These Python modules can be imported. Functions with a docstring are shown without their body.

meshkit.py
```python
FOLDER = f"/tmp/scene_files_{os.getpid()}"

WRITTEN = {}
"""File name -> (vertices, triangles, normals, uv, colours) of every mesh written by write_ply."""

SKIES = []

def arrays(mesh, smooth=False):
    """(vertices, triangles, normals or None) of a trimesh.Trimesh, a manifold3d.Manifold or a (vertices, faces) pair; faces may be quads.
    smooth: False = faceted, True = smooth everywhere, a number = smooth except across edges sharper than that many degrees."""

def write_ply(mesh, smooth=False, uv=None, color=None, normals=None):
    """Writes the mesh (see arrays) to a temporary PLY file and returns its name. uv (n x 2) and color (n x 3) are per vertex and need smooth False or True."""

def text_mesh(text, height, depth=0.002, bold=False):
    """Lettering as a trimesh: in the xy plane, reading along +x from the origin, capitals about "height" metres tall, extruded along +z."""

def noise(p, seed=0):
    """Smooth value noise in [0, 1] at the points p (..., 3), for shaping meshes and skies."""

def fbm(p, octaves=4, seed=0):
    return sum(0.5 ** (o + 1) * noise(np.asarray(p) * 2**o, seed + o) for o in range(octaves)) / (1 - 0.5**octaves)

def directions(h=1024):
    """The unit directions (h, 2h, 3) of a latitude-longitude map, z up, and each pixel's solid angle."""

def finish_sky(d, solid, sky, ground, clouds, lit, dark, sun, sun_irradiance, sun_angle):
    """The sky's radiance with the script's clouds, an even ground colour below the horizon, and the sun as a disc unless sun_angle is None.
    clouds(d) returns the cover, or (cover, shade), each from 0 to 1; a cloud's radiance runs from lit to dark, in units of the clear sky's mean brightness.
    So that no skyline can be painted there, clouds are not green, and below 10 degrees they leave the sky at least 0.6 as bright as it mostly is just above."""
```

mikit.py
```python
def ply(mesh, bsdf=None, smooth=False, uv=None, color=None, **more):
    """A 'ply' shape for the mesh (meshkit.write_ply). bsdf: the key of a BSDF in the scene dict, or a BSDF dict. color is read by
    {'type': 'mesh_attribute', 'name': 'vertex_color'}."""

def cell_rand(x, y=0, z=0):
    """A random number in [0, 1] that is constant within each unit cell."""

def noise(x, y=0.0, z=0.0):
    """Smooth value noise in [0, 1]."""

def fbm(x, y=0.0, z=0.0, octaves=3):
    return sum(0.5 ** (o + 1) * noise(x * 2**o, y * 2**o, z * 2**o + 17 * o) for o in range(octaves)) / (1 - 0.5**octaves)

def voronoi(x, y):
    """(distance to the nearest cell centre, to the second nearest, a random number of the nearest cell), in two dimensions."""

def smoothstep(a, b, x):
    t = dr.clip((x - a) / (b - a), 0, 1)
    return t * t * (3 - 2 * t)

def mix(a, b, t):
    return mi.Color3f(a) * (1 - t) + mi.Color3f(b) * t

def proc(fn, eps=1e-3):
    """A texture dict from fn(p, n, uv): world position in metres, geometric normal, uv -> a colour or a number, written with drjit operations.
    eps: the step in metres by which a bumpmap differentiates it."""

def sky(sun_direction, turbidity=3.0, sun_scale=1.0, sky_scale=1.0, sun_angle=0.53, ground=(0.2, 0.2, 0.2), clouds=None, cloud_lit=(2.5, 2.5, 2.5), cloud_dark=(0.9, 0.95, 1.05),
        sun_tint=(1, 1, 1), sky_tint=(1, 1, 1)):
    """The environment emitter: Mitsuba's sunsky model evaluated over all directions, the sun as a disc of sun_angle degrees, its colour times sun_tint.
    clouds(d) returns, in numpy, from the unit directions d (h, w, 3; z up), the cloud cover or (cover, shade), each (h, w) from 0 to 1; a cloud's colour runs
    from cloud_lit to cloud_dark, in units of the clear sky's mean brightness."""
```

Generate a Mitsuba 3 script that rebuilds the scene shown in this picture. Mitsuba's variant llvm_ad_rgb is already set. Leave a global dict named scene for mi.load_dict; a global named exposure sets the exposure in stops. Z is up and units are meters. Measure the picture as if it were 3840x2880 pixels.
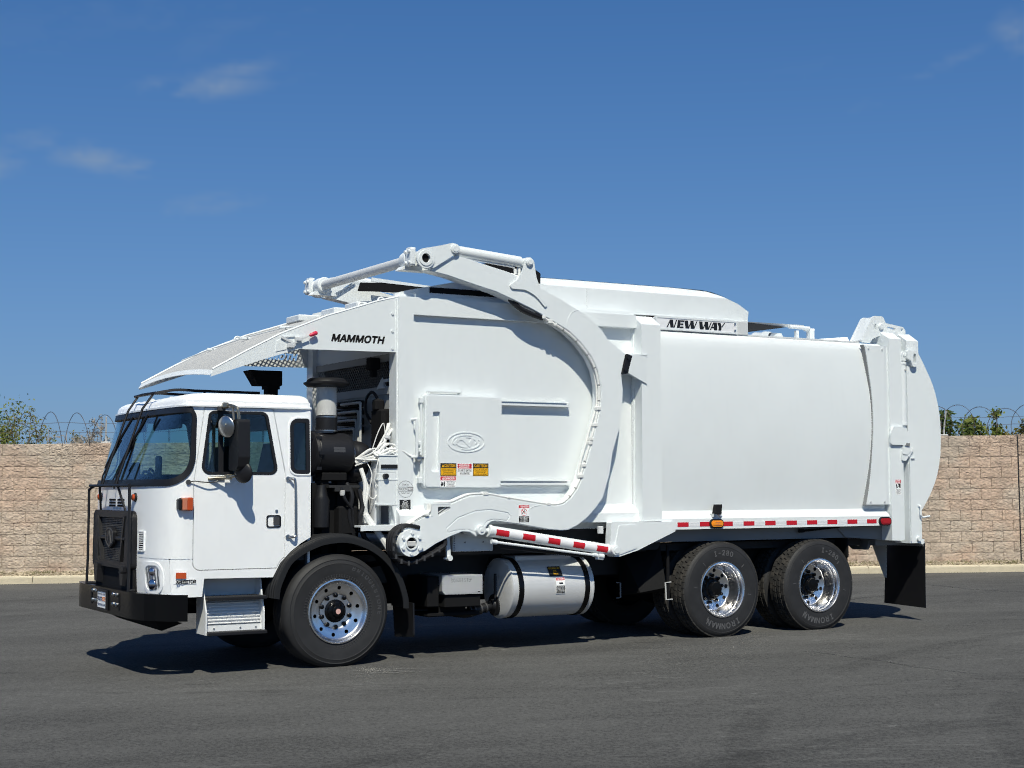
import math, random
import numpy as np, trimesh, shapely
from shapely.geometry import Polygon, LineString, Point, box as sbox
from shapely import affinity
import manifold3d as m3
import drjit as dr
import mitsuba as mi
import mikit, meshkit

scene, labels = {}, {}
T4 = mi.ScalarTransform4f

# ---------------------------------------------------------------- camera, sky, exposure
CAM_P = np.array([-5.8677, -14.4768, 1.7280])
CAM_F = np.array([0.505329, 0.860633, 0.062873])
CAM_U = np.array([-0.022049, -0.059958, 0.997957])
scene['camera'] = {'type': 'perspective', 'fov': math.degrees(2 * math.atan(1920 / 5719.36)), 'fov_axis': 'x',
                   'near_clip': 0.05, 'far_clip': 3000.0,
                   'to_world': T4().look_at(origin=CAM_P.tolist(), target=(CAM_P + CAM_F).tolist(), up=CAM_U.tolist())}
SUN_AZ, SUN_EL = math.radians(25.0), math.radians(51.0)      # azimuth measured from -y towards -x
SUN = (-math.sin(SUN_AZ) * math.cos(SUN_EL), -math.cos(SUN_AZ) * math.cos(SUN_EL), math.sin(SUN_EL))


def wisps(d):
    az = np.arctan2(d[..., 0], d[..., 1]) - 0.5312           # 0 along the view, positive to the right
    el = np.arcsin(np.clip(d[..., 2], -1, 1))
    p = np.stack([az * 14 + el * 9, el * 60 - az * 14, az * 0 + 3.0], -1)
    q = np.stack([az * 60 + el * 20, el * 230 - az * 60, az * 0 + 7.0], -1)
    n = 0.6 * meshkit.fbm(p, 5, seed=4) + 0.4 * meshkit.fbm(q, 4, seed=9)
    mask = 0.16 * np.clip((meshkit.fbm(np.stack([az * 3.1, el * 9.0, az * 0 + 1.5], -1), 3, seed=21) - 0.40) / 0.25, 0, 1)
    for a0, e0, sa, se, tilt, k in ((-0.205, 0.252, 0.040, 0.0075, 0.10, 1.0), (-0.185, 0.262, 0.03, 0.006, 0.2, 0.7), (-0.27, 0.206, 0.055, 0.010, -0.22, 0.9), (-0.34, 0.196, 0.03, 0.012, 0.25, 0.8),
                                    (-0.20, 0.178, 0.05, 0.010, 0.15, 0.5), (-0.17, 0.125, 0.10, 0.006, -0.08, 0.5), (0.27, 0.25, 0.05, 0.007, 0.35, 0.55), (0.325, 0.27, 0.012, 0.016, 0.4, 0.8), (0.33, 0.10, 0.03, 0.004, 0.05, 0.6)):
        u, v = az - a0, el - e0
        u, v = u * np.cos(tilt) + v * np.sin(tilt), v * np.cos(tilt) - u * np.sin(tilt)
        mask = np.maximum(mask, k * np.exp(-(u / sa) ** 2 - (v / se) ** 2))
    c = 0.55 * mask * np.clip((n - 0.30) / 0.36, 0, 1)
    return np.maximum(c, 0.62 * np.exp(-np.clip(el, 0, 2) / 0.11))


scene['sky'] = mikit.sky(SUN, turbidity=2.3, sky_tint=(0.37, 0.67, 0.97), sun_tint=(0.86, 1.0, 1.13), sun_scale=1.30, sky_scale=1.0, ground=(0.1, 0.1, 0.1), clouds=wisps,
                         cloud_lit=(1.75, 2.2, 2.7), cloud_dark=(1.0, 1.05, 1.15))
exposure = 1.42

# ---------------------------------------------------------------- materials
noise, fbm, mix, sst = mikit.noise, mikit.fbm, mikit.mix, mikit.smoothstep


def rgb(*c):
    return {'type': 'rgb', 'value': list(c)}


def two(b):
    return {'type': 'twosided', 'bsdf': b}


def princ(col, rough=0.5, metal=0.0, **k):
    return two({'type': 'principled', 'base_color': col if isinstance(col, dict) else rgb(*col), 'roughness': rough, 'metallic': metal, **k})


def paint(base, dirt=0.04, low=0.0):
    def fn(p, n, uv):
        a = fbm(p.x * 1.7 + 3, p.y * 1.7, p.z * 1.1, 3)
        b = noise(p.x * 23, p.y * 23, p.z * 4)
        k = 1 - dirt * sst(0.45, 0.75, a) - 0.5 * dirt * sst(0.55, 0.9, b)
        return mi.Color3f(base) * k
    return mikit.proc(fn)


scene['body_white'] = princ(paint((0.705, 0.735, 0.745), 0.02), 0.36, specular=0.4)
scene['cab_white'] = princ(paint((0.81, 0.82, 0.83), 0.025), 0.22, clearcoat=0.6, clearcoat_gloss=0.95)
scene['aluminium_step'] = princ(paint((0.72, 0.73, 0.74), 0.06), 0.5, specular=0.3)
scene['black_plastic'] = princ((0.011, 0.011, 0.013), 0.45, specular=0.35)
scene['black_gloss'] = princ((0.003, 0.003, 0.0035), 0.2, specular=0.22, clearcoat=0.12)
scene['black_matte'] = princ((0.007, 0.007, 0.008), 0.8, specular=0.2)
scene['liner'] = princ((0.035, 0.038, 0.045), 0.8)


def rubber_fn(p, n, uv):
    a = fbm(p.x * 9, p.y * 9, p.z * 9, 3)
    return mi.Color3f(0.021, 0.021, 0.0225) * (0.8 + 0.5 * a)


scene['tyre_rubber'] = princ(mikit.proc(rubber_fn), 0.62, specular=0.35)


def tread_fn(p, n, uv):
    a = fbm(p.x * 14, p.y * 14, p.z * 14, 3)
    return mix((0.032, 0.031, 0.030), (0.075, 0.068, 0.060), sst(0.4, 0.75, a) * 0.6)


scene['tread_rubber'] = princ(mikit.proc(tread_fn), 0.85, specular=0.2)
scene['fender_rubber'] = princ((0.014, 0.0145, 0.016), 0.55, specular=0.25)
scene['tyre_letter'] = princ((0.085, 0.085, 0.09), 0.7)
scene['polished_aluminium'] = two({'type': 'roughconductor', 'material': 'Al', 'distribution': 'ggx', 'alpha': 0.075})
scene['steel'] = princ((0.5, 0.5, 0.5), 0.3, 1.0)
scene['brassy_steel'] = princ((0.42, 0.38, 0.30), 0.38, 1.0)


def tank_fn(p, n, uv):
    a = fbm(p.x * 2.5, p.y * 5, p.z * 5, 4)
    b = noise(p.x * 3, p.y * 60, p.z * 60)
    return mi.Color3f(0.70, 0.70, 0.70) * (0.86 + 0.16 * a + 0.05 * b)


scene['brushed_aluminium'] = princ(mikit.proc(tank_fn), 0.48, 0.35)


def diamond_fn(p, n, uv):
    u, v = (p.x + p.z) * 26, (p.x - p.z) * 26
    fu, fv = u - dr.floor(u), v - dr.floor(v)
    even = dr.select((mi.Int32(dr.floor(u)) + mi.Int32(dr.floor(v))) % 2 == 0, fu - 0.5, fv - 0.5)
    other = dr.select((mi.Int32(dr.floor(u)) + mi.Int32(dr.floor(v))) % 2 == 0, fv - 0.5, fu - 0.5)
    return 0.003 * sst(0.2, 0.1, dr.abs(even)) * sst(0.46, 0.40, dr.abs(other))


scene['tread_plate'] = two({'type': 'bumpmap', 'arbitrary': mikit.proc(diamond_fn, 2e-3), 'bsdf': {'type': 'principled', 'base_color': rgb(0.62, 0.62, 0.62), 'roughness': 0.35, 'metallic': 0.6}})
scene['grey_frame'] = princ((0.20, 0.205, 0.21), 0.5)
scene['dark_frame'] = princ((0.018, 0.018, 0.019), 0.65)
scene['canopy_grey'] = princ(paint((0.36, 0.36, 0.355), 0.05), 0.6, specular=0.3)
scene['shaded_grey'] = princ(paint((0.30, 0.31, 0.32), 0.08), 0.55)  # hopper front wall colour, darkened to carry the shade under the canopy
scene['screen_grey'] = princ((0.10, 0.10, 0.10), 0.6)
scene['light_grey'] = princ((0.55, 0.56, 0.57), 0.5)
scene['pipe_grey'] = princ((0.50, 0.50, 0.49), 0.45)
scene['hose_white'] = princ((0.72, 0.72, 0.70), 0.5)
scene['red_tape'] = princ((0.50, 0.012, 0.022), 0.4)
scene['silver_tape'] = princ((0.74, 0.74, 0.76), 0.35)
scene['red_lens'] = princ((0.36, 0.008, 0.014), 0.15, clearcoat=1.0)
scene['amber_lens'] = princ((0.42, 0.055, 0.004), 0.2, clearcoat=1.0)
scene['amber_bright'] = princ((0.80, 0.26, 0.01), 0.2, clearcoat=1.0)
scene['lens_base'] = princ((0.48, 0.17, 0.10), 0.35)
scene['decal_yellow'] = princ((0.78, 0.40, 0.006), 0.45)
scene['decal_red'] = princ((0.55, 0.02, 0.035), 0.45)
scene['decal_white'] = princ((0.84, 0.84, 0.84), 0.45)
scene['decal_black'] = princ((0.012, 0.012, 0.012), 0.45)
scene['decal_navy'] = princ((0.03, 0.05, 0.12), 0.45)
scene['decal_orange'] = princ((0.60, 0.20, 0.05), 0.45)
scene['logo_black'] = princ((0.008, 0.008, 0.009), 0.5)
scene['grip_red'] = princ((0.55, 0.02, 0.06), 0.35)
scene['emblem_grey'] = princ((0.05, 0.05, 0.053), 0.45)
scene['hub_cap_red'] = princ((0.60, 0.36, 0.32), 0.4)
scene['blue_cap'] = princ((0.03, 0.10, 0.45), 0.4)
scene['window_glass'] = {'type': 'thindielectric', 'int_ior': 1.5, 'specular_transmittance': rgb(0.50, 0.68, 0.69)}
scene['clear_glass'] = {'type': 'thindielectric', 'int_ior': 1.5}
scene['mirror_glass'] = {'type': 'twosided', 'bsdf': {'type': 'roughconductor', 'material': 'Ag', 'alpha': 0.02}}
scene['chrome'] = {'type': 'twosided', 'bsdf': {'type': 'roughconductor', 'material': 'Cr', 'alpha': 0.06}}


def along(p):                                    # coordinates along and across the boundary wall
    return p.x * 0.906 - (p.y - 13.36) * 0.4234, p.x * 0.4234 + (p.y - 13.36) * 0.906


def asphalt_fn(p, n, uv):
    t, w = along(p)
    big = fbm(t * 0.22, w * 0.5, 1.0, 4)
    streak = fbm(t * 0.7 + 5, w * 3.2, 2.0, 4)
    sweep = fbm(p.x * 0.6 + 0.5 * p.y, p.y * 2.1 - 0.4 * p.x, 4.0, 4)
    grit = noise(p.x * 55, p.y * 55, 0.3)
    fine = noise(p.x * 160, p.y * 160, 0.7)
    v = 0.061 + 0.022 * (big - 0.5) + 0.020 * (streak - 0.5) + 0.022 * (sweep - 0.5) + 0.040 * (grit - 0.5) + 0.036 * (fine - 0.5)
    for cx, cy, r0, wd in ((2.0, -16.0, 9.2, 0.20), (2.0, -16.0, 10.9, 0.20), (9.0, -14.0, 9.6, 0.16), (9.0, -14.0, 11.3, 0.16), (-9.0, -18.0, 12.2, 0.2), (-9.0, -18.0, 13.9, 0.2)):
        rr = dr.sqrt(dr.square(p.x - cx) + dr.square(p.y - cy))
        lane = sst(wd, wd * 0.55, dr.abs(rr - r0)) * sst(0.40, 0.62, noise(p.x * 0.45 + cx, p.y * 0.45, 7.0))
        cleat = 0.55 + 0.45 * sst(0.35, 0.6, noise(p.x * 17, p.y * 17, 1.0))
        v = v * (1 - 0.20 * lane * cleat)
    spots = sst(0.74, 0.86, noise(t * 6, w * 22, 5.0)) * sst(0.55, 0.75, noise(t * 0.9, w * 1.7, 9.0))
    dark = sst(0.70, 0.85, fbm(t * 1.6 + 9, w * 5.5, 6.0, 3)) * sst(0.45, 0.7, noise(t * 0.35, w * 0.6, 3.0))
    pale = sst(0.66, 0.9, noise(p.x * 34 + 7, p.y * 34, 8.0)) * sst(0.6, 0.85, noise(p.x * 5, p.y * 5, 2.5))
    v = v * (1 - 0.26 * dark) + 0.016 * spots + 0.030 * pale
    edge = sst(2.2, 0.2, -w)                      # dust gathered along the kerb
    c = mi.Color3f(v, v * 0.99, v * 0.965)
    return c + mi.Color3f(0.012, 0.010, 0.007) * edge * (0.6 + 0.8 * streak)


def asphalt_bump(p, n, uv):
    return 0.004 * noise(p.x * 60, p.y * 60, 0.0) + 0.003 * noise(p.x * 140, p.y * 140, 0.0)


scene['asphalt_surface'] = two({'type': 'bumpmap', 'arbitrary': mikit.proc(asphalt_bump, 4e-3), 'scale': 0.6,
                                'bsdf': {'type': 'principled', 'base_color': mikit.proc(asphalt_fn), 'roughness': 0.85, 'specular': 0.25}})
scene['crack_tar'] = princ((0.016, 0.016, 0.017), 0.8)
scene['chalk'] = princ((0.13, 0.128, 0.125), 0.9)


def block_col(base):
    def fn(p, n, uv):
        t, w = along(p)
        a = fbm(t * 9, p.z * 13, w * 9, 4)
        b = noise(t * 60, p.z * 60, w * 60)
        c = fbm(t * 1.3, p.z * 1.7, 3.0, 3)
        top = sst(2.0, 2.5, p.z) * sst(0.42, 0.7, fbm(t * 2.4, p.z * 5, 1.0, 3))
        stain = sst(0.5, 0.75, fbm(t * 3.1, p.z * 1.2, 8.0, 3))
        col = mix(base, (base[0] * 1.04, base[1] * 0.94, base[2] * 0.90), sst(0.42, 0.7, c))
        d = sst(0.32, 0.68, fbm(t * 30, p.z * 44, w * 20, 3))
        return col * (0.76 + 0.22 * a + 0.26 * d + 0.16 * (b - 0.5)) * (1 - 0.30 * top) * (1 - 0.10 * stain)
    return mikit.proc(fn)


def block_bump(p, n, uv):
    t, w = along(p)
    return 0.034 * fbm(t * 26, p.z * 38, 0.0, 4) + 0.005 * noise(t * 90, p.z * 110, 0.0)


for i, base in enumerate([(0.50, 0.412, 0.33), (0.488, 0.405, 0.326), (0.508, 0.416, 0.332), (0.472, 0.392, 0.316)]):
    scene[f'split_block_{i}'] = two({'type': 'bumpmap', 'arbitrary': mikit.proc(block_bump, 4e-3), 'scale': 1.0,
                                     'bsdf': {'type': 'principled', 'base_color': block_col(base), 'roughness': 0.9, 'specular': 0.2}})
scene['mortar'] = princ((0.36, 0.29, 0.225), 0.95)


def conc_fn(p, n, uv):
    a = fbm(p.x * 3, p.y * 3, p.z * 8, 4)
    b = noise(p.x * 45, p.y * 45, p.z * 45)
    return mix((0.46, 0.40, 0.29), (0.56, 0.49, 0.36), a) * (0.92 + 0.16 * b)


scene['kerb_concrete'] = princ(mikit.proc(conc_fn), 0.9)


def gravel_fn(p, n, uv):
    a = mikit.cell_rand(p.x * 30, p.y * 30, p.z * 30)
    return mix((0.16, 0.13, 0.09), (0.42, 0.35, 0.25), a)


scene['gravel_dirt'] = princ(mikit.proc(gravel_fn), 0.95)


def bark_fn(p, n, uv):
    return mix((0.12, 0.095, 0.07), (0.30, 0.25, 0.20), fbm(p.x * 14, p.y * 14, p.z * 5, 3))


scene['bark'] = princ(mikit.proc(bark_fn), 0.95)
scene['bare_twig'] = princ((0.34, 0.29, 0.24), 0.95)
scene['rusty_wire'] = princ((0.10, 0.075, 0.06), 0.6, 0.3)


def leaf(a, b, s):
    def fn(p, n, uv):
        return mix(a, b, mikit.cell_rand(p.x * s, p.y * s, p.z * s))
    return {'type': 'principledthin', 'base_color': mikit.proc(fn), 'roughness': 0.6, 'diff_trans': 0.7, 'spec_trans': 0.0}


scene['leaf_fresh'] = leaf((0.13, 0.17, 0.035), (0.30, 0.33, 0.10), 9)
scene['leaf_dark'] = leaf((0.06, 0.10, 0.03), (0.16, 0.20, 0.06), 9)
scene['leaf_olive'] = leaf((0.15, 0.14, 0.04), (0.27, 0.23, 0.08), 9)
scene['blossom'] = leaf((0.30, 0.28, 0.24), (0.48, 0.45, 0.40), 9)

# ---------------------------------------------------------------- mesh helpers
AL = 0.0105437                                    # the truck stands nose up by this angle on the level ground
WM = np.array([[math.cos(AL), 0, math.sin(AL)], [0, 1, 0], [-math.sin(AL), 0, math.cos(AL)]])
USED = {}


def nk(key):
    k = USED.get(key, -1) + 1
    USED[key] = k
    return key if k == 0 else f'{key}_{k:03d}'


def tm(m):
    if isinstance(m, trimesh.Trimesh):
        return m
    x = m.to_mesh()
    return trimesh.Trimesh(np.asarray(x.vert_properties)[:, :3].astype(float), np.asarray(x.tri_verts).astype(int), process=False)


def cat(*ms):
    ms = [tm(m) for m in (ms[0] if len(ms) == 1 and isinstance(ms[0], (list, tuple)) else ms)]
    return trimesh.util.concatenate(ms)


def put(key, mesh, mat, smooth=False, color=None, label=None, kind=None, **more):
    scene[key] = mikit.ply(tm(mesh), mat, smooth=smooth, **more)
    if label or kind:
        labels[key] = {**({'label': label} if label else {}), **({'kind': kind} if kind else {})}
    return key


TK = 'garbage_truck'


def part(name, mesh, mat, smooth=False, label=None, kind=None, parent=TK):
    """A part of the truck (built level, then tipped nose up with it). name may be 'wheel_003__tyre'."""
    m = tm(mesh).copy()
    m.vertices = m.vertices @ WM.T
    key = parent + '__' + name
    key = nk(key)
    return put(key, m, mat, smooth, label=label, kind=kind)


def parts(name, meshes, mat, smooth=False, **k):
    for m in meshes:
        part(name, m, mat, smooth, **k)


def mir(m):
    m = tm(m).copy()
    m.vertices[:, 1] *= -1
    m.faces = m.faces[:, ::-1]
    return m


def mv(m, dx=0, dy=0, dz=0):
    m = tm(m).copy()
    m.vertices += [dx, dy, dz]
    return m


def box(x0, x1, y0, y1, z0, z1, b=0.0):
    if b <= 0:
        return m3.Manifold.cube((x1 - x0, y1 - y0, z1 - z0)).translate((x0, y0, z0))
    pts = []
    for sx in (0, 1):
        for sy in (0, 1):
            for sz in (0, 1):
                c = np.array([(x0, x1)[sx], (y0, y1)[sy], (z0, z1)[sz]])
                s = np.array([1 - 2 * sx, 1 - 2 * sy, 1 - 2 * sz]) * b
                for k in range(3):
                    o = s.copy()
                    o[k] = 0
                    pts.append(c + o)
    return m3.Manifold.hull_points(np.array(pts, np.float32))


def hull(pts):
    return m3.Manifold.hull_points(np.array(pts, np.float32))


def cs(pts, holes=()):
    return m3.CrossSection([np.array(pts, np.float32)] + [np.array(h, np.float32) for h in holes], m3.FillRule.EvenOdd)


def cs_shapely(g):
    out = []
    for p in getattr(g, 'geoms', [g]):
        if p.geom_type == 'Polygon' and p.area > 1e-9:
            out.append(np.array(p.exterior.coords)[:-1])
            out += [np.array(i.coords)[:-1] for i in p.interiors]
    return m3.CrossSection([np.array(o, np.float32) for o in out], m3.FillRule.EvenOdd)


def prism_y(pts, y0, y1, holes=()):
    """Polygon in (x, z) extruded from y0 to y1 (y0 < y1)."""
    c = cs_shapely(pts) if hasattr(pts, 'geom_type') else cs(pts, holes)
    return c.extrude(y1 - y0).transform(np.array([[1, 0, 0, 0], [0, 0, -1, y1], [0, 1, 0, 0]], np.float32))


def prism_x(pts, x0, x1, holes=()):
    """Polygon in (y, z) extruded from x0 to x1."""
    c = cs_shapely(pts) if hasattr(pts, 'geom_type') else cs(pts, holes)
    return c.extrude(x1 - x0).transform(np.array([[0, 0, 1, x0], [1, 0, 0, 0], [0, 1, 0, 0]], np.float32))


def prism_z(pts, z0, z1, holes=()):
    c = cs_shapely(pts) if hasattr(pts, 'geom_type') else cs(pts, holes)
    return c.extrude(z1 - z0).translate((0, 0, z0))


def frame_of(d):
    d = np.asarray(d, float) / np.linalg.norm(d)
    a = np.cross(d, [0, 0, 1.0] if abs(d[2]) < 0.9 else [1.0, 0, 0])
    a /= np.linalg.norm(a)
    return a, np.cross(d, a), d


def lathe(prof, p0, axis, n=32, close=True):
    """prof: (r, h) pairs along the axis from p0; outside is on the left hand of increasing h when r grows outwards."""
    a, b, d = frame_of(axis)
    ang = np.arange(n) * 2 * np.pi / n
    ring = np.cos(ang)[:, None] * a + np.sin(ang)[:, None] * b
    V = np.vstack([np.asarray(p0) + r * ring + h * d for r, h in prof])
    F = []
    i = np.arange(n)
    j = (i + 1) % n
    for k in range(len(prof) - 1):
        A, B = k * n, (k + 1) * n
        F += [np.stack([A + i, A + j, B + j], 1), np.stack([A + i, B + j, B + i], 1)]
    F = np.vstack(F)
    if close:
        c = len(V)
        V = np.vstack([V, np.asarray(p0) + prof[0][1] * d, np.asarray(p0) + prof[-1][1] * d])
        e = (len(prof) - 1) * n
        F = np.vstack([F, np.stack([i * 0 + c, j, i], 1), np.stack([i * 0 + c + 1, e + i, e + j], 1)])
    return trimesh.Trimesh(V, F, process=False)


def cyl(p0, p1, r, n=20, r2=None, b=0.0):
    p0, p1 = np.asarray(p0, float), np.asarray(p1, float)
    L = np.linalg.norm(p1 - p0)
    r2 = r if r2 is None else r2
    prof = [(r, 0), (r2, L)] if b <= 0 else [(r - b, 0), (r, b), (r2, L - b), (r2 - b, L)]
    return lathe(prof, p0, p1 - p0, n)


def crom(pts, k=8, closed=False):
    P = np.asarray(pts, float)
    if closed:
        P = np.vstack([P[-1], P, P[:2]])
    else:
        P = np.vstack([2 * P[0] - P[1], P, 2 * P[-1] - P[-2]])
    out = []
    for i in range(1, len(P) - 2):
        a, b, c, d = P[i - 1:i + 3]
        for t in np.arange(k) / k:
            out.append(0.5 * (2 * b + (c - a) * t + (2 * a - 5 * b + 4 * c - d) * t**2 + (3 * b - a - 3 * c + d) * t**3))
    if not closed:
        out.append(P[-2])
    return np.array(out)


def tube(path, r, n=8, closed=False):
    P = np.asarray(path, float)
    N = len(P)
    R = np.broadcast_to(np.asarray(r, float), (N,))
    t = np.gradient(P, axis=0) if not closed else np.roll(P, -1, 0) - np.roll(P, 1, 0)
    t /= np.linalg.norm(t, axis=1, keepdims=True) + 1e-12
    a = frame_of(t[0])[0]
    V = []
    ang = np.arange(n) * 2 * np.pi / n
    for k in range(N):
        a = a - t[k] * (a @ t[k])
        a /= np.linalg.norm(a) + 1e-12
        b = np.cross(t[k], a)
        V.append(P[k] + R[k] * (np.cos(ang)[:, None] * a + np.sin(ang)[:, None] * b))
    V = np.vstack(V)
    i = np.arange(n)
    j = (i + 1) % n
    F = []
    for k in range(N if closed else N - 1):
        A, B = k * n, ((k + 1) % N) * n
        F += [np.stack([A + i, A + j, B + j], 1), np.stack([A + i, B + j, B + i], 1)]
    if not closed:
        c = len(V)
        V = np.vstack([V, P[0], P[-1]])
        F += [np.stack([i * 0 + c, j, i], 1), np.stack([i * 0 + c + 1, (N - 1) * n + i, (N - 1) * n + j], 1)]
    return trimesh.Trimesh(V, np.vstack(F), process=False)


def bar(p0, p1, w, h):
    """A square bar from p0 to p1."""
    a, b, d = frame_of(np.asarray(p1, float) - np.asarray(p0, float))
    pts = [np.asarray(q) + sa * w / 2 * a + sb * h / 2 * b for q in (p0, p1) for sa in (-1, 1) for sb in (-1, 1)]
    return hull(pts)


def rpoly(pts, radii, n=6):
    """Polygon with rounded corners as a shapely polygon."""
    P = np.asarray(pts, float)
    if np.isscalar(radii):
        radii = [radii] * len(P)
    out = []
    for i in range(len(P)):
        p, a, b, r = P[i], P[i - 1], P[(i + 1) % len(P)], radii[i]
        if r <= 0:
            out.append(p)
            continue
        u, v = (a - p) / np.linalg.norm(a - p), (b - p) / np.linalg.norm(b - p)
        half = math.acos(np.clip(u @ v, -1, 1)) / 2
        d = min(r / math.tan(half), 0.48 * np.linalg.norm(a - p), 0.48 * np.linalg.norm(b - p))
        rr = d * math.tan(half)
        c = p + (u + v) / np.linalg.norm(u + v) * rr / math.sin(half)
        s0, s1 = p + u * d - c, p + v * d - c
        t0 = math.atan2(s0[1], s0[0])
        dt = (math.atan2(s1[1], s1[0]) - t0 + math.pi) % (2 * math.pi) - math.pi
        out += [c + rr * np.array([math.cos(t0 + dt * k / n), math.sin(t0 + dt * k / n)]) for k in range(n + 1)]
    return Polygon(np.array(out))


def text_on(text, x, z, y, h, face='-y', width=None, bold=False, depth=0.0015, shear=0.0, rot=0.0):
    """Lettering standing on a face that looks towards -y (x to the right) or -x; its lower left corner at (x, z)."""
    m = meshkit.text_mesh(text, h, depth, bold)
    v = m.vertices.copy()
    v[:, 0] -= v[:, 0].min()
    if width:
        v[:, 0] *= width / v[:, 0].max()
    v[:, 0] += shear * v[:, 1]
    c, s = math.cos(rot), math.sin(rot)
    v[:, 0], v[:, 1] = c * v[:, 0] - s * v[:, 1], s * v[:, 0] + c * v[:, 1]
    o = np.stack([x + v[:, 0], y - v[:, 2], z + v[:, 1]], 1)
    return trimesh.Trimesh(o, m.faces, process=False)


# ---------------------------------------------------------------- ground, kerb, wall, plants behind it
D_T, D_W, O_W = np.array([0.906, -0.4234]), np.array([0.4234, 0.906]), np.array([0.0, 13.36])


def wp(t, w, z):
    """World point from the distance t along the wall, w behind the kerb face, and height."""
    q = O_W + np.multiply.outer(np.asarray(t, float), D_T) + np.multiply.outer(np.asarray(w, float), D_W)
    return np.concatenate([q, np.broadcast_to(np.asarray(z, float)[..., None], q.shape[:-1] + (1,))], -1)


def ssn(a, b, x):
    t = np.clip((x - a) / (b - a), 0, 1)
    return t * t * (3 - 2 * t)


def drop(t, w):
    """The yard falls a little towards the right end of the wall."""
    return -0.0055 * np.clip(np.asarray(t) - 1.5, 0, 24) * ssn(-7.5, -0.5, np.asarray(w))


def build_ground():
    ts = np.concatenate([[-400, -150, -60, -30], np.arange(-20, 40, 0.5), [45, 60, 90, 200, 450]])
    ws = np.concatenate([[-450, -200, -90, -50], np.arange(-36, 0.01, 0.5), [0.02, 3, 20, 60, 200, 500]])
    tt, ww = np.meshgrid(ts, ws, indexing='ij')
    V = wp(tt, ww, drop(tt, ww)).reshape(-1, 3)
    n = len(ws)
    i, j = np.meshgrid(np.arange(len(ts) - 1), np.arange(n - 1), indexing='ij')
    a = (i * n + j).ravel()
    F = np.vstack([np.stack([a, a + n, a + n + 1], 1), np.stack([a, a + n + 1, a + 1], 1)])
    put('ground', trimesh.Trimesh(V, F, process=False), 'asphalt_surface', smooth=True, label='dark grey asphalt yard with faint sweeps and cracks', kind='structure')


build_ground()


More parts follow.
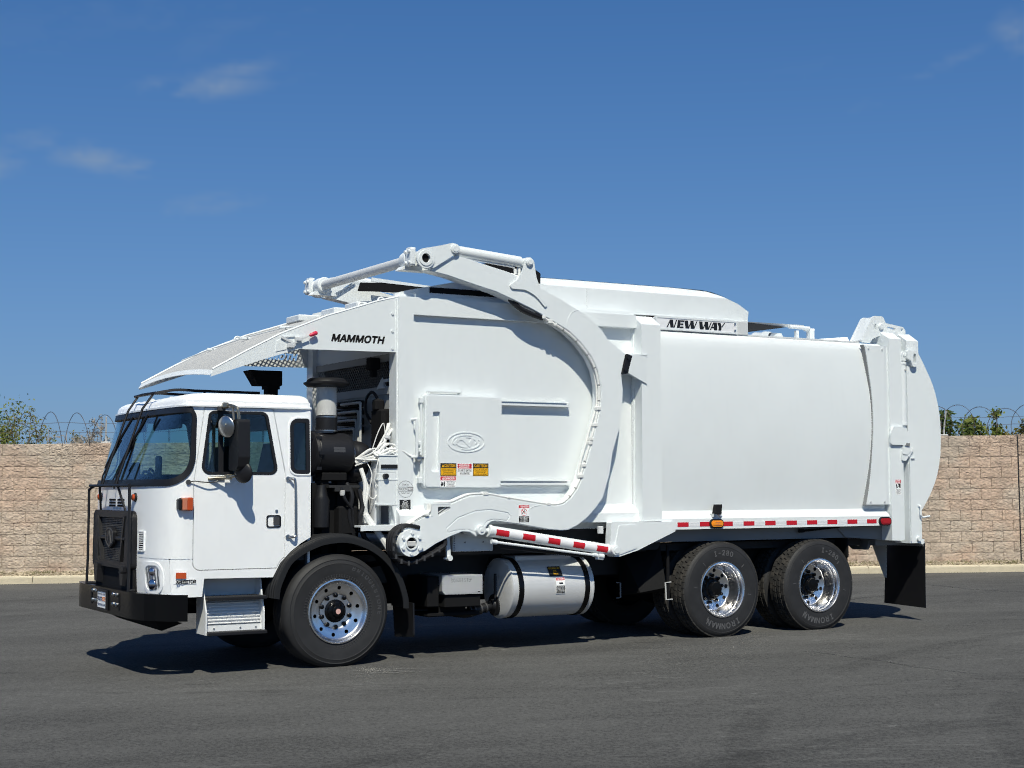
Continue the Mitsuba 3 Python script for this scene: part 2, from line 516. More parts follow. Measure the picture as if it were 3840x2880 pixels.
def strip(pts, w, z=0.004, seed=0):
    """A crack or mark lying on the asphalt as a thin uneven strip."""
    r = np.random.default_rng(seed)
    P = crom([(x, y, 0) for x, y in pts], 9)
    t = np.gradient(P, axis=0)
    t /= np.linalg.norm(t, axis=1, keepdims=True)
    nrm = np.stack([-t[:, 1], t[:, 0], t[:, 0] * 0], 1)
    P = P + nrm * r.normal(0, w * 0.8, (len(P), 1))
    h = w * r.uniform(0.25, 0.6, (len(P), 1))
    h[0] = h[-1] = 0.0008
    V = np.vstack([P - nrm * h, P + nrm * h])
    tl = (V[:, 0]) * D_T[0] + (V[:, 1] - O_W[1]) * D_T[1]
    wl = (V[:, 0]) * D_W[0] + (V[:, 1] - O_W[1]) * D_W[1]
    V[:, 2] = drop(tl, wl) + z
    n = len(P)
    i = np.arange(n - 1)
    return trimesh.Trimesh(V, np.vstack([np.stack([i, i + 1, i + n + 1], 1)[:, ::-1], np.stack([i, i + n + 1, i + n], 1)[:, ::-1]]), process=False)


for k, (pts, w) in enumerate([
        ([(12.55, 3.66), (12.43, 3.1), (12.09, 2.23), (12.08, 1.65), (12.15, 1.31), (12.5, 0.3)], 0.035),
        ([(4.30, -2.7), (4.37, -3.06), (4.34, -3.45), (4.38, -3.77), (4.3, -4.26), (4.36, -5.0)], 0.014),
        ([(8.6, 1.55), (8.98, 1.68), (9.57, 1.89), (10.6, 2.1)], 0.02),
        ([(-5.2, 9.6), (-3.9, 9.0), (-2.9, 8.7), (-1.6, 7.7)], 0.03),
        ([(2.2, 11.9), (1.4, 11.2), (0.9, 10.0), (0.1, 9.4)], 0.02),
        ([(9.4, -1.1), (10.6, -1.0), (11.9, -1.55), (13.3, -1.6)], 0.014),
        ([(3.6, -5.6), (3.8, -6.3), (3.7, -6.9)], 0.008)]):
    put(nk('ground__crack'), strip(pts, w * 0.6, seed=k), 'crack_tar')
chalk = [strip([(a, b), (a + 0.14, b - 0.05), (a + 0.3, b - 0.12)], 0.012, 0.005, 40 + k) for k, (a, b) in enumerate([(-0.05, -1.58), (0.05, -1.68), (-0.1, -1.78), (0.12, -1.74), (0.25, -1.66), (0.02, -1.86), (0.2, -1.88)])]
put('ground__chalk_scribble', cat(chalk), 'chalk', label='pale rubbed chalk scribble by the front wheel')


def wbox(t0, t1, w0, w1, z0, z1, b=0.0):
    m = tm(box(t0, t1, w0, w1, z0, z1, b)).copy()
    m.vertices = wp(m.vertices[:, 0], m.vertices[:, 1], m.vertices[:, 2])
    return m


def slope_with_yard(m, t, w):
    m.vertices[:, 2] += drop(t, w)
    return m


joints = [-14.7, -11.65, -8.6, -5.55, -2.5, 0.55, 3.6, 6.65, 9.7, 12.7, 15.68, 17.81, 19.94, 23.0, 26.0, 29.0]
labels['kerb'] = {'kind': 'structure'}
for a, b in zip(joints[:-1], joints[1:]):
    prof = [(0.0, -0.10), (0.015, 0.10), (0.035, 0.127), (0.16, 0.13), (0.16, -0.10)]
    pts = []
    for t in (a + 0.006, b - 0.006):
        pts += [(t, w, z + drop(t, 0.0)) for w, z in prof]
    m = tm(hull(pts))
    m.vertices = wp(m.vertices[:, 0], m.vertices[:, 1], m.vertices[:, 2])
    put(nk('kerb__segment'), m, 'kerb_concrete')
m = wbox(joints[0], joints[-1], 0.02, 0.15, -0.3, 0.02)
put('kerb__footing', m, 'kerb_concrete')


def gravel_bed():
    r = np.random.default_rng(5)
    ts, ws = np.arange(-15, 29.5, 0.25), np.array([0.165, 0.35, 0.6, 0.85, 1.02])
    tt, ww = np.meshgrid(ts, ws, indexing='ij')
    zz = 0.105 + drop(tt, ww * 0) + 0.05 * (ww - 0.16) + r.normal(0, 0.012, tt.shape)
    V = wp(tt, ww, zz).reshape(-1, 3)
    n = len(ws)
    i, j = np.meshgrid(np.arange(len(ts) - 1), np.arange(n - 1), indexing='ij')
    a = (i * n + j).ravel()
    F = np.vstack([np.stack([a, a + n, a + n + 1], 1), np.stack([a, a + n + 1, a + 1], 1)])
    out = [trimesh.Trimesh(V, F, process=False)]
    base = trimesh.creation.icosahedron()
    for t0, t1, n in ((-1, 5, 420), (14.5, 20, 420)):
        for _ in range(n):
            t, w = r.uniform(t0, t1), r.uniform(0.17, 1.0)
            s = r.uniform(0.012, 0.04)
            m = base.copy()
            m.vertices = m.vertices * s * r.uniform(0.6, 1.3, 3) + r.normal(0, 0.12 * s, m.vertices.shape)
            m.vertices += wp(t, w, 0.115 + drop(t, 0) + 0.05 * (w - 0.16))
            out.append(m)
    put('gravel_strip', cat(out), 'gravel_dirt', label='dusty gravel and litter strip between kerb and block wall', kind='stuff')
    # dry weeds and leaf litter
    P, F = [], []
    for t0, t1, n in ((-1, 5, 1300), (14.5, 20, 900)):
        for _ in range(n):
            t = r.uniform(t0, t1)
            if meshkit.noise(np.array([t * 1.9, 0.5, 0.5])) < 0.42:
                continue
            w = r.uniform(0.5, 1.0)
            p = wp(t, w, 0.12 + drop(t, 0))
            a = r.uniform(0, 6.28)
            l, h = r.uniform(0.03, 0.09), r.uniform(0.01, 0.09)
            e = np.array([math.cos(a), math.sin(a), 0])
            k = len(P)
            P += [p, p + e * 0.02, p + e * l + [0, 0, h]]
            F.append([k, k + 1, k + 2])
    put('weed_litter', trimesh.Trimesh(np.array(P), np.array(F), process=False), two({'type': 'principled', 'base_color': rgb(0.17, 0.16, 0.07), 'roughness': 0.9}),
        label='dry weeds and leaf litter along the foot of the block wall', kind='stuff')


gravel_bed()

W_FACE, C_H, B_W = 1.0, 0.2055, 0.4205
labels['block_wall'] = {'label': 'tan split face concrete block wall behind the truck', 'category': 'wall'}


def block(t0, t1, z0, z1, r, out=0.0):
    """One split-faced block: a rough front sheet with rounded arrises and returns into the joint."""
    g = 0.0042
    t0, t1, z0, z1 = t0 + g, t1 - g, z0 + g, z1 - g
    nx, nz = 5, 3
    V, F = [], []
    for i in range(nx):
        for j in range(nz):
            e = (i in (0, nx - 1)) + (j in (0, nz - 1))
            d = 0.008 if e else 0.0
            V.append((t0 + (t1 - t0) * i / (nx - 1) + (0 if i in (0, nx - 1) else r.normal(0, 0.012)), W_FACE + d - out - (0 if e else r.uniform(0.003, 0.012)),
                      z0 + (z1 - z0) * j / (nz - 1) + (0 if j in (0, nz - 1) else r.normal(0, 0.012))))
    for i in range(nx - 1):
        for j in range(nz - 1):
            a, b, c, d = i * nz + j, (i + 1) * nz + j, (i + 1) * nz + j + 1, i * nz + j + 1
            F += [[a, b, c], [a, c, d]] if (i + j) % 2 else [[a, b, d], [b, c, d]]
    k = len(V)
    V += [(t0, W_FACE + 0.04, z0), (t1, W_FACE + 0.04, z0), (t1, W_FACE + 0.04, z1), (t0, W_FACE + 0.04, z1)]
    e = (nx - 1) * nz
    rim = [list(range(0, e + 1, nz)), list(range(e, e + nz)), list(range(e + nz - 1, nz - 2, -nz)), list(range(nz - 1, -1, -1))]
    for s, edge in enumerate(rim):
        a, b = k + s, k + (s + 1) % 4
        h = len(edge) // 2
        for q in range(len(edge) - 1):
            F.append([edge[q + 1], edge[q], a if q < h else b])
        F.append([edge[h], a, b])
    V = np.array(V)
    return trimesh.Trimesh(wp(V[:, 0], V[:, 1], V[:, 2]), np.array(F), process=False)


def build_wall():
    r = np.random.default_rng(11)
    rest = {0: [], 1: [], 2: [], 3: []}
    n = 0
    for c in range(13):
        z1 = 2.487 - C_H * c
        z0 = z1 - C_H
        phase_l, phase_r = (0.20, 17.66) if c % 2 == 0 else (-0.01, 17.87)
        cells = [(phase_l + B_W * k, phase_l + B_W * (k + 1)) for k in range(-30, 19)]
        cells += [(phase_r + B_W * k, phase_r + B_W * (k + 1)) for k in range(-24, 28)]
        lft = [x for x in cells[:49] if x[1] <= 7.61]
        cells = lft + [x for x in cells[49:] if x[0] >= lft[-1][1] - 0.25]
        for t0, t1 in cells:
            dz = 0.0
            if t0 < 19.055 < t1:                   # the control joint cuts these blocks
                parts = [(t0, 19.047, 0.0), (19.067, t1, 0.016)]
            else:
                parts = [(t0, t1, 0.016 if t0 > 19.05 else 0.0)]
            for a, b, dz in parts:
                if b - a < 0.03:
                    continue
                m = block(a, b, max(z0 + dz, -0.05), z1 + dz, r, r.uniform(-0.003, 0.006))
                v = int(r.integers(0, 4))
                if z1 > 0.02 and ((-0.85 < t0 and t1 < 4.25) or (15.4 < t0 and t1 < 20.0)) and n < 298:
                    put(nk('block_wall__block'), m, f'split_block_{v}', smooth=50)
                    n += 1
                else:
                    rest[v].append(m)
    for v in rest:
        key = 'block_wall__far_blocks' + ('' if v == 0 else f'_{v:03d}')
        put(key, cat(rest[v]), f'split_block_{v}', smooth=50, kind='stuff')
    core = cat(wbox(-12.4, 19.047, W_FACE + 0.024, W_FACE + 0.19, -0.3, 2.478), wbox(19.067, 29.4, W_FACE + 0.024, W_FACE + 0.19, -0.3, 2.495))
    put('block_wall__mortar_core', core, 'mortar')
    put('block_wall__control_joint', wbox(19.0472, 19.0668, W_FACE + 0.014, W_FACE + 0.10, -0.1, 2.46), 'dark_frame', label='dark vertical control joint in the wall')
    # rough backs and cap so that the wall is a full block thick
    put('block_wall__cap', cat(wbox(-12.4, 19.04, W_FACE + 0.035, W_FACE + 0.2, 2.46, 2.489, 0.006), wbox(19.07, 29.4, W_FACE + 0.035, W_FACE + 0.2, 2.476, 2.505, 0.006)), 'split_block_0')


build_wall()


def razor_wire():
    r = np.random.default_rng(3)
    labels['razor_wire'] = {'label': 'rusty coiled razor wire on angled posts along the wall top', 'category': 'barbed wire'}
    for k in range(-3, 9):
        t = 1.62 + 3.2 * k
        post = cat(tube([wp(t, 1.10, 2.44), wp(t, 1.10, 2.62), wp(t + 0.02, 1.02, 2.98)], 0.016, 5), tube([wp(t - 0.08, 1.09, 2.505), wp(t + 0.08, 1.09, 2.505)], 0.02, 5))
        put(nk('razor_wire__post'), post, 'pipe_grey')
    pts = []
    for a in np.arange(0, 2 * math.pi * 68, 0.22):
        t = -9 + 0.455 * a / (2 * math.pi) + 0.06 * math.sin(a * 0.13) - 0.11 * math.cos(a)
        rad = 0.30 + 0.03 * math.sin(a * 0.37 + 1)
        pts.append(wp(t, 1.12 + 0.9 * rad * math.cos(a), 2.77 + rad * math.sin(a) + 0.03 * math.sin(a * 0.21)))
    put('razor_wire__coil', tube(np.array(pts), 0.0050, 4), 'rusty_wire')
    P = np.array(pts)
    V, F = [], []
    for i in range(0, len(P) - 1):
        for q in range(2):
            p = P[i] + (P[i + 1] - P[i]) * (q + 0.5) / 2
            o = r.normal(0, 1, 3)
            o *= 0.022 / np.linalg.norm(o)
            d = P[i + 1] - P[i]
            d *= 0.012 / np.linalg.norm(d)
            k = len(V)
            V += [p + o, p - o, p + d]
            F.append([k, k + 1, k + 2])
    put('razor_wire__barbs', trimesh.Trimesh(np.array(V), np.array(F), process=False), 'rusty_wire', kind='stuff')
    for z, s in ((2.86, 0.0), (2.70, 1.0)):
        w = [wp(t, 1.06 + 0.02 * math.sin(t * 2 + s), z + 0.015 * math.sin(1.96 * t + s) + 0.006 * math.sin(9 * t)) for t in np.arange(-9, 28, 0.25)]
        put(nk('razor_wire__strand'), tube(np.array(w), 0.0036, 4), 'rusty_wire')


razor_wire()


def tree(name, label, t, w, base, top, spread, leaf_mat, seed, n_limb=7, n_leaf=900, size=0.05, bare=False, group=None, wood='bark', lean=0.0, low=0.35):
    r = np.random.default_rng(seed)
    key = nk(name)
    labels[key] = {'label': label, 'category': 'tree' if 'tree' in name else 'shrub'}
    if group:
        labels[key]['group'] = group
    o = wp(t, w, base)
    H = top - base
    wood_m, tips = [], []
    trunk = np.array([o + [0, 0, -0.1], o + [r.normal(0, .03), r.normal(0, .03), 0.25 * H], o + [r.normal(0, .08) + lean * .5, r.normal(0, .08), 0.55 * H]])
    wood_m.append(tube(crom(trunk, 4), np.linspace(0.035 * H / 2, 0.016 * H / 2, 9), 6))
    for i in range(n_limb):
        a = 2 * math.pi * (i + r.uniform(-.3, .3)) / n_limb
        s = trunk[1] + (trunk[2] - trunk[1]) * r.uniform(0, 1)
        e = o + np.array([math.cos(a) * spread * r.uniform(.35, 1), math.sin(a) * spread * r.uniform(.35, 1), H * r.uniform(low + .2, 0.97)]) + [lean, 0, 0]
        c = (s + e) / 2 + [0, 0, -0.06 * H] + r.normal(0, .06, 3)
        L = crom([s, c, e], 4)
        wood_m.append(tube(L, np.linspace(0.012 * H / 2, 0.004 * H / 2, len(L)), 5))
        tips.append((e, 1.0))
        for q in range(6 if bare else 4):
            f = r.uniform(.25, 1)
            s2 = L[int(f * (len(L) - 1))]
            e2 = s2 + np.array([r.normal(0, .28), r.normal(0, .28), r.uniform(.05, .5)]) * spread * 0.55
            e2[2] = min(e2[2], top)
            wood_m.append(tube(crom([s2, (s2 + e2) / 2 + r.normal(0, .04, 3), e2], 3), np.linspace(0.005, 0.002, 7) * max(H / 2, 1) * (1.7 if bare else 1), 4))
            tips.append((e2, .7))
            if bare:
                for _ in range(6):
                    e3 = e2 + np.array([r.normal(0, .2), r.normal(0, .2), r.uniform(-.08, .32)]) * spread * .5
                    s3 = s2 + (e2 - s2) * r.uniform(.3, 1)
                    wood_m.append(tube(np.array([s3, (s3 + e3) / 2 + r.normal(0, .02, 3), e3]), [0.0055, 0.0042, 0.003], 3))
                    tips.append((e3, .4))
    put(key + '__trunk', cat(wood_m), 'bare_twig' if bare else wood)
    if n_leaf:
        V = []
        for _ in range(n_leaf):
            c, k = tips[r.integers(len(tips))]
            p = c + r.normal(0, 1, 3) * np.array([.20, .20, .17]) * spread * (0.75 if not bare else 0.35)
            if p[2] < base + low * H * 0.6 or p[2] > top + 0.05:
                continue
            s = size * r.uniform(.6, 1.5)
            u = r.normal(0, 1, 3)
            u /= np.linalg.norm(u)
            v = np.cross(u, r.normal(0, 1, 3))
            v /= np.linalg.norm(v)
            V.append([p - u * s, p + v * s * .45, p + u * s, p - v * s * .45])
        V = np.array(V).reshape(-1, 3)
        i = np.arange(len(V) // 4) * 4
        put(key + '__crown', trimesh.Trimesh(V, np.vstack([np.stack([i, i + 1, i + 2], 1), np.stack([i, i + 2, i + 3], 1)]), process=False), leaf_mat, kind='stuff')


tree('leafy_tree', 'fresh green leafy tree behind the left end of the wall', -1.0, 3.2, 0.4, 3.55, 1.0, 'leaf_fresh', 1, 13, 4600, 0.03)
tree('leafy_tree', 'olive green bush at the left edge behind the wall', -0.62, 3.8, 0.4, 3.28, 0.75, 'leaf_olive', 2, 12, 4600, 0.028)
tree('bare_tree', 'thin bare tree between the green tree and the grey blossoming tree', 0.38, 3.4, 0.4, 3.12, 0.55, 'blossom', 3, 13, 500, 0.022, bare=True)
tree('bare_tree', 'low bare grey shrub mass left of the blossoming tree', 0.72, 3.9, 0.6, 2.88, 0.55, 'leaf_olive', 4, 13, 2200, 0.024, bare=True)
tree('bare_tree', 'grey blossoming tree behind the wall just left of the truck cab', 1.18, 3.2, 0.5, 3.27, 0.48, 'blossom', 5, 15, 5200, 0.022, bare=True)
tree('bare_tree', 'bare bush behind the wall hidden by the truck cab', 2.6, 5.5, 0.5, 2.75, 0.7, 'leaf_olive', 6, 8, 300, 0.03, bare=True)
tree('leafy_shrub', 'dark green shrub over the wall beside the tailgate dome', 18.05, 3.0, 0.5, 3.12, 0.50, 'leaf_dark', 7, 11, 3600, 0.045)
tree('leafy_shrub', 'tall green shoot shrub rising above the wall at right', 19.25, 3.2, 0.5, 3.28, 0.40, 'leaf_fresh', 8, 9, 2200, 0.045)
tree('leafy_shrub', 'green shrub with gaps behind the wall between the dark shrub and tall shoot', 18.7, 3.6, 0.5, 2.90, 0.62, 'leaf_dark', 9, 11, 4000, 0.045)
tree('leafy_shrub', 'low olive green shrub in the right corner behind the wall', 20.05, 3.4, 0.5, 2.98, 0.55, 'leaf_olive', 10, 11, 3400, 0.045)
tree('leafy_shrub', 'green shrub beyond the right edge', 20.9, 3.3, 0.5, 3.0, 0.6, 'leaf_dark', 12, 8, 900, 0.05)

# ---------------------------------------------------------------- the truck: cab
labels[TK] = {'label': 'white front loading garbage truck parked on the asphalt before a block wall', 'category': 'garbage truck'}
XS, XR = -1.40, -0.27                              # where the curved front starts, rear of the cab


def front_x(z):
    z = np.asarray(z, float)
    return np.interp(z, [0.6, 1.0, 1.72, 2.45, 2.6], [-1.755, -1.775, -1.765, -1.515, -1.45])


def half_w(z):
    return np.interp(np.asarray(z, float), [0.6, 1.75, 2.45], [1.17, 1.17, 1.135])


NEXP = 3.0
_t = np.linspace(0, math.pi / 2, 400)


def _front(t, z):
    A = XS - front_x(z)
    y = half_w(z) * np.abs(np.sin(t)) ** (2 / NEXP) * np.sign(t)
    x = front_x(z) + A * (1 - np.abs(np.cos(t)) ** (2 / NEXP))
    return x, y


_x, _y = _front(_t, 1.45)
_arc = np.concatenate([[0], np.cumsum(np.hypot(np.diff(_x), np.diff(_y)))])
SC = float(_arc[-1])                               # length of the front curve from the centre to where the side begins


def cab_surf(S, z):
    """Point of the cab skin at the arc length S (negative on the near side) and height z."""
    S, z = np.asarray(S, float), np.asarray(z, float)
    a = np.abs(S)
    t = np.interp(a, _arc, _t)
    x, y = _front(t, z)
    side = a > SC
    x = np.where(side, XS + (a - SC), x)
    y = np.where(side, half_w(z), y)
    return np.stack([x, y * np.sign(S), z], -1)


def cab_warp(P):
    S, z, h = P[:, 0], P[:, 1], P[:, 2]
    e = 1e-3
    p = cab_surf(S, z)
    ds = cab_surf(S + e, z) - cab_surf(S - e, z)
    dz = cab_surf(S, z + e) - cab_surf(S, z - e)
    n = np.cross(ds, dz)
    n /= np.linalg.norm(n, axis=1, keepdims=True) + 1e-12
    return p + n * h[:, None]


def S_of(x, side=-1):
    """Arc length of the station x on the near (-1) or far (+1) side wall."""
    return side * (SC + (x - XS))


def slab(poly, h0, h1, res=0.05):
    """A shell piece of the cab between the depths h0 and h1 (positive inwards) from a polygon in (S, z)."""
    m = cs_shapely(poly).extrude(h1 - h0).translate((0, 0, h0)).refine_to_length(res)
    m = tm(m)
    m.vertices = cab_warp(m.vertices)
    return m


def sheet(poly, h, res=0.05):
    m = tm(cs_shapely(poly).extrude(0.004).refine_to_length(res))
    keep = (np.abs(m.vertices[m.faces][:, :, 2]).max(1) < 1e-6)
    m.update_faces(keep)
    m.remove_unreferenced_vertices()
    v = m.vertices.copy()
    v[:, 2] = h
    m.vertices = cab_warp(v)
    return m


def near(pts, rad, n=6):
    return rpoly([(S_of(x), z) for x, z in pts], rad, n)


def flip(poly):
    return affinity.scale(poly, -1, 1, origin=(0, 0))


outline_near = [(0, 2.47), (S_of(XR), 2.47), (S_of(XR), 1.215), (S_of(-0.36), 1.165), (S_of(-0.47), 1.085), (S_of(-0.57), 0.985), (S_of(-0.64), 0.855),
                (S_of(-1.297), 0.862), (S_of(-1.315), 0.70), (S_of(-1.44), 0.70), (-SC + 0.1, 0.715), (-0.72, 0.72), (0, 0.72)]
half = Polygon(outline_near)
outline = half.union(flip(half)).buffer(0.001)
ws = rpoly([(-SC + 0.005, 1.70), (SC - 0.005, 1.70), (SC + 0.02, 2.405), (-SC - 0.02, 2.405)], [0.27, 0.27, 0.10, 0.10], 10)
ws_in = ws.buffer(-0.045)
door = near([(-1.295, 2.405), (-1.40, 1.72), (-1.40, 0.94), (-0.533, 0.94), (-0.533, 1.82), (-0.642, 2.405)], [0.02, 0.02, 0.06, 0.02, 0.3, 0.03])
door = door.intersection(half.buffer(-0.012))
dwin = near([(-1.252, 2.37), (-1.335, 1.80), (-0.598, 1.80), (-0.70, 2.37)], [0.05, 0.07, 0.06, 0.06])
cwin = near([(-0.465, 2.31), (-0.465, 1.815), (-0.29, 1.815), (-0.29, 2.31)], [0.07, 0.06, 0.015, 0.015])
far_wins = flip(dwin).union(flip(cwin))
skin = outline.difference(ws_in).difference(door.buffer(0.006)).difference(cwin).difference(far_wins)
seam = LineString([(-0.66, 1.045), (-SC + 0.0, 1.035), (S_of(-1.405), 1.035)]).buffer(0.004, cap_style=2).union(LineString([(S_of(-1.61), 1.03), (S_of(-1.605), 0.73)]).buffer(0.003, cap_style=2)).union(
    LineString([(S_of(-0.527), 0.93), (S_of(-0.527), 1.84), (S_of(-0.636), 2.42)]).buffer(0.002))
outer = tm(cs_shapely(skin.difference(seam)).extrude(0.012).refine_to_length(0.05))
inner = tm(cs_shapely(skin).extrude(0.012).translate((0, 0, 0.0115)).refine_to_length(0.05))
for m in (outer, inner):
    m.vertices = cab_warp(m.vertices)
part('cab__shell', cat(outer, inner), 'cab_white', smooth=35)
part('cab__lining', slab(skin.buffer(-0.012), 0.024, 0.034), 'liner', smooth=35)
part('cab__windscreen', sheet(ws_in.buffer(0.02), 0.012), 'window_glass', smooth=True)
part('cab__windscreen_seal', slab(ws.buffer(0.008).difference(ws_in.buffer(-0.006)), -0.012, 0.02, 0.04), 'black_plastic', smooth=40)
part('cab__side_window', sheet(cwin, 0.006), 'window_glass', smooth=True)
part('cab__side_window', sheet(flip(dwin), 0.006), 'window_glass', smooth=True)
part('cab__side_window', sheet(flip(cwin), 0.006), 'window_glass', smooth=True)
part('cab__window_seal', slab(cwin.buffer(0.012).difference(cwin.buffer(-0.026)), -0.006, 0.016), 'black_plastic', smooth=40)
part('cab__window_seal', slab(flip(dwin).buffer(0.012).difference(flip(dwin).buffer(-0.02)), -0.006, 0.03), 'black_plastic', smooth=40)
pressing = near([(-0.49, 2.335), (-0.49, 1.79), (-0.275, 1.79), (-0.275, 2.335)], [0.09, 0.08, 0.01, 0.01])
part('cab__window_pressing', slab(pressing.difference(cwin.buffer(0.012)), -0.010, 0.004), 'cab_white', smooth=35)

# the door, with its window, bars and furniture
part('door__panel', cat(slab(door.difference(dwin), -0.002, 0.02)), 'cab_white', smooth=35)
part('door__lining', slab(door.difference(dwin.buffer(0.01)).buffer(-0.01), 0.0205, 0.03), 'liner', smooth=35)
part('door__window', sheet(dwin, 0.007), 'window_glass', smooth=True)
part('door__window_seal', slab(dwin.buffer(0.006).difference(dwin.buffer(-0.020)), -0.006, 0.012), 'black_plastic', smooth=40)
part('door__window_bar', slab(near([(-1.165, 2.36), (-1.172, 1.81), (-1.125, 1.81), (-1.12, 2.36)], 0.0), 0.0, 0.016), 'black_plastic')
part('door__window_bar', slab(near([(-1.215, 2.36), (-1.24, 1.81), (-1.205, 1.81), (-1.19, 2.36)], 0.0), 0.009, 0.02), 'black_plastic')
part('door__handle_recess', slab(near([(-0.71, 1.424), (-0.71, 1.308), (-0.568, 1.308), (-0.568, 1.424)], 0.025).difference(near([(-0.697, 1.411), (-0.697, 1.321), (-0.581, 1.321), (-0.581, 1.411)], 0.018)), -0.009, 0.002), 'black_plastic', smooth=40)
part('door__handle', slab(near([(-0.642, 1.408), (-0.642, 1.33), (-0.585, 1.33), (-0.585, 1.408)], 0.012), -0.012, 0.002), 'emblem_grey', smooth=40)
part('door__lock', cyl((-0.612, -1.165, 1.461), (-0.612, -1.180, 1.461), 0.014, 14), 'steel', smooth=40)

# roof cap with its drip rail
def roof_ring(scale, z, off=0.0):
    S = np.concatenate([np.linspace(-(SC + XR - XS), -SC, 14), np.linspace(-SC, SC, 61)[1:-1], np.linspace(SC, SC + XR - XS, 14)])
    p = cab_surf(S, np.full_like(S, 2.43))
    # round off the rear corners
    rear = np.array([[XR + 0.005, y, 2.43] for y in np.linspace(1.08, -1.08, 15)])
    p[:2, 1] = p[:2, 1] * [0.985, 0.997]
    p[-2:, 1] = p[-2:, 1] * [0.997, 0.985]
    p = np.vstack([p, rear])
    c = np.array([-0.86, 0, 0])
    q = p.copy()
    d = p[:, :2] - c[:2]
    L = np.linalg.norm(d, axis=1, keepdims=True)
    q[:, :2] = c[:2] + d * (L - scale + off) / L
    q[:, 2] = z
    return q


rings = [roof_ring(0, 2.408, 0.012), roof_ring(0, 2.412, 0.030), roof_ring(0, 2.428, 0.030), roof_ring(0, 2.434, 0.004), roof_ring(0.004, 2.47), roof_ring(0.02, 2.502), roof_ring(0.055, 2.527), roof_ring(0.12, 2.544), roof_ring(0.25, 2.553), roof_ring(0.5, 2.558)]
for k in range(3, len(rings)):                     # the brow comes down towards the windscreen
    p = rings[k]
    p[:, 2] -= 0.030 * ssn(-1.15, -1.6, p[:, 0]) * min(1, (k - 2) / 4)
n = len(rings[0])
V = np.vstack(rings + [np.array([[-0.86, 0, 2.562], [-0.86, 0, 2.40]])])
i = np.arange(n)
j = (i + 1) % n
F = []
for k in range(len(rings) - 1):
    F += [np.stack([k * n + i, k * n + j, (k + 1) * n + j], 1), np.stack([k * n + i, (k + 1) * n + j, (k + 1) * n + i], 1)]
F.append(np.stack([(len(rings) - 1) * n + i, (len(rings) - 1) * n + j, 0 * i + len(V) - 2], 1))
F.append(np.stack([j, i, 0 * i + len(V) - 1], 1))
part('cab__roof', trimesh.Trimesh(V, np.vstack(F), process=False), 'cab_white', smooth=45)
# rear wall with a window, floor, inner ceiling
rw = [(-1.13, 0.95), (1.13, 0.95), (1.13, 2.42), (-1.13, 2.42)]
part('cab__rear_wall', prism_x(rw, XR - 0.012, XR + 0.012, [[(-0.55, 1.75), (0.55, 1.75), (0.55, 2.25), (-0.55, 2.25)]]), 'cab_white')
part('cab__rear_lining', prism_x(rw, XR - 0.03, XR - 0.014, [[(-0.55, 1.75), (0.55, 1.75), (0.55, 2.25), (-0.55, 2.25)]]), 'liner')
part('cab__rear_window', prism_x([(-0.55, 1.75), (0.55, 1.75), (0.55, 2.25), (-0.55, 2.25)], XR - 0.002, XR + 0.002), 'window_glass')
part('cab__floor', box(-1.6, XR - 0.03, -1.1, 1.1, 1.0, 1.06), 'liner')
part('cab__engine_cover', box(-1.5, XR - 0.05, -0.38, 0.38, 1.06, 1.50, 0.06), 'liner')
part('cab__headlining', box(-1.42, XR - 0.035, -1.08, 1.08, 2.385, 2.40), 'liner')
part('cab__dashboard', prism_y([(-1.56, 1.05), (-1.30, 1.2), (-1.27, 1.62), (-1.36, 1.74), (-1.60, 1.735)], -0.95, 0.95), 'liner')
part('cab__monitor', box(-1.47, -1.43, 0.36, 0.58, 1.74, 1.93, 0.012), 'black_plastic')
part('cab__monitor', box(-1.45, -1.42, -0.30, -0.16, 1.76, 1.98, 0.012), 'black_plastic')
for ys, nm in ((-0.72, 'driver'), (0.72, 'helper')):
    a = np.linspace(0, 2 * math.pi, 28, endpoint=False)
    ring = np.stack([-1.20 + 0.17 * np.cos(a) * 0.45, ys + 0.21 * np.sin(a), 1.72 + 0.19 * np.cos(a) * 0.65 * -1], 1)
    part('cab__steering_wheel', cat(tube(ring, 0.014, 6, closed=True), bar((-1.20, ys - 0.2, 1.72), (-1.20, ys + 0.2, 1.72), 0.02, 0.03), cyl((-1.34, ys, 1.58), (-1.2, ys, 1.72), 0.03, 10)), 'black_plastic', smooth=40)
    part('cab__seat', cat(box(-0.98, -0.50, ys - 0.24, ys + 0.24, 1.38, 1.52, 0.05), hull([(-0.62, ys - 0.23, 1.5), (-0.50, ys - 0.23, 1.5), (-0.62, ys + 0.23, 1.5), (-0.50, ys + 0.23, 1.5), (-0.50, ys - 0.19, 2.10), (-0.42, ys - 0.19, 2.10), (-0.50, ys + 0.19, 2.10), (-0.42, ys + 0.19, 2.10)]), box(-0.9, -0.55, ys - 0.18, ys + 0.18, 1.06, 1.39)), 'liner')
part('cab__dash_phone', cat(tube(crom([(-1.46, 0.05, 1.74), (-1.44, 0.02, 1.86), (-1.42, -0.06, 1.80), (-1.46, -0.12, 1.74)], 6), 0.012, 6)), 'black_plastic', smooth=40)
part('cab__sun_visor', cat(box(-1.47, -1.44, -0.95, -0.15, 2.22, 2.37, 0.01), box(-1.47, -1.44, 0.15, 0.95, 2.22, 2.37, 0.01)), 'liner')

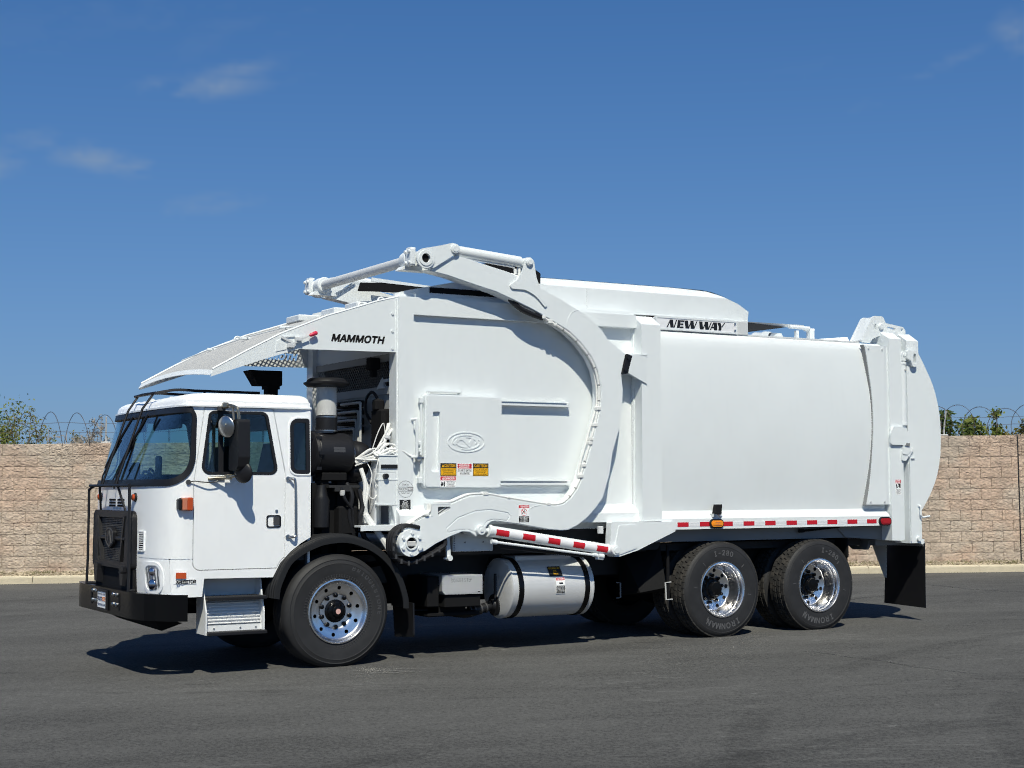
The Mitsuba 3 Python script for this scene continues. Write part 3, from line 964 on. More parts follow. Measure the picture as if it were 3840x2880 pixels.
# front: grille, vents, lamps, badge box
part('grille__surround', prism_x(rpoly([(-0.64, 0.93), (0.64, 0.93), (0.62, 1.465), (-0.62, 1.465)], [0.05, 0.05, 0.08, 0.08]).difference(rpoly([(-0.44, 0.99), (0.44, 0.99), (0.44, 1.40), (-0.44, 1.40)], 0.04)), -1.815, -1.75), 'black_plastic')
part('grille__mesh_backing', box(-1.775, -1.765, -0.60, 0.60, 0.95, 1.45), 'black_matte')
slats = [box(-1.792, -1.772, -0.45, 0.45, z, z + 0.007) for z in np.arange(0.985, 1.41, 0.0165)] + [box(-1.79, -1.772, y, y + 0.004, 0.98, 1.41) for y in np.arange(-0.44, 0.441, 0.02)]
part('grille__mesh', cat(slats), 'emblem_grey', kind='stuff')
part('grille__bar', cat(box(-1.822, -1.78, -0.46, 0.46, 1.185, 1.225, 0.012), hull([(-1.825, y, z) for y, z in ((-0.47, 1.42), (-0.43, 1.42), (-0.33, 0.99), (-0.29, 0.99))] + [(-1.78, y, z) for y, z in ((-0.47, 1.42), (-0.43, 1.42), (-0.33, 0.99), (-0.29, 0.99))]),
     hull([(-1.825, y, z) for y, z in ((0.47, 1.42), (0.43, 1.42), (0.33, 0.99), (0.29, 0.99))] + [(-1.78, y, z) for y, z in ((0.47, 1.42), (0.43, 1.42), (0.33, 0.99), (0.29, 0.99))])), 'black_plastic')
shield = rpoly([(-0.085, 1.30), (-0.14, 1.27), (-0.13, 1.16), (0.0, 1.105), (0.13, 1.16), (0.14, 1.27), (0.085, 1.30), (0, 1.315)], 0.03)
part('grille__emblem', prism_x(shield, -1.832, -1.80), 'black_plastic')
part('grille__emblem__rim', cat(prism_x(shield.buffer(-0.012).difference(shield.buffer(-0.022)), -1.836, -1.83), prism_x(LineString([(-0.07, 1.15), (0.0, 1.27), (0.07, 1.15)]).buffer(0.008, cap_style=2), -1.836, -1.83)), 'emblem_grey')
part('grille__lower_opening', cat(box(-1.782, -1.74, -0.62, 0.62, 0.72, 0.93)), 'black_matte')
for s in (-1, 1):
    part('grille__leg', hull([(-1.84, s * 0.50, 0.95), (-1.84, s * 0.36, 0.95), (-1.84, s * 0.47, 0.78), (-1.84, s * 0.40, 0.78), (-1.77, s * 0.54, 0.95), (-1.77, s * 0.34, 0.95), (-1.77, s * 0.50, 0.76), (-1.77, s * 0.38, 0.76)]), 'black_plastic')
part('grille__tow_pin', cyl((-1.83, -0.56, 0.905), (-1.93, -0.70, 0.915), 0.012, 8), 'black_plastic')
for s in (-1, 1):
    # five bar scoop vents low on the rounded corners
    vs = rpoly([(s * 0.665, 1.285), (s * 0.665, 1.10), (s * 0.80, 1.10), (s * 0.80, 1.285)], 0.012)
    part('cab__corner_vent', slab(vs.difference(affinity.scale(vs, 0.78, 0.86)), -0.012, 0.004), 'cab_white', smooth=35)
    for k in range(8):
        z = 1.12 + 0.0195 * k
        part('cab__corner_vent__louvre' if s < 0 else 'cab__corner_vent_001__louvre', slab(sbox(min(s * .68, s * .785), z, max(s * .68, s * .785), z + 0.009), -0.010, 0.002), 'cab_white')
    part('cab__corner_vent__backing' if s < 0 else 'cab__corner_vent_001__backing', slab(affinity.scale(vs, 0.82, 0.9), -0.001, 0.003), 'black_matte')
part('cab__hood_slots', cat([slab(sbox(y, z, y + 0.22, z + 0.018), -0.004, 0.002) for y in (-0.26, 0.02) for z in (1.50, 1.528, 1.556)]), 'black_matte')
part('cab__name_recess', cat([slab(sbox(-0.16 + 0.1 * k, 1.474, -0.09 + 0.1 * k, 1.496), -0.004, 0.002) for k in range(3)]), 'light_grey')
for s in (-1, 1):
    hs = [(s * 0.815, 0.985), (s * 0.815, 0.745), (s * 1.05, 0.755), (s * 1.05, 0.985)]
    hp = rpoly(hs, [0.07, 0.09, 0.07, 0.08])
    h = 'headlight' if s < 0 else 'headlight_001'
    part(h + '__bezel', slab(hp.buffer(0.028).difference(hp.buffer(-0.004)), -0.010, 0.01), 'cab_white', smooth=40)
    part(h + '__bowl', slab(hp, 0.0, 0.002), 'steel', smooth=True)
    part(h + '__lens', sheet(hp, -0.007), 'clear_glass', smooth=True)
    for zc, rr in ((0.925, 0.038), (0.81, 0.05)):
        c = cab_warp(np.array([[s * 0.935, zc, -0.004]]))[0]
        part(h + '__bulb', lathe([(rr, 0), (rr * 0.9, 0.012), (rr * 0.4, 0.02), (0.004, 0.022)], c - np.array([0.016, 0, 0]) * 0, (-1, 0.45 * s, 0), 16), 'chrome', smooth=True)
    # marker lamps high on the corners of the guard and on the front
    c = cab_warp(np.array([[s * 0.57, 1.59, 0.0]]))[0]
    part('front_marker', lathe([(0.030, 0.0), (0.030, 0.03), (0.02, 0.04), (0.004, 0.042)], c, (-1, 0, 0), 16), 'amber_lens', smooth=40)
    part('front_marker' + ('' if s < 0 else '_001') + '__base', lathe([(0.042, -0.002), (0.040, 0.012), (0.031, 0.016)], c, (-1, 0, 0), 16), 'black_plastic', smooth=40)
bx = near([(-1.575, 0.946), (-1.574, 0.818), (-1.371, 0.815), (-1.371, 0.868), (-1.441, 0.87), (-1.441, 0.944)], 0.004)
part('badge_plate', slab(bx, -0.005, 0.003), 'cab_white')
part('badge_plate__amber_marker', slab(near([(-1.549, 0.921), (-1.551, 0.868), (-1.465, 0.867), (-1.465, 0.919)], 0.004), -0.016, -0.004), 'amber_lens')
part('badge_plate__lettering', cat(*[text_on('XPEDITOR', -1.560 + dx, 0.823, -1.1752 - dx * 0.05, 0.031, width=0.184, bold=True) for dx in (0, 0.002, 0.004)]), 'logo_black')
# turn lamp on the corner
c = np.array([-1.485, -1.185, 1.53])
part('turn_lamp__base', box(-1.535, -1.515, -1.19, -1.14, 1.475, 1.586, 0.008), 'black_plastic')
part('turn_lamp__housing', box(-1.52, -1.475, -1.232, -1.14, 1.474, 1.588, 0.008), 'lens_base')
part('turn_lamp__lens', box(-1.476, -1.425, -1.236, -1.15, 1.472, 1.590, 0.008), 'amber_lens')
part('turn_lamp__side_lens', box(-1.556, -1.522, -1.222, -1.14, 1.482, 1.580, 0.012), 'black_plastic')
# cable from the mirror into the cab corner
part('mirror_cable', cat(tube(crom([(-1.452, -1.175, 1.729), (-1.40, -1.20, 1.735), (-1.30, -1.22, 1.725), (-1.22, -1.22, 1.73), (-1.16, -1.23, 1.762)], 6), 0.006, 6), cyl((-1.455, -1.150, 1.728), (-1.455, -1.185, 1.728), 0.022, 12)), 'emblem_grey', smooth=40)

# limb guard over grille and windscreen
gx = -1.845
for s in (-1, 1):
    part('limb_guard__post', tube(crom([(gx + 0.03, s * 0.60, 1.70), (gx, s * 0.68, 1.66), (gx, s * 0.69, 1.60), (gx, s * 0.70, 1.02), (gx - 0.005, s * 0.71, 0.74)], 5), 0.0135, 8), 'black_plastic', smooth=40)
    part('limb_guard__screen_rod', tube(np.array([(gx, s * 0.232, 1.70), (-1.60, s * 0.234, 2.425), (-1.50, s * 0.247, 2.57)]), 0.0115, 8), 'black_plastic', smooth=40)
    part('limb_guard__strut', tube(np.array([(gx, s * 0.31, 1.69), (-1.80, s * 0.42, 1.46)]), 0.011, 8), 'black_plastic', smooth=40)
    part('limb_guard__foot', tube(np.array([(gx - 0.005, s * 0.71, 0.745), (gx + 0.08, s * 0.62, 0.745)]), 0.012, 8), 'black_plastic', smooth=40)
part('limb_guard__top_bar', tube(np.array([(gx, -0.66, 1.70), (gx - 0.006, 0, 1.70), (gx, 0.66, 1.70)]), 0.0135, 8), 'black_plastic', smooth=40)
part('roof_guard__front_bar', tube(np.array([(-1.505, -0.33, 2.575), (-1.53, 0.0, 2.573), (-1.505, 0.33, 2.572)]), 0.014, 8), 'black_plastic', smooth=40)
for s in (-1, 1):
    part('roof_guard__rail', tube(crom([(-1.505, s * 0.32, 2.573), (-1.40, s * 0.32, 2.595), (-1.28, s * 0.32, 2.612), (-1.05, s * 0.32, 2.607), (-0.46, s * 0.32, 2.605)], 5), 0.013, 8), 'black_plastic', smooth=40)
    part('roof_guard__foot', cat(cyl((-1.02, s * 0.32, 2.55), (-1.02, s * 0.32, 2.60), 0.012, 8), cyl((-0.5, s * 0.32, 2.55), (-0.5, s * 0.32, 2.60), 0.012, 8)), 'black_plastic')
for y, x, z, e in ((-0.95, -1.30, 2.512, 0), (-0.52, -1.42, 2.515, 0), (0.0, -1.44, 2.52, 0), (0.52, -1.42, 2.515, 0)):
    part('roof_marker', hull([(x - 0.025, y - 0.016, z - 0.012), (x - 0.025, y + 0.016, z - 0.012), (x + 0.03, y - 0.016, z), (x + 0.03, y + 0.016, z), (x, y - 0.01, z + 0.018), (x, y + 0.01, z + 0.018), (x + 0.024, y, z + 0.018)]), 'light_grey', smooth=40)
for s, a in ((-0.20, 0), (0.28, 0)):
    arm = np.array([(-1.795, s - 0.10, 1.66), (-1.762, s + 0.02, 1.86), (-1.62, s - 0.24, 2.33)])
    part('wiper', cat(tube(np.array([(-1.80, s + 0.18, 1.67), (-1.78, s + 0.16, 1.80), (-1.665, s - 0.06, 2.14)]), 0.008, 6), tube(np.array([(-1.758, s + 0.155, 1.87), (-1.70, s + 0.01, 2.08), (-1.598, s - 0.215, 2.36)]), 0.013, 6)), 'black_plastic')

# bumper
prof = [(-1.455, -1.20), (-1.62, -1.20), (-1.74, -1.175), (-1.82, -1.10), (-1.865, -0.92), (-1.875, -0.78)]
prof = prof + [(x, -y) for x, y in prof[::-1]]
innr = [(x + (0.0 if abs(x + 1.455) < 1e-6 else 0.07), y * 0.955) for x, y in prof]
ring = prof + innr[::-1]
bm = tm(prism_z([(x, y) for x, y in ring[::-1]], 0.0, 0.235))
bv = bm.vertices
bv[:, 2] = bv[:, 2] + 0.487 + 0.018 * ssn(-1.5, -1.8, bv[:, 0])
part('bumper__beam', bm, 'black_gloss', smooth=25)
bt = tm(prism_z([(x, y) for x, y in ring[::-1]], 0.235, 0.2355))
part('bumper__top_flange', cat([hull([(-1.86, -0.9, 0.722), (-1.86, 0.9, 0.722), (-1.78, -0.88, 0.722), (-1.78, 0.88, 0.722), (-1.86, -0.9, 0.73), (-1.86, 0.9, 0.73), (-1.78, -0.88, 0.73), (-1.78, 0.88, 0.73)])]), 'black_gloss')
part('bumper__shroud', cat(box(-1.62, -1.45, -0.85, 0.85, 0.50, 0.72), box(-1.84, -1.6, -0.50, -0.42, 0.56, 0.66), box(-1.84, -1.6, 0.42, 0.50, 0.56, 0.66), box(-1.84, -1.6, -0.06, 0.06, 0.60, 0.72), box(-1.84, -1.5, -0.95, -0.88, 0.60, 0.72), box(-1.84, -1.5, 0.88, 0.95, 0.60, 0.72), hull([(-1.64, -0.35, 0.47), (-1.66, 0.75, 0.46), (-1.5, -0.6, 0.36), (-1.5, 0.8, 0.38), (-1.64, -0.7, 0.52), (-1.66, 0.95, 0.5), (-1.4, -0.9, 0.45), (-1.4, 0.9, 0.45)])), 'black_matte')
for y in (0.36, 0.25, -0.33, -0.44):
    for z in (0.695, 0.605):
        part('bumper__bolt', lathe([(0.020, 0), (0.020, 0.012), (0.012, 0.018), (0.003, 0.02)], (-1.874, y, z), (-1, 0, 0), 10), 'steel', smooth=40)
for y in (0.41, -0.52):
    part('bumper__tow_slot', prism_x(rpoly([(y - 0.018, 0.56), (y + 0.018, 0.56), (y + 0.018, 0.72), (y - 0.018, 0.72)], 0.015), -1.879, -1.86), 'black_matte')
part('dealer_plate__panel', box(-1.892, -1.878, -0.145, 0.165, 0.535, 0.715, 0.004), 'decal_white')
def text_front(text, y, z, x, h, width=None, bold=False):
    m = text_on(text, 0, 0, 0, h, width=width, bold=bold)
    v = m.vertices.copy()
    return trimesh.Trimesh(np.stack([x + v[:, 1], y - v[:, 0], z + v[:, 2]], 1), m.faces, process=False)


part('dealer_plate__frame', prism_x(Polygon([(-0.15, 0.53), (0.17, 0.53), (0.17, 0.72), (-0.15, 0.72)], [[(-0.13, 0.55), (0.15, 0.55), (0.15, 0.70), (-0.13, 0.70)]]), -1.896, -1.877), 'black_plastic')
part('dealer_plate__lettering', cat(text_front('TRUCK', 0.135, 0.617, -1.894, 0.035, 0.14, True)), 'decal_navy')
part('dealer_plate__lettering', cat(text_front('SITE', -0.015, 0.617, -1.894, 0.035, 0.10, True)), 'decal_orange')
part('dealer_plate__small_print', cat(text_front('TRUCKSITE.COM', 0.13, 0.572, -1.894, 0.016, 0.24), text_front('(877) 887-4225', 0.13, 0.672, -1.894, 0.013, 0.24)), 'decal_navy')

# entry steps
for x0, x1 in ((-1.275, -1.262), (-0.725, -0.712)):
    side = [(-1.14, 0.352), (-1.14, 0.56), (-1.06, 0.84), (-0.80, 0.86), (-0.80, 0.352)]
    side = [(-1.16, 0.352), (-1.16, 0.55), (-1.10, 0.70), (-1.06, 0.84), (-0.90, 0.86), (-0.90, 0.352)]
    part('cab_step__side_plate', prism_x(side, x0, x1), 'aluminium_step')
part('cab_step__back_plate', box(-1.262, -0.725, -0.93, -0.92, 0.64, 0.86), 'aluminium_step')
part('cab_step__lower_plate', hull([(x, y, z) for x in (-1.262, -0.725) for y, z in ((-1.10, 0.375), (-1.11, 0.375), (-1.10, 0.432), (-1.11, 0.432))]), 'aluminium_step')
part('cab_step__grating_backing', hull([(x, y, z) for x in (-1.262, -0.725) for y, z in ((-1.065, 0.42), (-1.055, 0.42), (-1.0, 0.655), (-0.99, 0.655))]), 'aluminium_step')
for k in range(7):
    f = k / 6.5
    y, z = -1.105 + 0.065 * f, 0.452 + 0.19 * f
    for q in range(5):
        x0 = -1.258 + 0.119 * (q - (0.35 if k % 2 else 0.0) + 0.1) 
        x1 = min(x0 + 0.112, -0.732)
        x0 = max(x0, -1.258)
        if x1 - x0 > 0.02:
            part('cab_step__grating_slat', hull([(x, yy, zz) for x in (x0, x1) for yy, zz in ((y - 0.006, z - 0.004), (y - 0.006, z + 0.004), (y + 0.045, z + 0.004), (y + 0.045, z))]), 'decal_white')
for z, y1 in ((0.675, -1.20), (0.362, -1.215)):
    part('cab_step__tread', box(-1.265, -0.705, y1, -0.96, z - 0.014, z + 0.014, 0.004), 'black_plastic')
    part('cab_step__tread_ribs', cat([box(x, x + 0.006, y1 + 0.004, -0.97, z + 0.013, z + 0.019) for x in np.arange(-1.255, -0.715, 0.014)]), 'emblem_grey', kind='stuff')
for x in (-1.18, -0.93, -0.78):
    part('cab_step__bolt', cyl((x, -1.109, 0.405), (x, -1.118, 0.405), 0.008, 8), 'steel')

# grab handle behind the door
part('grab_handle', tube(crom([(-0.50, -1.165, 1.758), (-0.47, -1.215, 1.758), (-0.448, -1.222, 1.735), (-0.443, -1.225, 1.6), (-0.440, -1.225, 1.35), (-0.438, -1.222, 1.245), (-0.46, -1.215, 1.222), (-0.50, -1.165, 1.222)], 5), 0.0135, 8), 'steel', smooth=40)
part('grab_handle__foot', cat(cyl((-0.50, -1.165, 1.758), (-0.50, -1.185, 1.758), 0.022, 12), cyl((-0.50, -1.165, 1.222), (-0.50, -1.185, 1.222), 0.022, 12)), 'steel', smooth=40)

# near side mirrors
part('side_mirror__housing', prism_x(rpoly([(-1.455, 1.85), (-1.40, 1.825), (-1.235, 1.835), (-1.235, 2.29), (-1.475, 2.29), (-1.485, 1.95)], [0.12, 0.05, 0.02, 0.03, 0.03, 0.06]), -1.10, -0.99), 'black_plastic', smooth=30)
part('side_mirror__glass', prism_x(rpoly([(-1.45, 1.87), (-1.25, 1.86), (-1.25, 2.27), (-1.46, 2.27)], 0.02), -0.989, -0.986), 'mirror_glass')
part('side_mirror__lower_dish', lathe([(0.005, -0.030), (0.05, -0.026), (0.085, -0.015), (0.10, 0.0), (0.098, 0.010)], (-1.03, -1.41, 1.815), (1, 0.65, 0.1), 24), 'black_plastic', smooth=True)
part('side_mirror__upper_dish', lathe([(0.005, -0.022), (0.05, -0.019), (0.09, -0.010), (0.100, 0.0), (0.098, 0.006)], (-1.155, -1.31, 2.225), (1, 0.5, 0.15), 24), 'steel', smooth=True)
parts('side_mirror__arm', [tube(crom([(-1.14, -1.17, 2.42), (-1.11, -1.24, 2.425), (-1.075, -1.35, 2.40), (-1.06, -1.37, 2.34), (-1.06, -1.37, 2.28)], 5), 0.014, 8),
     tube(np.array([(-1.27, -1.185, 1.762), (-1.12, -1.27, 1.77), (-1.05, -1.36, 1.79), (-1.05, -1.36, 1.84)]), 0.015, 8), tube(np.array([(-1.05, -1.36, 1.775), (-0.98, -1.42, 1.775), (-0.955, -1.43, 1.79)]), 0.009, 6), tube(np.array([(-1.17, -1.33, 2.24), (-1.10, -1.36, 2.28), (-1.09, -1.30, 2.40)]), 0.012, 6)], 'brassy_steel', smooth=40)
part('side_mirror__bracket', cat(box(-1.272, -1.12, -1.19, -1.165, 1.745, 1.775, 0.003), box(-1.19, -1.12, -1.20, -1.16, 2.375, 2.415, 0.003)), 'emblem_grey')
part('side_mirror__clamp', cat(box(-1.14, -1.08, -1.30, -1.22, 1.75, 1.80, 0.01), box(-1.16, -1.10, -1.24, -1.19, 2.395, 2.45, 0.012), cyl((-1.06, -1.36, 1.79), (-1.06, -1.36, 1.85), 0.024, 10)), 'brassy_steel')

# exhaust stack and air intake behind the cab
part('exhaust_stack', cat(prism_x([(-0.06, 2.40), (0.06, 2.40), (0.06, 2.70), (-0.06, 2.70)], -0.27, -0.165), prism_y([(-0.478, 2.848), (-0.137, 2.848), (-0.137, 2.70), (-0.385, 2.70)], -0.10, 0.10)), 'black_matte')
part('exhaust_stack__collar', box(-0.285, -0.15, -0.075, 0.075, 2.665, 2.70), 'black_matte')
# ---------------------------------------------------------------- wheels
def ground_z(x):
    return math.tan(AL) * x


def flat(m):
    m.vertices[:, 2] = np.maximum(m.vertices[:, 2], ground_z(0) + m.vertices[:, 0] * math.tan(AL) + 0.001)
    return m


def tyre(x, y_out, zc, prof, s):
    """prof: (r, depth from the outer sidewall plane); s = -1 near side (outside towards -y)."""
    m = lathe([(r, d) for r, d in prof], (x, y_out, zc), (0, -s, 0), 120, close=False)
    return m


def letters(text, x, y, zc, rad, h, a0, step, s=-1):
    """Raised sidewall letters around the wheel; a0 in degrees clockwise from the top as seen from outside."""
    out = []
    for k, ch in enumerate(text):
        if ch == ' ':
            continue
        m = meshkit.text_mesh(ch, h, 0.002, True)
        v = m.vertices.copy()
        v[:, 0] -= (v[:, 0].max() + v[:, 0].min()) / 2
        a = math.radians(a0 + k * step)
        px, pz = rad * math.sin(a), rad * math.cos(a)
        xx = px + v[:, 0] * math.cos(a) + v[:, 1] * math.sin(a)
        zz = pz - v[:, 0] * math.sin(a) + v[:, 1] * math.cos(a)
        out.append(trimesh.Trimesh(np.stack([x + xx, y - v[:, 2], zc + zz], 1), m.faces, process=False))
    return cat(out)


FRONT_PROF = [(0.292, 0.03), (0.297, 0.014), (0.318, 0.006), (0.345, 0.004), (0.350, 0.0015), (0.362, 0.001), (0.40, -0.006), (0.44, -0.006), (0.449, -0.010), (0.456, -0.006), (0.478, 0.0), (0.486, -0.003), (0.494, 0.004), (0.512, 0.016), (0.525, 0.032),
              (0.533, 0.05), (0.536, 0.085), (0.536, 0.10), (0.524, 0.101), (0.524, 0.109), (0.536, 0.11), (0.537, 0.165), (0.525, 0.166), (0.525, 0.176), (0.537, 0.177), (0.537, 0.235), (0.525, 0.236), (0.525, 0.246), (0.536, 0.247), (0.536, 0.262),
              (0.533, 0.30), (0.525, 0.318), (0.50, 0.338), (0.45, 0.352), (0.35, 0.345), (0.292, 0.32)]
REAR_PROF = [(0.292, 0.03), (0.298, 0.010), (0.32, 0.003), (0.36, 0.0), (0.43, -0.002), (0.458, 0.003), (0.463, 0.000), (0.470, 0.004), (0.480, 0.006), (0.488, 0.012), (0.505, 0.022), (0.511, 0.034), (0.511, 0.245), (0.505, 0.256), (0.48, 0.268), (0.40, 0.278), (0.32, 0.27), (0.292, 0.25)]


def tread_blocks(x, y_out, zc, s, R=0.5255, base=0.510, n=50):
    V, F = [], []
    quads = np.array([[0, 1, 2, 3], [4, 7, 6, 5], [0, 4, 5, 1], [1, 5, 6, 2], [2, 6, 7, 3], [3, 7, 4, 0]])
    rows = [(0.022, 0.068, 0.0, 0.90, 0.006), (0.078, 0.124, 0.5, 0.80, 0.0), (0.131, 0.140, 0.2, 0.9, 0.004), (0.147, 0.193, 0.5, 0.80, 0.0), (0.203, 0.252, 0.0, 0.90, 0.006)]
    for d0, d1, off, fill, low in rows:
        for k in range(n):
            a0 = 2 * math.pi * (k + off) / n
            a1 = a0 + 2 * math.pi / n * fill
            sk = 2 * math.pi / n * 0.22 if 0.07 < d0 < 0.19 else 0.0
            R1 = R - low
            b = len(V)
            for r, t in ((base - 0.004, 0.0), (R1, 0.003)):
                for d, a in ((d0 + t, a0), (d1 - t, a0 + sk), (d1 - t, a1 + sk), (d0 + t, a1)):
                    V.append((x + r * math.sin(a), y_out - s * d, zc + r * math.cos(a)))
            F += (quads + b).tolist()
    V, F = np.array(V), np.array(F)
    T = np.vstack([F[:, [0, 1, 2]], F[:, [0, 2, 3]]])
    m = trimesh.Trimesh(V, T, process=False)
    if m.volume < 0:
        m.faces = m.faces[:, ::-1]
    return m


def wheel_disc(x, y, zc, s, prof, holes_r, hole_rad, n_hole=10, phase=0.0, n=96):
    """Polished wheel: (r, depth) section revolved about the axle with hand holes cut through."""
    c = m3.CrossSection([np.array(prof, np.float32)], m3.FillRule.NonZero)
    m = c.revolve(n)                               # about the profile's y axis, which becomes z
    cut = [m3.Manifold.cylinder(1.0, hole_rad, hole_rad, 20, True).translate((holes_r * math.cos(a), holes_r * math.sin(a), 0)) for a in (phase + np.arange(n_hole) * 2 * math.pi / n_hole)]
    m = m - m3.Manifold.batch_boolean(cut, m3.OpType.Add)
    m = tm(m)
    v = m.vertices
    # local z = depth inwards -> +y on the near side
    w = np.stack([x + v[:, 0], y - s * v[:, 2], zc + v[:, 1]], 1)
    f = m.faces[:, ::-1] if s < 0 else m.faces
    return trimesh.Trimesh(w, f, process=False)


def front_wheel(s):
    nm = nk(TK + '__front_wheel')[len(TK) + 2:]
    x, zc, y = 0.0, 0.516, s * 1.205
    part(nm + '__tyre', flat(tyre(x, y, zc, FRONT_PROF, s)), 'tyre_rubber', smooth=35)
    if s < 0:
        part(nm + '__tyre_lettering', letters('BRIDGESTONE', x, y + 0.0015 - 0.0065, zc, 0.405, 0.042, 22, 7.2), 'emblem_grey')
        dash = [mv(letters('I', x, y + 0.0005, zc, 0.322, 0.024, a, 1), 0) for a in np.arange(-95, 185, 4.6)]
        part(nm + '__tyre_bead_ribs', cat(dash), 'emblem_grey', kind='stuff')
    prof = [(0.302, -0.004), (0.302, 0.012), (0.285, 0.016), (0.285, 0.20), (0.278, 0.20), (0.272, 0.07), (0.247, 0.062), (0.190, 0.068), (0.165, 0.085), (0.108, 0.085), (0.108, 0.070), (0.158, 0.068), (0.172, 0.055), (0.212, 0.046), (0.250, 0.040), (0.266, 0.030), (0.276, 0.008), (0.290, -0.006)]
    part(nm + '__rim', wheel_disc(x, y, zc, s, prof, 0.221, 0.0185, phase=0.18), 'polished_aluminium', smooth=38)
    part(nm + '__brake_drum', cyl((x, y - s * 0.11, zc), (x, y - s * 0.30, zc), 0.24, 32), 'black_matte', smooth=40)
    for k in range(10):
        a = 0.32 + k * 2 * math.pi / 10
        part(nm + '__lug_nut', lathe([(0.021, 0.0), (0.021, 0.02), (0.014, 0.03), (0.003, 0.032)], (x + 0.148 * math.cos(a), y - s * 0.068, zc + 0.148 * math.sin(a)), (0, s, 0), 10), 'black_gloss', smooth=40)
    part(nm + '__hub', cat(lathe([(0.106, 0.0), (0.106, 0.012), (0.090, 0.02), (0.085, 0.04), (0.078, 0.048), (0.058, 0.052), (0.05, 0.072), (0.042, 0.076)], (x, y - s * 0.075, zc), (0, s, 0), 32), cat([cyl((x + 0.068 * math.cos(a), y - s * 0.04, zc + 0.068 * math.sin(a)), (x + 0.068 * math.cos(a), y - s * 0.018, zc + 0.068 * math.sin(a)), 0.009, 8) for a in np.arange(6) * math.pi / 3])), 'black_gloss', smooth=40)
    part(nm + '__hub_window', cyl((x, y - s * 0.01, zc), (x, y + s * 0.003, zc), 0.025, 20), 'hub_cap_red', smooth=40)


def rear_wheel(x, s, txt=0):
    nm = nk(TK + '__rear_wheel')[len(TK) + 2:]
    zc, y = 0.560, s * 1.215
    for yo, which in ((y, 'outer'), (y - s * 0.345, 'inner')):
        m = cat(tyre(x, yo, zc, REAR_PROF, s))
        part(nm + f'__{which}_tyre', flat(m), 'tyre_rubber', smooth=35)
        part(nm + f'__{which}_tread', flat(tread_blocks(x, yo, zc, s)), 'tread_rubber')
    prof = [(0.302, -0.004), (0.302, 0.012), (0.286, 0.016), (0.286, 0.262), (0.278, 0.262), (0.255, 0.242), (0.12, 0.242), (0.12, 0.220), (0.165, 0.218), (0.175, 0.210), (0.228, 0.203), (0.244, 0.187), (0.254, 0.12), (0.262, 0.06), (0.272, 0.05), (0.276, 0.012), (0.290, -0.006)]
    part(nm + '__rim', wheel_disc(x, y, zc, s, prof, 0.205, 0.022, phase=0.1 + 0.25 * txt), 'polished_aluminium', smooth=38)
    part(nm + '__brake_drum', cyl((x, y - s * 0.23, zc), (x, y - s * 0.70, zc), 0.235, 32), 'black_matte', smooth=40)
    part(nm + '__hub', cat(lathe([(0.125, 0.0), (0.125, 0.03), (0.110, 0.04), (0.105, 0.055), (0.085, 0.06), (0.080, 0.10), (0.07, 0.112), (0.004, 0.115)], (x, y - s * 0.219, zc), (0, s, 0), 32),
                           cat([cyl((x + 0.10 * math.cos(a), y - s * 0.187, zc + 0.10 * math.sin(a)), (x + 0.10 * math.cos(a), y - s * 0.157, zc + 0.10 * math.sin(a)), 0.009, 8) for a in np.arange(8) * math.pi / 4])), 'black_gloss', smooth=40)
    for k in range(10):
        a = 0.2 + k * 2 * math.pi / 10
        part(nm + '__lug_nut', lathe([(0.019, 0.0), (0.019, 0.03), (0.012, 0.038), (0.003, 0.04)], (x + 0.146 * math.cos(a), y - s * 0.219, zc + 0.146 * math.sin(a)), (0, s, 0), 10), 'black_gloss', smooth=40)
    if s < 0:
        a = (-14, 8)[txt]
        part(nm + '__tyre_lettering', cat(letters('I-280', x, y - 0.0015, zc, 0.373, 0.054, a, 8.0), letters('IRONMAN', x, y - 0.0015, zc, 0.366, 0.060, (150, 155)[txt], 10),
             cat([bar((x + 0.35 * math.sin(q), y - 0.001, zc + 0.35 * math.cos(q)), (x + 0.395 * math.sin(q), y - 0.001, zc + 0.395 * math.cos(q)), 0.006, 0.006) for q in np.radians((48, 100, 215, 275, 318))])), 'tyre_letter')


front_wheel(-1)
front_wheel(1)
AX1, AX2 = 4.5455, 5.931
for k, x in enumerate((AX1, AX2)):
    rear_wheel(x, -1, k)
    rear_wheel(x, 1, k)
part('chassis__front_axle', cat(cyl((0, -0.9, 0.516), (0, 0.9, 0.516), 0.07, 16), box(-0.06, 0.06, -0.7, 0.7, 0.40, 0.50, 0.02)), 'black_matte')
for x in (AX1, AX2):
    part('chassis__rear_axle', cat(cyl((x, -0.6, 0.56), (x, 0.6, 0.56), 0.10, 20), lathe([(0.02, -0.24), (0.18, -0.2), (0.24, 0), (0.18, 0.2), (0.02, 0.24)], (x, 0.0, 0.56), (1, 0, 0), 20)), 'black_matte', smooth=40)

# ---------------------------------------------------------------- chassis and what hangs on it
for s in (-1, 1):
    y0, y1 = sorted((s * 0.43, s * 0.52))
    part('chassis__rail', box(-1.5, 7.0, y0, y1, 0.72, 1.0), 'dark_frame')
part('chassis__crossmember', cat([box(x - 0.05, x + 0.05, -0.43, 0.43, 0.76, 0.98) for x in (-1.2, 0.7, 1.8, 3.2, 4.2, 5.2, 6.4, 6.9)]), 'dark_frame')
part('chassis__belly_tank', cat(cyl((-1.2, 0.95, 0.62), (-0.6, 0.95, 0.62), 0.24, 24), box(1.0, 3.4, 0.55, 1.1, 0.42, 0.95, 0.04)), 'black_matte')
part('chassis__engine', cat(box(-1.1, 0.55, -0.34, 0.34, 0.55, 1.35, 0.05), box(0.5, 1.2, -0.2, 0.2, 0.5, 0.95, 0.05), box(1.2, 4.2, -0.07, 0.07, 0.66, 0.80)), 'black_matte')
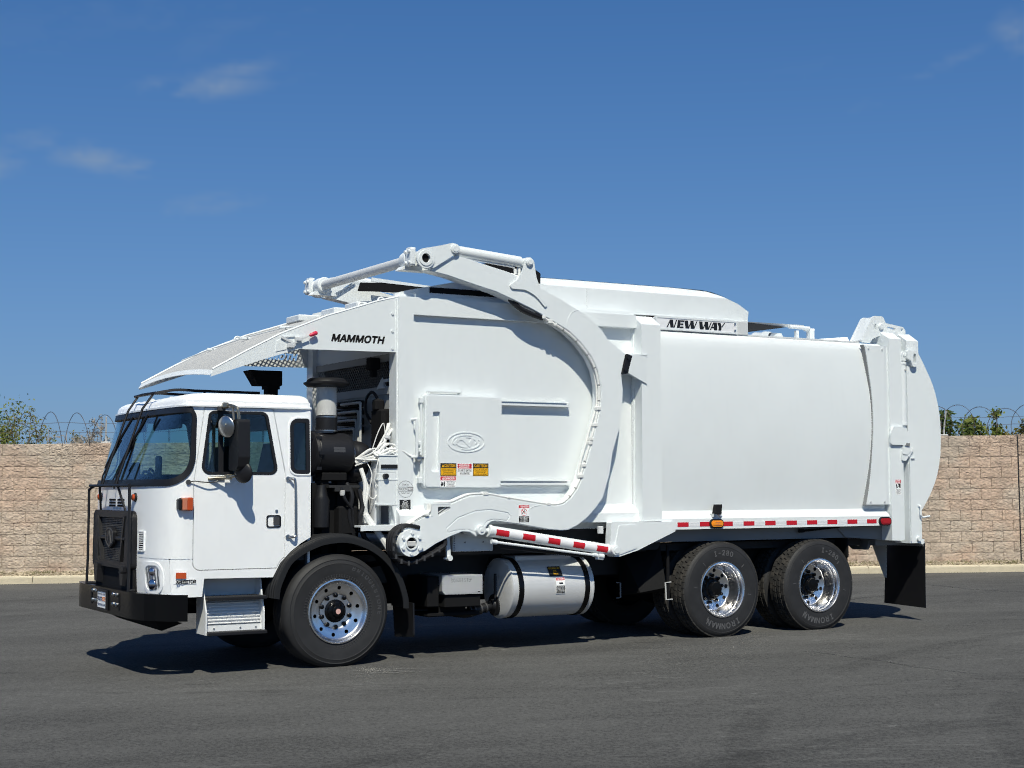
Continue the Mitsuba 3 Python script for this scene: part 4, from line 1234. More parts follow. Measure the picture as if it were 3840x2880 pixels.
part('chassis__spring', cat([box(3.9, 6.6, s * 0.55 - 0.05, s * 0.55 + 0.05, 0.62, 0.74) for s in (-1, 1)] + [box(-0.7, 0.7, s * 0.47 - 0.045, s * 0.47 + 0.045, 0.60, 0.67) for s in (-1, 1)]), 'black_matte')
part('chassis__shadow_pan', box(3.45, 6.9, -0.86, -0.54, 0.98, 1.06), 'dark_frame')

# front fender, moulded with ribs
fo = [(-0.679, 0.667), (-0.658, 0.797), (-0.555, 1.008), (-0.431, 1.113), (-0.297, 1.181), (-0.143, 1.228), (0.086, 1.241), (0.301, 1.182), (0.472, 1.084), (0.606, 0.953), (0.693, 0.804), (0.751, 0.63), (0.760, 0.515)]
C0 = np.array([0.02, 0.55])


def fender_ring(rk, dy):
    P = crom([(x, 0, z) for x, z in fo], 5)
    Q = P.copy()
    d = P[:, [0, 2]] - C0
    L = np.linalg.norm(d, axis=1, keepdims=True)
    Q[:, [0, 2]] = C0 + d * (L - rk) / L
    Q[:, 1] = dy
    return Q


for s in (-1, 1):
    sec = [(0.012, s * 0.80), (0.0, s * 0.80), (0.0, s * 1.12), (0.008, s * 1.13), (0.006, s * 1.165), (0.016, s * 1.172), (0.016, s * 1.195), (0.026, s * 1.20), (0.028, s * 1.222), (0.040, s * 1.226), (0.085, s * 1.226), (0.088, s * 1.215), (0.045, s * 1.20), (0.028, s * 1.10), (0.012, s * 0.80)]
    R = [fender_ring(a, b) for a, b in sec]
    n = len(R[0])
    V = np.vstack(R)
    F = []
    i = np.arange(n - 1)
    for k in range(len(R) - 1):
        F += [np.stack([k * n + i, k * n + i + 1, (k + 1) * n + i + 1], 1), np.stack([k * n + i, (k + 1) * n + i + 1, (k + 1) * n + i], 1)]
    m = trimesh.Trimesh(V, np.vstack(F), process=False)
    part('front_fender', m, 'fender_rubber', smooth=35)
    part('front_mudflap', prism_x(rpoly([(s * 1.17, 0.56), (s * 1.185, 0.235), (s * 0.77, 0.205), (s * 0.72, 0.56)], [0.0, 0.03, 0.03, 0.0]), 0.80, 0.815), 'black_plastic')
part('chassis__fender_bracket', cat(tube(np.array([(0.62, -0.5, 0.9), (0.62, -0.9, 0.95)]), 0.03, 8), tube(np.array([(-0.5, -0.5, 0.9), (-0.5, -0.9, 0.95)]), 0.03, 8)), 'black_matte')

# battery box with tread plate lid
part('battery_box__lid', hull([(1.155, -1.10, 0.812), (1.61, -1.10, 0.808), (1.155, -1.10, 0.66), (1.19, -1.10, 0.622), (1.61, -1.10, 0.618), (1.155, -0.62, 0.812), (1.61, -0.62, 0.808), (1.155, -0.62, 0.62), (1.61, -0.62, 0.618)]), 'tread_plate')
part('battery_box__lettering', text_on('DO NOT STEP', 1.255, 0.742, -1.1005, 0.034, width=0.235), 'grey_frame')
part('battery_box__body', box(1.20, 1.605, -1.075, -0.60, 0.49, 0.62, 0.01), 'black_matte')
part('battery_box__side', box(1.02, 1.15, -1.05, -0.6, 0.50, 0.80, 0.01), 'black_matte')
part('battery_box__slot', box(1.555, 1.585, -1.103, -1.098, 0.636, 0.644), 'black_matte')
part('battery_box__step', cat(box(1.05, 1.65, -1.0, -0.5, 0.40, 0.44, 0.01), box(1.2, 1.5, -0.95, -0.6, 0.44, 0.5)), 'black_matte')

# hydraulic tank on straps
tx0, tx1, ty, tz, tr = 1.95, 2.93, -0.82, 0.645, 0.305
part('oil_tank__shell', lathe([(0.02, -0.035), (0.20, -0.028), (0.28, -0.012), (0.30, 0.0), (0.308, 0.004), (0.308, 0.018), (0.302, 0.022), (0.302, 0.96), (0.308, 0.965), (0.308, 0.98), (0.28, 0.995), (0.02, 1.01)], (tx0, ty, tz), (1, 0, 0), 48), 'brushed_aluminium', smooth=35)
for x in (tx0 + 0.075, tx1 - 0.11):
    part('oil_tank__strap', lathe([(0.302, 0), (0.312, 0.001), (0.312, 0.056), (0.302, 0.057)], (x, ty, tz), (1, 0, 0), 48), 'black_gloss', smooth=35)
part('oil_tank__bracket', cat(box(tx0 + 0.06, tx0 + 0.14, ty - 0.05, -0.5, 0.40, 0.95), box(tx1 - 0.13, tx1 - 0.05, ty, -0.5, 0.40, 0.95)), 'black_matte')
part('oil_tank__top_box', box(tx0 + 0.15, tx1 - 0.15, ty - 0.10, ty + 0.2, tz + 0.26, tz + 0.33, 0.01), 'brushed_aluminium')
part('oil_tank__sight_tube', tube(np.array([(tx0 - 0.045, ty - 0.02, tz + 0.15), (tx0 - 0.05, ty - 0.03, tz - 0.12)]), 0.014, 8), 'black_plastic')
part('oil_tank__fitting', cat(lathe([(0.11, 0), (0.11, 0.025), (0.07, 0.03), (0.06, 0.06)], (tx0 - 0.02, ty + 0.02, tz - 0.17), (-1, 0, 0), 20), tube(crom([(tx0 - 0.05, ty + 0.02, tz - 0.17), (tx0 - 0.2, ty, tz - 0.20), (tx0 - 0.36, ty + 0.02, tz - 0.24), (tx0 - 0.55, ty + 0.1, tz - 0.22), (tx0 - 0.9, ty + 0.2, tz - 0.2)], 8), 0.048, 10)), 'black_plastic', smooth=40)
part('oil_tank__clamp', cat([lathe([(0.05, 0), (0.054, 0.002), (0.054, 0.016), (0.05, 0.018)], (tx0 - d, ty + 0.004, tz - 0.17 - d * 0.16), (-1, 0, -0.15), 14) for d in (0.14, 0.20, 0.27, 0.32)]), 'emblem_grey', smooth=40)
rim_p = [(math.cos(a), math.sin(a)) for a in np.linspace(0, 2 * math.pi, 20)]


def tank_y(z, out=0.003):
    return ty - math.sqrt(max((tr + out) ** 2 - (z - tz) ** 2, 0))


def on_tank(x0, x1, z0, z1, mat, name, text=None, tmat=None, out=0.004):
    V, F = [], []
    zs = np.linspace(z0, z1, 9)
    for z in zs:
        V += [(x0, tank_y(z, out), z), (x1, tank_y(z, out), z)]
    for k in range(8):
        F += [[2 * k, 2 * k + 1, 2 * k + 3], [2 * k, 2 * k + 3, 2 * k + 2]]
    part(name, trimesh.Trimesh(np.array(V), np.array(F), process=False), mat)


def tank_text(text, x, z, h, w, mat, name):
    m = text_on(text, x, z, 0, h, width=w, bold=True)
    v = m.vertices
    v[:, 1] = [tank_y(q, 0.006) for q in v[:, 2]]
    part(name, m, mat)


on_tank(2.40, 2.555, 0.765, 0.862, 'decal_black', 'oil_tank__decal')
tank_text('HYDRAULIC', 2.41, 0.835, 0.017, 0.135, 'decal_yellow', 'oil_tank__decal__lettering')
tank_text('OIL', 2.455, 0.808, 0.017, 0.045, 'decal_yellow', 'oil_tank__decal__lettering')
tank_text('ONLY', 2.445, 0.776, 0.022, 0.065, 'decal_yellow', 'oil_tank__decal__lettering')
on_tank(2.462, 2.572, 0.588, 0.750, 'decal_white', 'oil_tank__warning')
on_tank(2.466, 2.568, 0.722, 0.747, 'decal_red', 'oil_tank__warning__red_band', out=0.005)
on_tank(2.466, 2.568, 0.592, 0.668, 'decal_black', 'oil_tank__warning__black_field', out=0.005)
tank_text('DANGER', 2.475, 0.728, 0.014, 0.085, 'decal_white', 'oil_tank__warning__lettering')
for k in range(5):
    tank_text('OIL UNDER PRESSURE'[k:k + 12], 2.472, 0.600 + 0.013 * k, 0.007, 0.09, 'decal_white', 'oil_tank__warning__lettering')
on_tank(2.50, 2.545, 0.685, 0.700, 'decal_black', 'oil_tank__warning__pictogram', out=0.0055)

# white service box under the arm, hanger and valve bank
part('service_panel', box(1.275, 1.735, -1.10, -0.80, 1.04, 1.225, 0.006), 'body_white')
part('service_panel__perforated_strip', cat([box(1.285, 1.30, -1.103, -1.099, z, z + 0.012) for z in np.arange(1.05, 1.21, 0.022)]), 'grey_frame')
part('service_panel__plug', cat(cyl((1.41, -1.099, 1.13), (1.41, -1.104, 1.13), 0.009, 10), cyl((1.62, -1.099, 1.132), (1.62, -1.104, 1.132), 0.009, 10)), 'grey_frame')
part('hanger', cat(prism_y([(1.145, 1.22), (1.185, 1.22), (1.20, 1.0), (1.155, 1.0)], -1.20, -1.17), cyl((1.185, -1.22, 0.985), (1.185, -1.16, 0.985), 0.028, 14), box(1.13, 1.18, -1.20, -1.17, 0.975, 0.99)), 'body_white', smooth=30)
part('chassis__side_step', cat(box(3.87, 3.90, -1.12, -1.10, 0.48, 1.06), hull([(3.60, -1.0, 0.55), (3.9, -1.0, 0.55), (3.6, -0.6, 0.5), (3.9, -0.6, 0.5), (3.6, -0.6, 1.05), (3.9, -0.95, 1.05), (3.87, -1.1, 0.6)])), 'black_matte')
part('chassis__step_loop', tube(np.array([(3.93, -1.10, 0.655), (3.83, -1.14, 0.655), (3.84, -1.14, 0.475), (3.95, -1.10, 0.47)]), 0.009, 6), 'pipe_grey')
part('chassis__step_loop', tube(np.array([(3.36, -0.9, 0.66), (3.40, -0.92, 0.655), (3.40, -0.92, 0.50), (3.36, -0.9, 0.495)]), 0.008, 6), 'grey_frame')

# ---------------------------------------------------------------- between cab and body
part('air_cleaner__drum', lathe([(0.06, -0.22), (0.17, -0.21), (0.205, -0.19), (0.21, -0.165), (0.205, -0.155), (0.195, -0.15), (0.20, -0.14), (0.20, 0.16), (0.185, 0.20), (0.10, 0.22)], (0.055, -0.82, 2.005), (1, 0, 0), 36), 'black_plastic', smooth=30)
part('air_cleaner__cap_clips', cat([box(-0.13, -0.08, -0.82 + 0.205 * math.cos(a) - 0.02, -0.82 + 0.205 * math.cos(a) + 0.02, 2.005 + 0.205 * math.sin(a) - 0.015, 2.005 + 0.205 * math.sin(a) + 0.015) for a in np.arange(8) * math.pi / 4]), 'black_plastic')
part('air_cleaner__label', cat([hull([(0.03 + dx, -0.82 - 0.2015 * math.cos(q), 2.005 + 0.2015 * math.sin(q)) for dx in (0, 0.12) for q in (0.05, 0.3)] + [(0.03 + dx, -0.82 - 0.19 * math.cos(q), 2.005 + 0.19 * math.sin(q)) for dx in (0, 0.12) for q in (0.05, 0.3)])]), 'emblem_grey')
part('air_cleaner__elbow', cat(tube(crom([(0.25, -0.82, 2.0), (0.33, -0.82, 2.005), (0.38, -0.83, 1.985), (0.39, -0.83, 1.90), (0.33, -0.80, 1.80), (0.25, -0.7, 1.72)], 6), [0.125] * 6 + [0.128] * 6 + [0.125] * 6 + [0.11] * 6 + [0.09] * 7, 18)), 'black_plastic', smooth=40)
part('air_cleaner__band', lathe([(0.13, 0), (0.137, 0.003), (0.137, 0.016), (0.13, 0.018)], (0.265, -0.82, 2.002), (1, 0, 0), 28), 'steel', smooth=40)
part('air_cleaner__mount', cat(box(-0.06, 0.20, -0.95, -0.70, 1.74, 1.82, 0.01), box(-0.05, 0.02, -0.92, -0.75, 1.05, 1.75), box(0.12, 0.2, -0.9, -0.75, 1.05, 1.75)), 'black_matte')
ax, ay = 0.035, -0.82
part('intake_pipe__tube', lathe([(0.098, 0.0), (0.098, 0.27)], (ax, ay, 2.375), (0, 0, 1), 28), 'pipe_grey', smooth=40)
part('intake_pipe__sleeve', lathe([(0.101, 0.0), (0.105, 0.01), (0.105, 0.12), (0.101, 0.135)], (ax, ay, 2.225), (0, 0, 1), 28), 'black_plastic', smooth=40)
part('intake_pipe__clamp', cat([lathe([(0.101, 0), (0.108, 0.002), (0.108, 0.016), (0.101, 0.018)], (ax, ay, z), (0, 0, 1), 28) for z in (2.215, 2.35)]), 'steel', smooth=40)
part('intake_pipe__cap', lathe([(0.10, 0.0), (0.19, 0.008), (0.222, 0.03), (0.226, 0.045), (0.20, 0.052), (0.185, 0.075), (0.165, 0.088), (0.02, 0.096)], (ax, ay, 2.645), (0, 0, 1), 40), 'black_plastic', smooth=35)
part('intake_pipe__neck', lathe([(0.092, 0), (0.092, 0.05)], (ax, ay, 2.61), (0, 0, 1), 28), 'black_plastic', smooth=40)
# dark engine side, filter bowl and hoses
part('engine_side__filter', cat(lathe([(0.03, -0.02), (0.075, 0.0), (0.08, 0.26), (0.06, 0.30), (0.045, 0.40)], (-0.06, -0.93, 1.30), (0, 0, 1), 20)), 'black_plastic', smooth=40)
part('engine_side__cover', cat(box(-0.25, 0.36, -0.86, -0.72, 1.12, 1.72), box(0.10, 0.30, -1.0, -0.85, 1.22, 1.5, 0.02)), 'black_matte')
for k, (pts, r, mt) in enumerate([
        ([(0.18, -0.98, 1.72), (0.22, -1.02, 1.6), (0.20, -1.0, 1.4), (0.26, -0.98, 1.2)], 0.022, 'black_plastic'),
        ([(0.30, -1.0, 1.66), (0.33, -1.02, 1.5), (0.30, -1.02, 1.38), (0.36, -1.0, 1.2), (0.44, -1.03, 1.1)], 0.026, 'black_plastic'),
        ([(0.10, -1.02, 1.68), (0.14, -1.04, 1.56), (0.22, -1.02, 1.46), (0.24, -1.0, 1.3)], 0.016, 'black_plastic'),
        ([(0.36, -1.02, 1.42), (0.42, -1.05, 1.32), (0.50, -1.08, 1.2), (0.56, -1.1, 1.10), (0.60, -1.12, 1.02)], 0.030, 'hose_white'),
        ([(0.33, -0.98, 1.86), (0.36, -1.02, 1.7), (0.34, -1.02, 1.5), (0.38, -1.0, 1.34)], 0.022, 'hose_white'),
        ([(0.345, -0.99, 1.80), (0.38, -1.03, 1.66), (0.36, -1.03, 1.5), (0.40, -1.0, 1.38)], 0.016, 'hose_white')]):
    part('hose', tube(crom(pts, 6), r, 8), mt, smooth=40)
part('engine_side__reservoir_cap', cat(lathe([(0.022, 0), (0.026, 0.015), (0.026, 0.045), (0.015, 0.05)], (0.115, -1.03, 1.60), (0, 0, 1), 14)), 'pipe_grey', smooth=40)
part('engine_side__bracket', cat(box(-0.02, 0.30, -1.02, -0.90, 1.675, 1.70), box(0.04, 0.2, -1.03, -0.95, 1.64, 1.675)), 'dark_frame')
r = np.random.default_rng(8)
bundle = []
for k in range(16):
    P = [(0.30 + r.uniform(-.02, .02), -0.95, 1.92 + r.uniform(-.04, .04)), (0.42 + r.uniform(-.03, .03), -1.04 + r.uniform(-.05, .05), 2.00 + r.uniform(-.06, .06)), (0.50 + r.uniform(-.05, .05), -1.06 + r.uniform(-.05, .05), 2.03 + r.uniform(-.08, .08))]
    if k % 3 == 0:
        P += [(0.58 + r.uniform(-.03, .05), -1.04, 2.14 + r.uniform(-.05, .08)), (0.62 + r.uniform(-.02, .05), -1.02, 2.25 + r.uniform(-.05, .10))]
    else:
        P += [(0.60 + r.uniform(-.04, .06), -1.08, 2.06 + r.uniform(-.06, .06)), (0.66, -1.10 + r.uniform(-.03, .03), 2.03 + r.uniform(-.05, .05))]
    bundle.append(tube(crom(P, 5), r.uniform(0.006, 0.014), 6))
part('wiring_harness__bundle', cat(bundle), 'hose_white', smooth=40)
part('wiring_harness__loose_wire', cat([tube(crom(P, 7), 0.005, 5) for P in (
    [(0.36, -1.02, 1.95), (0.40, -1.08, 1.80), (0.37, -1.08, 1.62), (0.42, -1.08, 1.57), (0.50, -1.08, 1.66)],
    [(0.42, -1.05, 2.05), (0.47, -1.06, 2.2), (0.54, -1.04, 2.30), (0.56, -1.04, 2.2)],
    [(0.48, -1.09, 2.0), (0.44, -1.12, 1.9), (0.42, -1.1, 1.75), (0.46, -1.1, 1.68)])]), 'hose_white', smooth=40)
part('wiring_harness__tie', cat([lathe([(0.03, 0), (0.036, 0.002), (0.036, 0.03), (0.03, 0.032)], (0.58, -1.04, 2.15), (0.3, 0, 1), 10), cyl((0.66, -1.04, 2.22), (0.70, -1.04, 2.28), 0.022, 8)]), 'light_grey', smooth=40)
part('wiring_harness__cable_to_door', tube(crom([(0.62, -1.11, 2.02), (0.70, -1.13, 2.03), (0.78, -1.14, 1.985), (0.86, -1.14, 1.975), (0.93, -1.15, 1.965)], 6), 0.008, 6), 'hose_white', smooth=40)
# ---------------------------------------------------------------- the body: hopper, hood, packer shell, tail
def both(name, m, mat, smooth=False, **k):
    part(name, m, mat, smooth, **k)
    part(name, mir(m), mat, smooth)


BW = 'body_white'
HY, PY = -1.135, -1.085                               # frame face and recessed panel of the hopper side
frame_side = prism_y(Polygon([(0.655, 1.40), (3.45, 1.40), (3.45, 3.54), (0.655, 3.54)], [[(0.82, 1.405), (3.44, 1.405), (3.44, 3.372), (0.82, 3.372)]]), HY, -0.98)
both('hopper__side_frame', frame_side, BW)
both('hopper__side_panel', box(0.81, 3.45, PY, -1.05, 1.40, 3.40), BW)
both('hopper__panel_fold', box(0.83, 0.862, PY - 0.004, PY + 0.01, 1.41, 3.36), BW)
both('hopper__ledge', prism_x([(-1.09, 1.495), (-1.10, 1.49), (-1.205, 1.405), (-1.205, 1.312), (-0.98, 1.312), (-0.98, 1.495)], 0.64, 3.45), BW)
part('hopper__front_wall', cat(box(0.70, 0.73, -1.0, 1.0, 1.32, 2.62), box(0.68, 0.72, -1.0, 1.0, 2.60, 2.68), box(0.68, 0.72, -0.98, 0.98, 2.93, 3.0)), 'shaded_grey')
part('hopper__floor', box(0.66, 6.9, -0.97, 0.97, 1.24, 1.32), BW)
part('hopper__front_upper', box(0.70, 0.73, -1.0, 1.0, 3.0, 3.50), BW)
part('hopper__screen_shade_sheet', box(0.79, 0.81, -1.0, 1.0, 2.6, 3.02), 'black_matte')  # added black sheet, keeps the sunlit hopper from showing through the mesh
mesh = []
for k in np.arange(-42, 43):
    for sgn in (-1, 1):
        y0, y1 = k * 0.0475, k * 0.0475 + sgn * 0.26
        a, b = np.array([0.705, y0, 2.66]), np.array([0.705, y1, 2.95])
        if max(y0, y1) > 0.99 or min(y0, y1) < -0.99:
            continue
        mesh.append(bar(a, b, 0.004, 0.007))
part('hopper__screen_mesh', cat(mesh), 'screen_grey', kind='stuff')
both('hopper__front_post', box(0.64, 0.70, -1.12, -0.96, 1.30, 3.52), BW)
wedge = [(0.655, 3.535), (0.665, 3.585), (0.81, 3.625), (1.35, 3.742), (2.38, 3.79), (2.38, 3.535)]
both('hopper__upper_side', prism_y(wedge, -1.035, -1.0), BW)
both('hopper__top_ledge', box(0.655, 3.45, -1.128, -1.0, 3.536, 3.5455), BW)
both('hopper__slot_liner', box(1.045, 2.05, -1.041, -1.0352, 3.612, 3.668), 'black_matte')
for s in (-1, 1):
    y0, y1 = sorted((s * 0.985, s * 1.0))
    part('hopper__litter_shield', prism_y(rpoly([(1.50, 3.70), (2.36, 3.70), (2.365, 3.90), (2.27, 3.958), (1.80, 3.975), (1.50, 3.93)] if s < 0 else [(1.19, 3.868), (1.75, 3.885), (2.2, 3.925), (2.2, 3.96), (1.60, 3.985), (1.22, 3.965)], 0.01), y0, y1), 'black_matte')
part('hopper__litter_shield_rail', hull([(1.36, 0.98, 4.03), (1.36, 1.01, 4.03), (1.36, 0.98, 3.985), (2.2, 0.98, 3.975), (2.2, 1.01, 3.975), (2.2, 0.98, 3.955), (1.36, 1.01, 3.985), (2.2, 1.01, 3.955)]), BW)

hood_pts = []
for s in (-1, 1):
    hood_pts += [(x, s * 1.0, z) for x, z in ((2.36, 3.546), (5.113, 3.546), (5.128, 3.655), (4.98, 3.735), (4.81, 3.788), (2.36, 3.786))]
    hood_pts += [(x, s * 0.80, z) for x, z in ((2.36, 3.892), (4.20, 3.897), (4.62, 3.893), (4.75, 3.880), (4.90, 3.845), (5.02, 3.79), (5.13, 3.70))]
    hood_pts += [(x, s * 0.2, z) for x, z in ((2.36, 3.90), (4.62, 3.90))]
part('hood', hull(hood_pts), BW, smooth=22)
part('hood__seam', box(2.936, 2.942, -1.0025, 1.0025, 3.55, 3.78), 'light_grey')
part('hood__lower_lip', box(2.36, 5.11, -1.012, 1.012, 3.538, 3.549), BW)
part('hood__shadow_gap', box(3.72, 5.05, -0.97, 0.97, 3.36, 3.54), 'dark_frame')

both('hopper__top_beam', box(2.70, 3.449, -1.18, -1.06, 3.368, 3.505), BW)
both('body_pillar', prism_x([(-1.272, 1.315), (-1.272, 3.402), (-1.115, 3.506), (-1.0, 3.506), (-1.0, 1.315)], 3.45, 3.70), BW)
both('body_pillar__weld_bead', box(3.435, 3.449, -1.108, -1.099, 1.5, 3.06), 'light_grey')
rest = hull([(3.28, -1.30, 3.068), (3.51, -1.284, 3.068), (3.51, -1.284, 2.765), (3.262, -1.30, 2.872), (3.28, -1.08, 3.068), (3.51, -1.08, 3.068), (3.50, -1.08, 2.87), (3.25, -1.08, 2.93)])
both('arm_rest', rest, BW)
both('arm_rest__top_plate', box(3.29, 3.515, -1.292, -1.08, 3.068, 3.078), BW)

# packer shell with bowed sides
zs = np.linspace(1.42, 3.26, 22)
side = [(-(1.165 + 0.062 * (1 - ((z - 2.40) / 0.98) ** 2)), z) for z in zs]
top = [(-1.158, 3.31), (-1.135, 3.345), (-1.10, 3.362), (-0.9, 3.376), (-0.5, 3.40), (0.0, 3.41)]
bot = [(-1.185, 1.385), (-1.225, 1.355), (-1.243, 1.335), (-1.243, 1.222), (-1.06, 1.222), (0, 1.222)]
halfsec = bot[::-1][:0] + bot[::-1] + side + top
sec = halfsec + [(-y, z) for y, z in halfsec[::-1] if abs(y) > 1e-6]
sec = [(y, z) for y, z in sec]
shell = prism_x(sec, 3.70, 7.0)
part('packer_body', shell, BW, smooth=25)
part('packer_body__roof_lip', box(3.75, 6.72, -1.085, -1.04, 3.368, 3.385), 'light_grey')
both('packer_body__sill', box(3.35, 7.0, -1.07, -0.93, 1.085, 1.2215), 'grey_frame')
both('packer_body__sill_end', prism_y([(6.3, 1.2215), (7.02, 1.2215), (7.02, 1.05), (6.45, 1.09)], -1.09, -1.07), 'grey_frame')
part('packer_body__sill_arm', cat(box(5.73, 5.80, -1.12, -1.09, 1.155, 1.20, 0.005), hull([(5.78, -1.115, 1.19), (5.78, -1.095, 1.16), (6.35, -1.11, 1.215), (6.35, -1.10, 1.20), (5.78, -1.1, 1.19), (6.35, -1.095, 1.2)])), 'black_matte')
# reflective tape on the rail, lamps
for k, (a, b) in enumerate([(3.922, 4.068), (4.222, 4.371), (4.530, 4.669), (4.821, 4.970), (5.125, 5.273), (5.431, 5.581), (5.733, 5.879), (6.036, 6.180), (6.338, 6.487), (6.642, 6.789)]):
    part('rail_tape__red_band', box(a, b, -1.2462, -1.2435, 1.250, 1.298), 'red_tape')
for a, b in [(4.068, 4.222), (4.371, 4.53), (4.669, 4.821), (4.970, 5.125), (5.273, 5.431), (5.581, 5.733), (5.879, 6.036), (6.180, 6.338), (6.487, 6.642)]:
    part('rail_tape__silver_band', box(a + 0.002, b - 0.002, -1.2455, -1.2435, 1.250, 1.298), 'silver_tape')
    part('rail_tape__silver_line', cat(box(a + 0.003, b - 0.003, -1.2465, -1.2456, 1.265, 1.270), box(a + 0.003, b - 0.003, -1.2465, -1.2456, 1.280, 1.285)), 'light_grey')
def oval_lamp(name, xc, zc, L, H, mat, base=True):
    P = LineString([(xc - L / 2 + H / 2, zc), (xc + L / 2 - H / 2, zc)])
    part(name, prism_y(P.buffer(H / 2 + 0.012), -1.262, -1.243), 'black_plastic')
    part(name + '__lens', cat(prism_y(P.buffer(H / 2 - 0.004), -1.272, -1.25), prism_y(P.buffer(H / 2 - 0.02), -1.279, -1.26)), mat, smooth=30)


oval_lamp('side_marker', 4.44, 1.278, 0.165, 0.078, 'amber_bright')
part('side_marker__bulb', cat(box(4.41, 4.47, -1.2805, -1.278, 1.262, 1.268), box(4.41, 4.47, -1.2805, -1.278, 1.288, 1.294), box(4.437, 4.443, -1.2805, -1.278, 1.268, 1.288)), 'lens_base')
oval_lamp('rear_marker', 6.915, 1.272, 0.165, 0.078, 'red_lens')
part('work_lamp', cat(hull([(4.435, -1.255, 1.485), (4.525, -1.245, 1.485), (4.405, -1.29, 1.385), (4.49, -1.28, 1.375), (4.435, -1.21, 1.485), (4.525, -1.205, 1.485), (4.405, -1.22, 1.385), (4.49, -1.215, 1.375)])), 'black_matte')
part('work_lamp__bracket', cat(box(4.39, 4.42, -1.27, -1.2, 1.35, 1.385), tube(np.array([(4.47, -1.24, 1.38), (4.50, -1.245, 1.345), (4.53, -1.235, 1.36)]), 0.008, 5)), 'steel')

# maker sign
part('maker_sign__panel', box(3.75, 4.86, -1.118, -1.06, 3.385, 3.515, 0.006), 'silver_tape')
part('maker_sign__frame', prism_y(Polygon([(3.745, 3.378), (4.868, 3.378), (4.868, 3.522), (3.745, 3.522)], [[(3.765, 3.396), (4.850, 3.396), (4.850, 3.506), (3.765, 3.506)]]), -1.124, -1.1), BW)
part('maker_sign__end_box', box(4.895, 5.04, -1.10, -0.9, 3.378, 3.525, 0.006), 'light_grey')
part('maker_sign__bolt', cat(*[cyl((4.83, -1.12, z), (4.83, -1.13, z), 0.012, 8) for z in (3.415, 3.488)]), 'steel')


def sign_letters():
    """Fat slanted capitals with a thin second stroke, as on the sign."""
    H, sh = 0.084, 0.26
    def P(*pts):
        return Polygon(pts)
    t, T = 0.016, 0.048                          # thin and thick strokes
    G = {
        'N': (0.232, [P((0, 0), (t, 0), (0.055, 1 * H), (0.055 - t, H)), P((0.030, H), (0.088, H), (0.125, 0), (0.067, 0)), P((0.125, 0), (0.125 + t, 0), (0.165, H), (0.165 - t, H))]),
        'E': (0.13, [P((0.0, 0), (T, 0), (T, H), (0.0, H)), P((T + 0.006, 0), (0.115, 0), (0.115, t), (T + 0.006, t)), P((T + .006, H / 2 - t / 2), (0.105, H / 2 - t / 2), (0.105, H / 2 + t / 2), (T + .006, H / 2 + t / 2)), P((T + .006, H - t), (0.115, H - t), (0.115, H), (T + .006, H))]),
        'W': (0.24, [P((0.0, H), (0.058, H), (0.095, 0), (0.037, 0)), P((0.080, 0), (0.096, 0), (0.136, H), (0.120, H)), P((0.105, H), (0.163, H), (0.195, 0), (0.137, 0)), P((0.180, 0), (0.196, 0), (0.236, H), (0.220, H))]),
        'A': (0.15, [P((0.0, 0), (t, 0), (0.06, H), (0.06 - t, H)), P((0.050, H), (0.108, H), (0.135, 0), (0.077, 0)), P((0.03, 0.022), (0.08, 0.022), (0.075, 0.036), (0.036, 0.036))]),
        'Y': (0.15, [P((0.0, H), (0.058, H), (0.090, 0.036), (0.090, 0), (0.042, 0), (0.042, 0.036)), P((0.09, 0.044), (0.13, H), (0.147, H), (0.10, 0.036))]),
    }
    out, x = [], 0.0
    for ch in 'NEW WAY':
        if ch == ' ':
            x += 0.045
            continue
        w, ps = G[ch]
        for g in ps:
            out.append([(x + px + sh * pz, pz) for px, pz in g.exterior.coords[:-1]])
        x += w * 0.80 if ch in 'NA' else w * 0.93
    k = 0.80 / max(p[0] for g in out for p in g)
    return cat([prism_y([(3.895 + px * k, 3.408 + pz) for px, pz in g], -1.1225, -1.117) for g in out])


part('maker_sign__lettering', sign_letters(), 'logo_black')

# top of the body behind the hood: rails, hinge and small fittings
part('roof_rail', cat(hull([(5.2, -0.62, 3.595), (6.28, -0.62, 3.600), (6.28, -0.60, 3.565), (5.2, -0.60, 3.575), (5.2, -0.3, 3.60), (6.2, -0.4, 3.60)]), cyl((6.05, -0.62, 3.57), (6.36, -0.62, 3.565), 0.022, 10)), BW)
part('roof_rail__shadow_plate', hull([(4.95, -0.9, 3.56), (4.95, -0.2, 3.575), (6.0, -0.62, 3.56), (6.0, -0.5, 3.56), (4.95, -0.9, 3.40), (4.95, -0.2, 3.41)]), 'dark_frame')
part('roof_fitting', cat(hull([(5.72, -0.62, 3.40), (5.98, -0.62, 3.40), (5.78, -0.62, 3.485), (5.93, -0.62, 3.485), (5.72, -0.58, 3.40), (5.98, -0.58, 3.40), (5.78, -0.58, 3.485), (5.93, -0.58, 3.485)]), box(6.16, 6.20, -0.62, -0.58, 3.40, 3.53), box(6.36, 6.43, -0.64, -0.56, 3.40, 3.55, 0.008), box(6.33, 6.48, -0.65, -0.55, 3.39, 3.42), cyl((6.30, -0.6, 3.55), (6.45, -0.6, 3.55), 0.02, 8), box(6.55, 6.7, -0.7, -0.6, 3.39, 3.40)), BW)

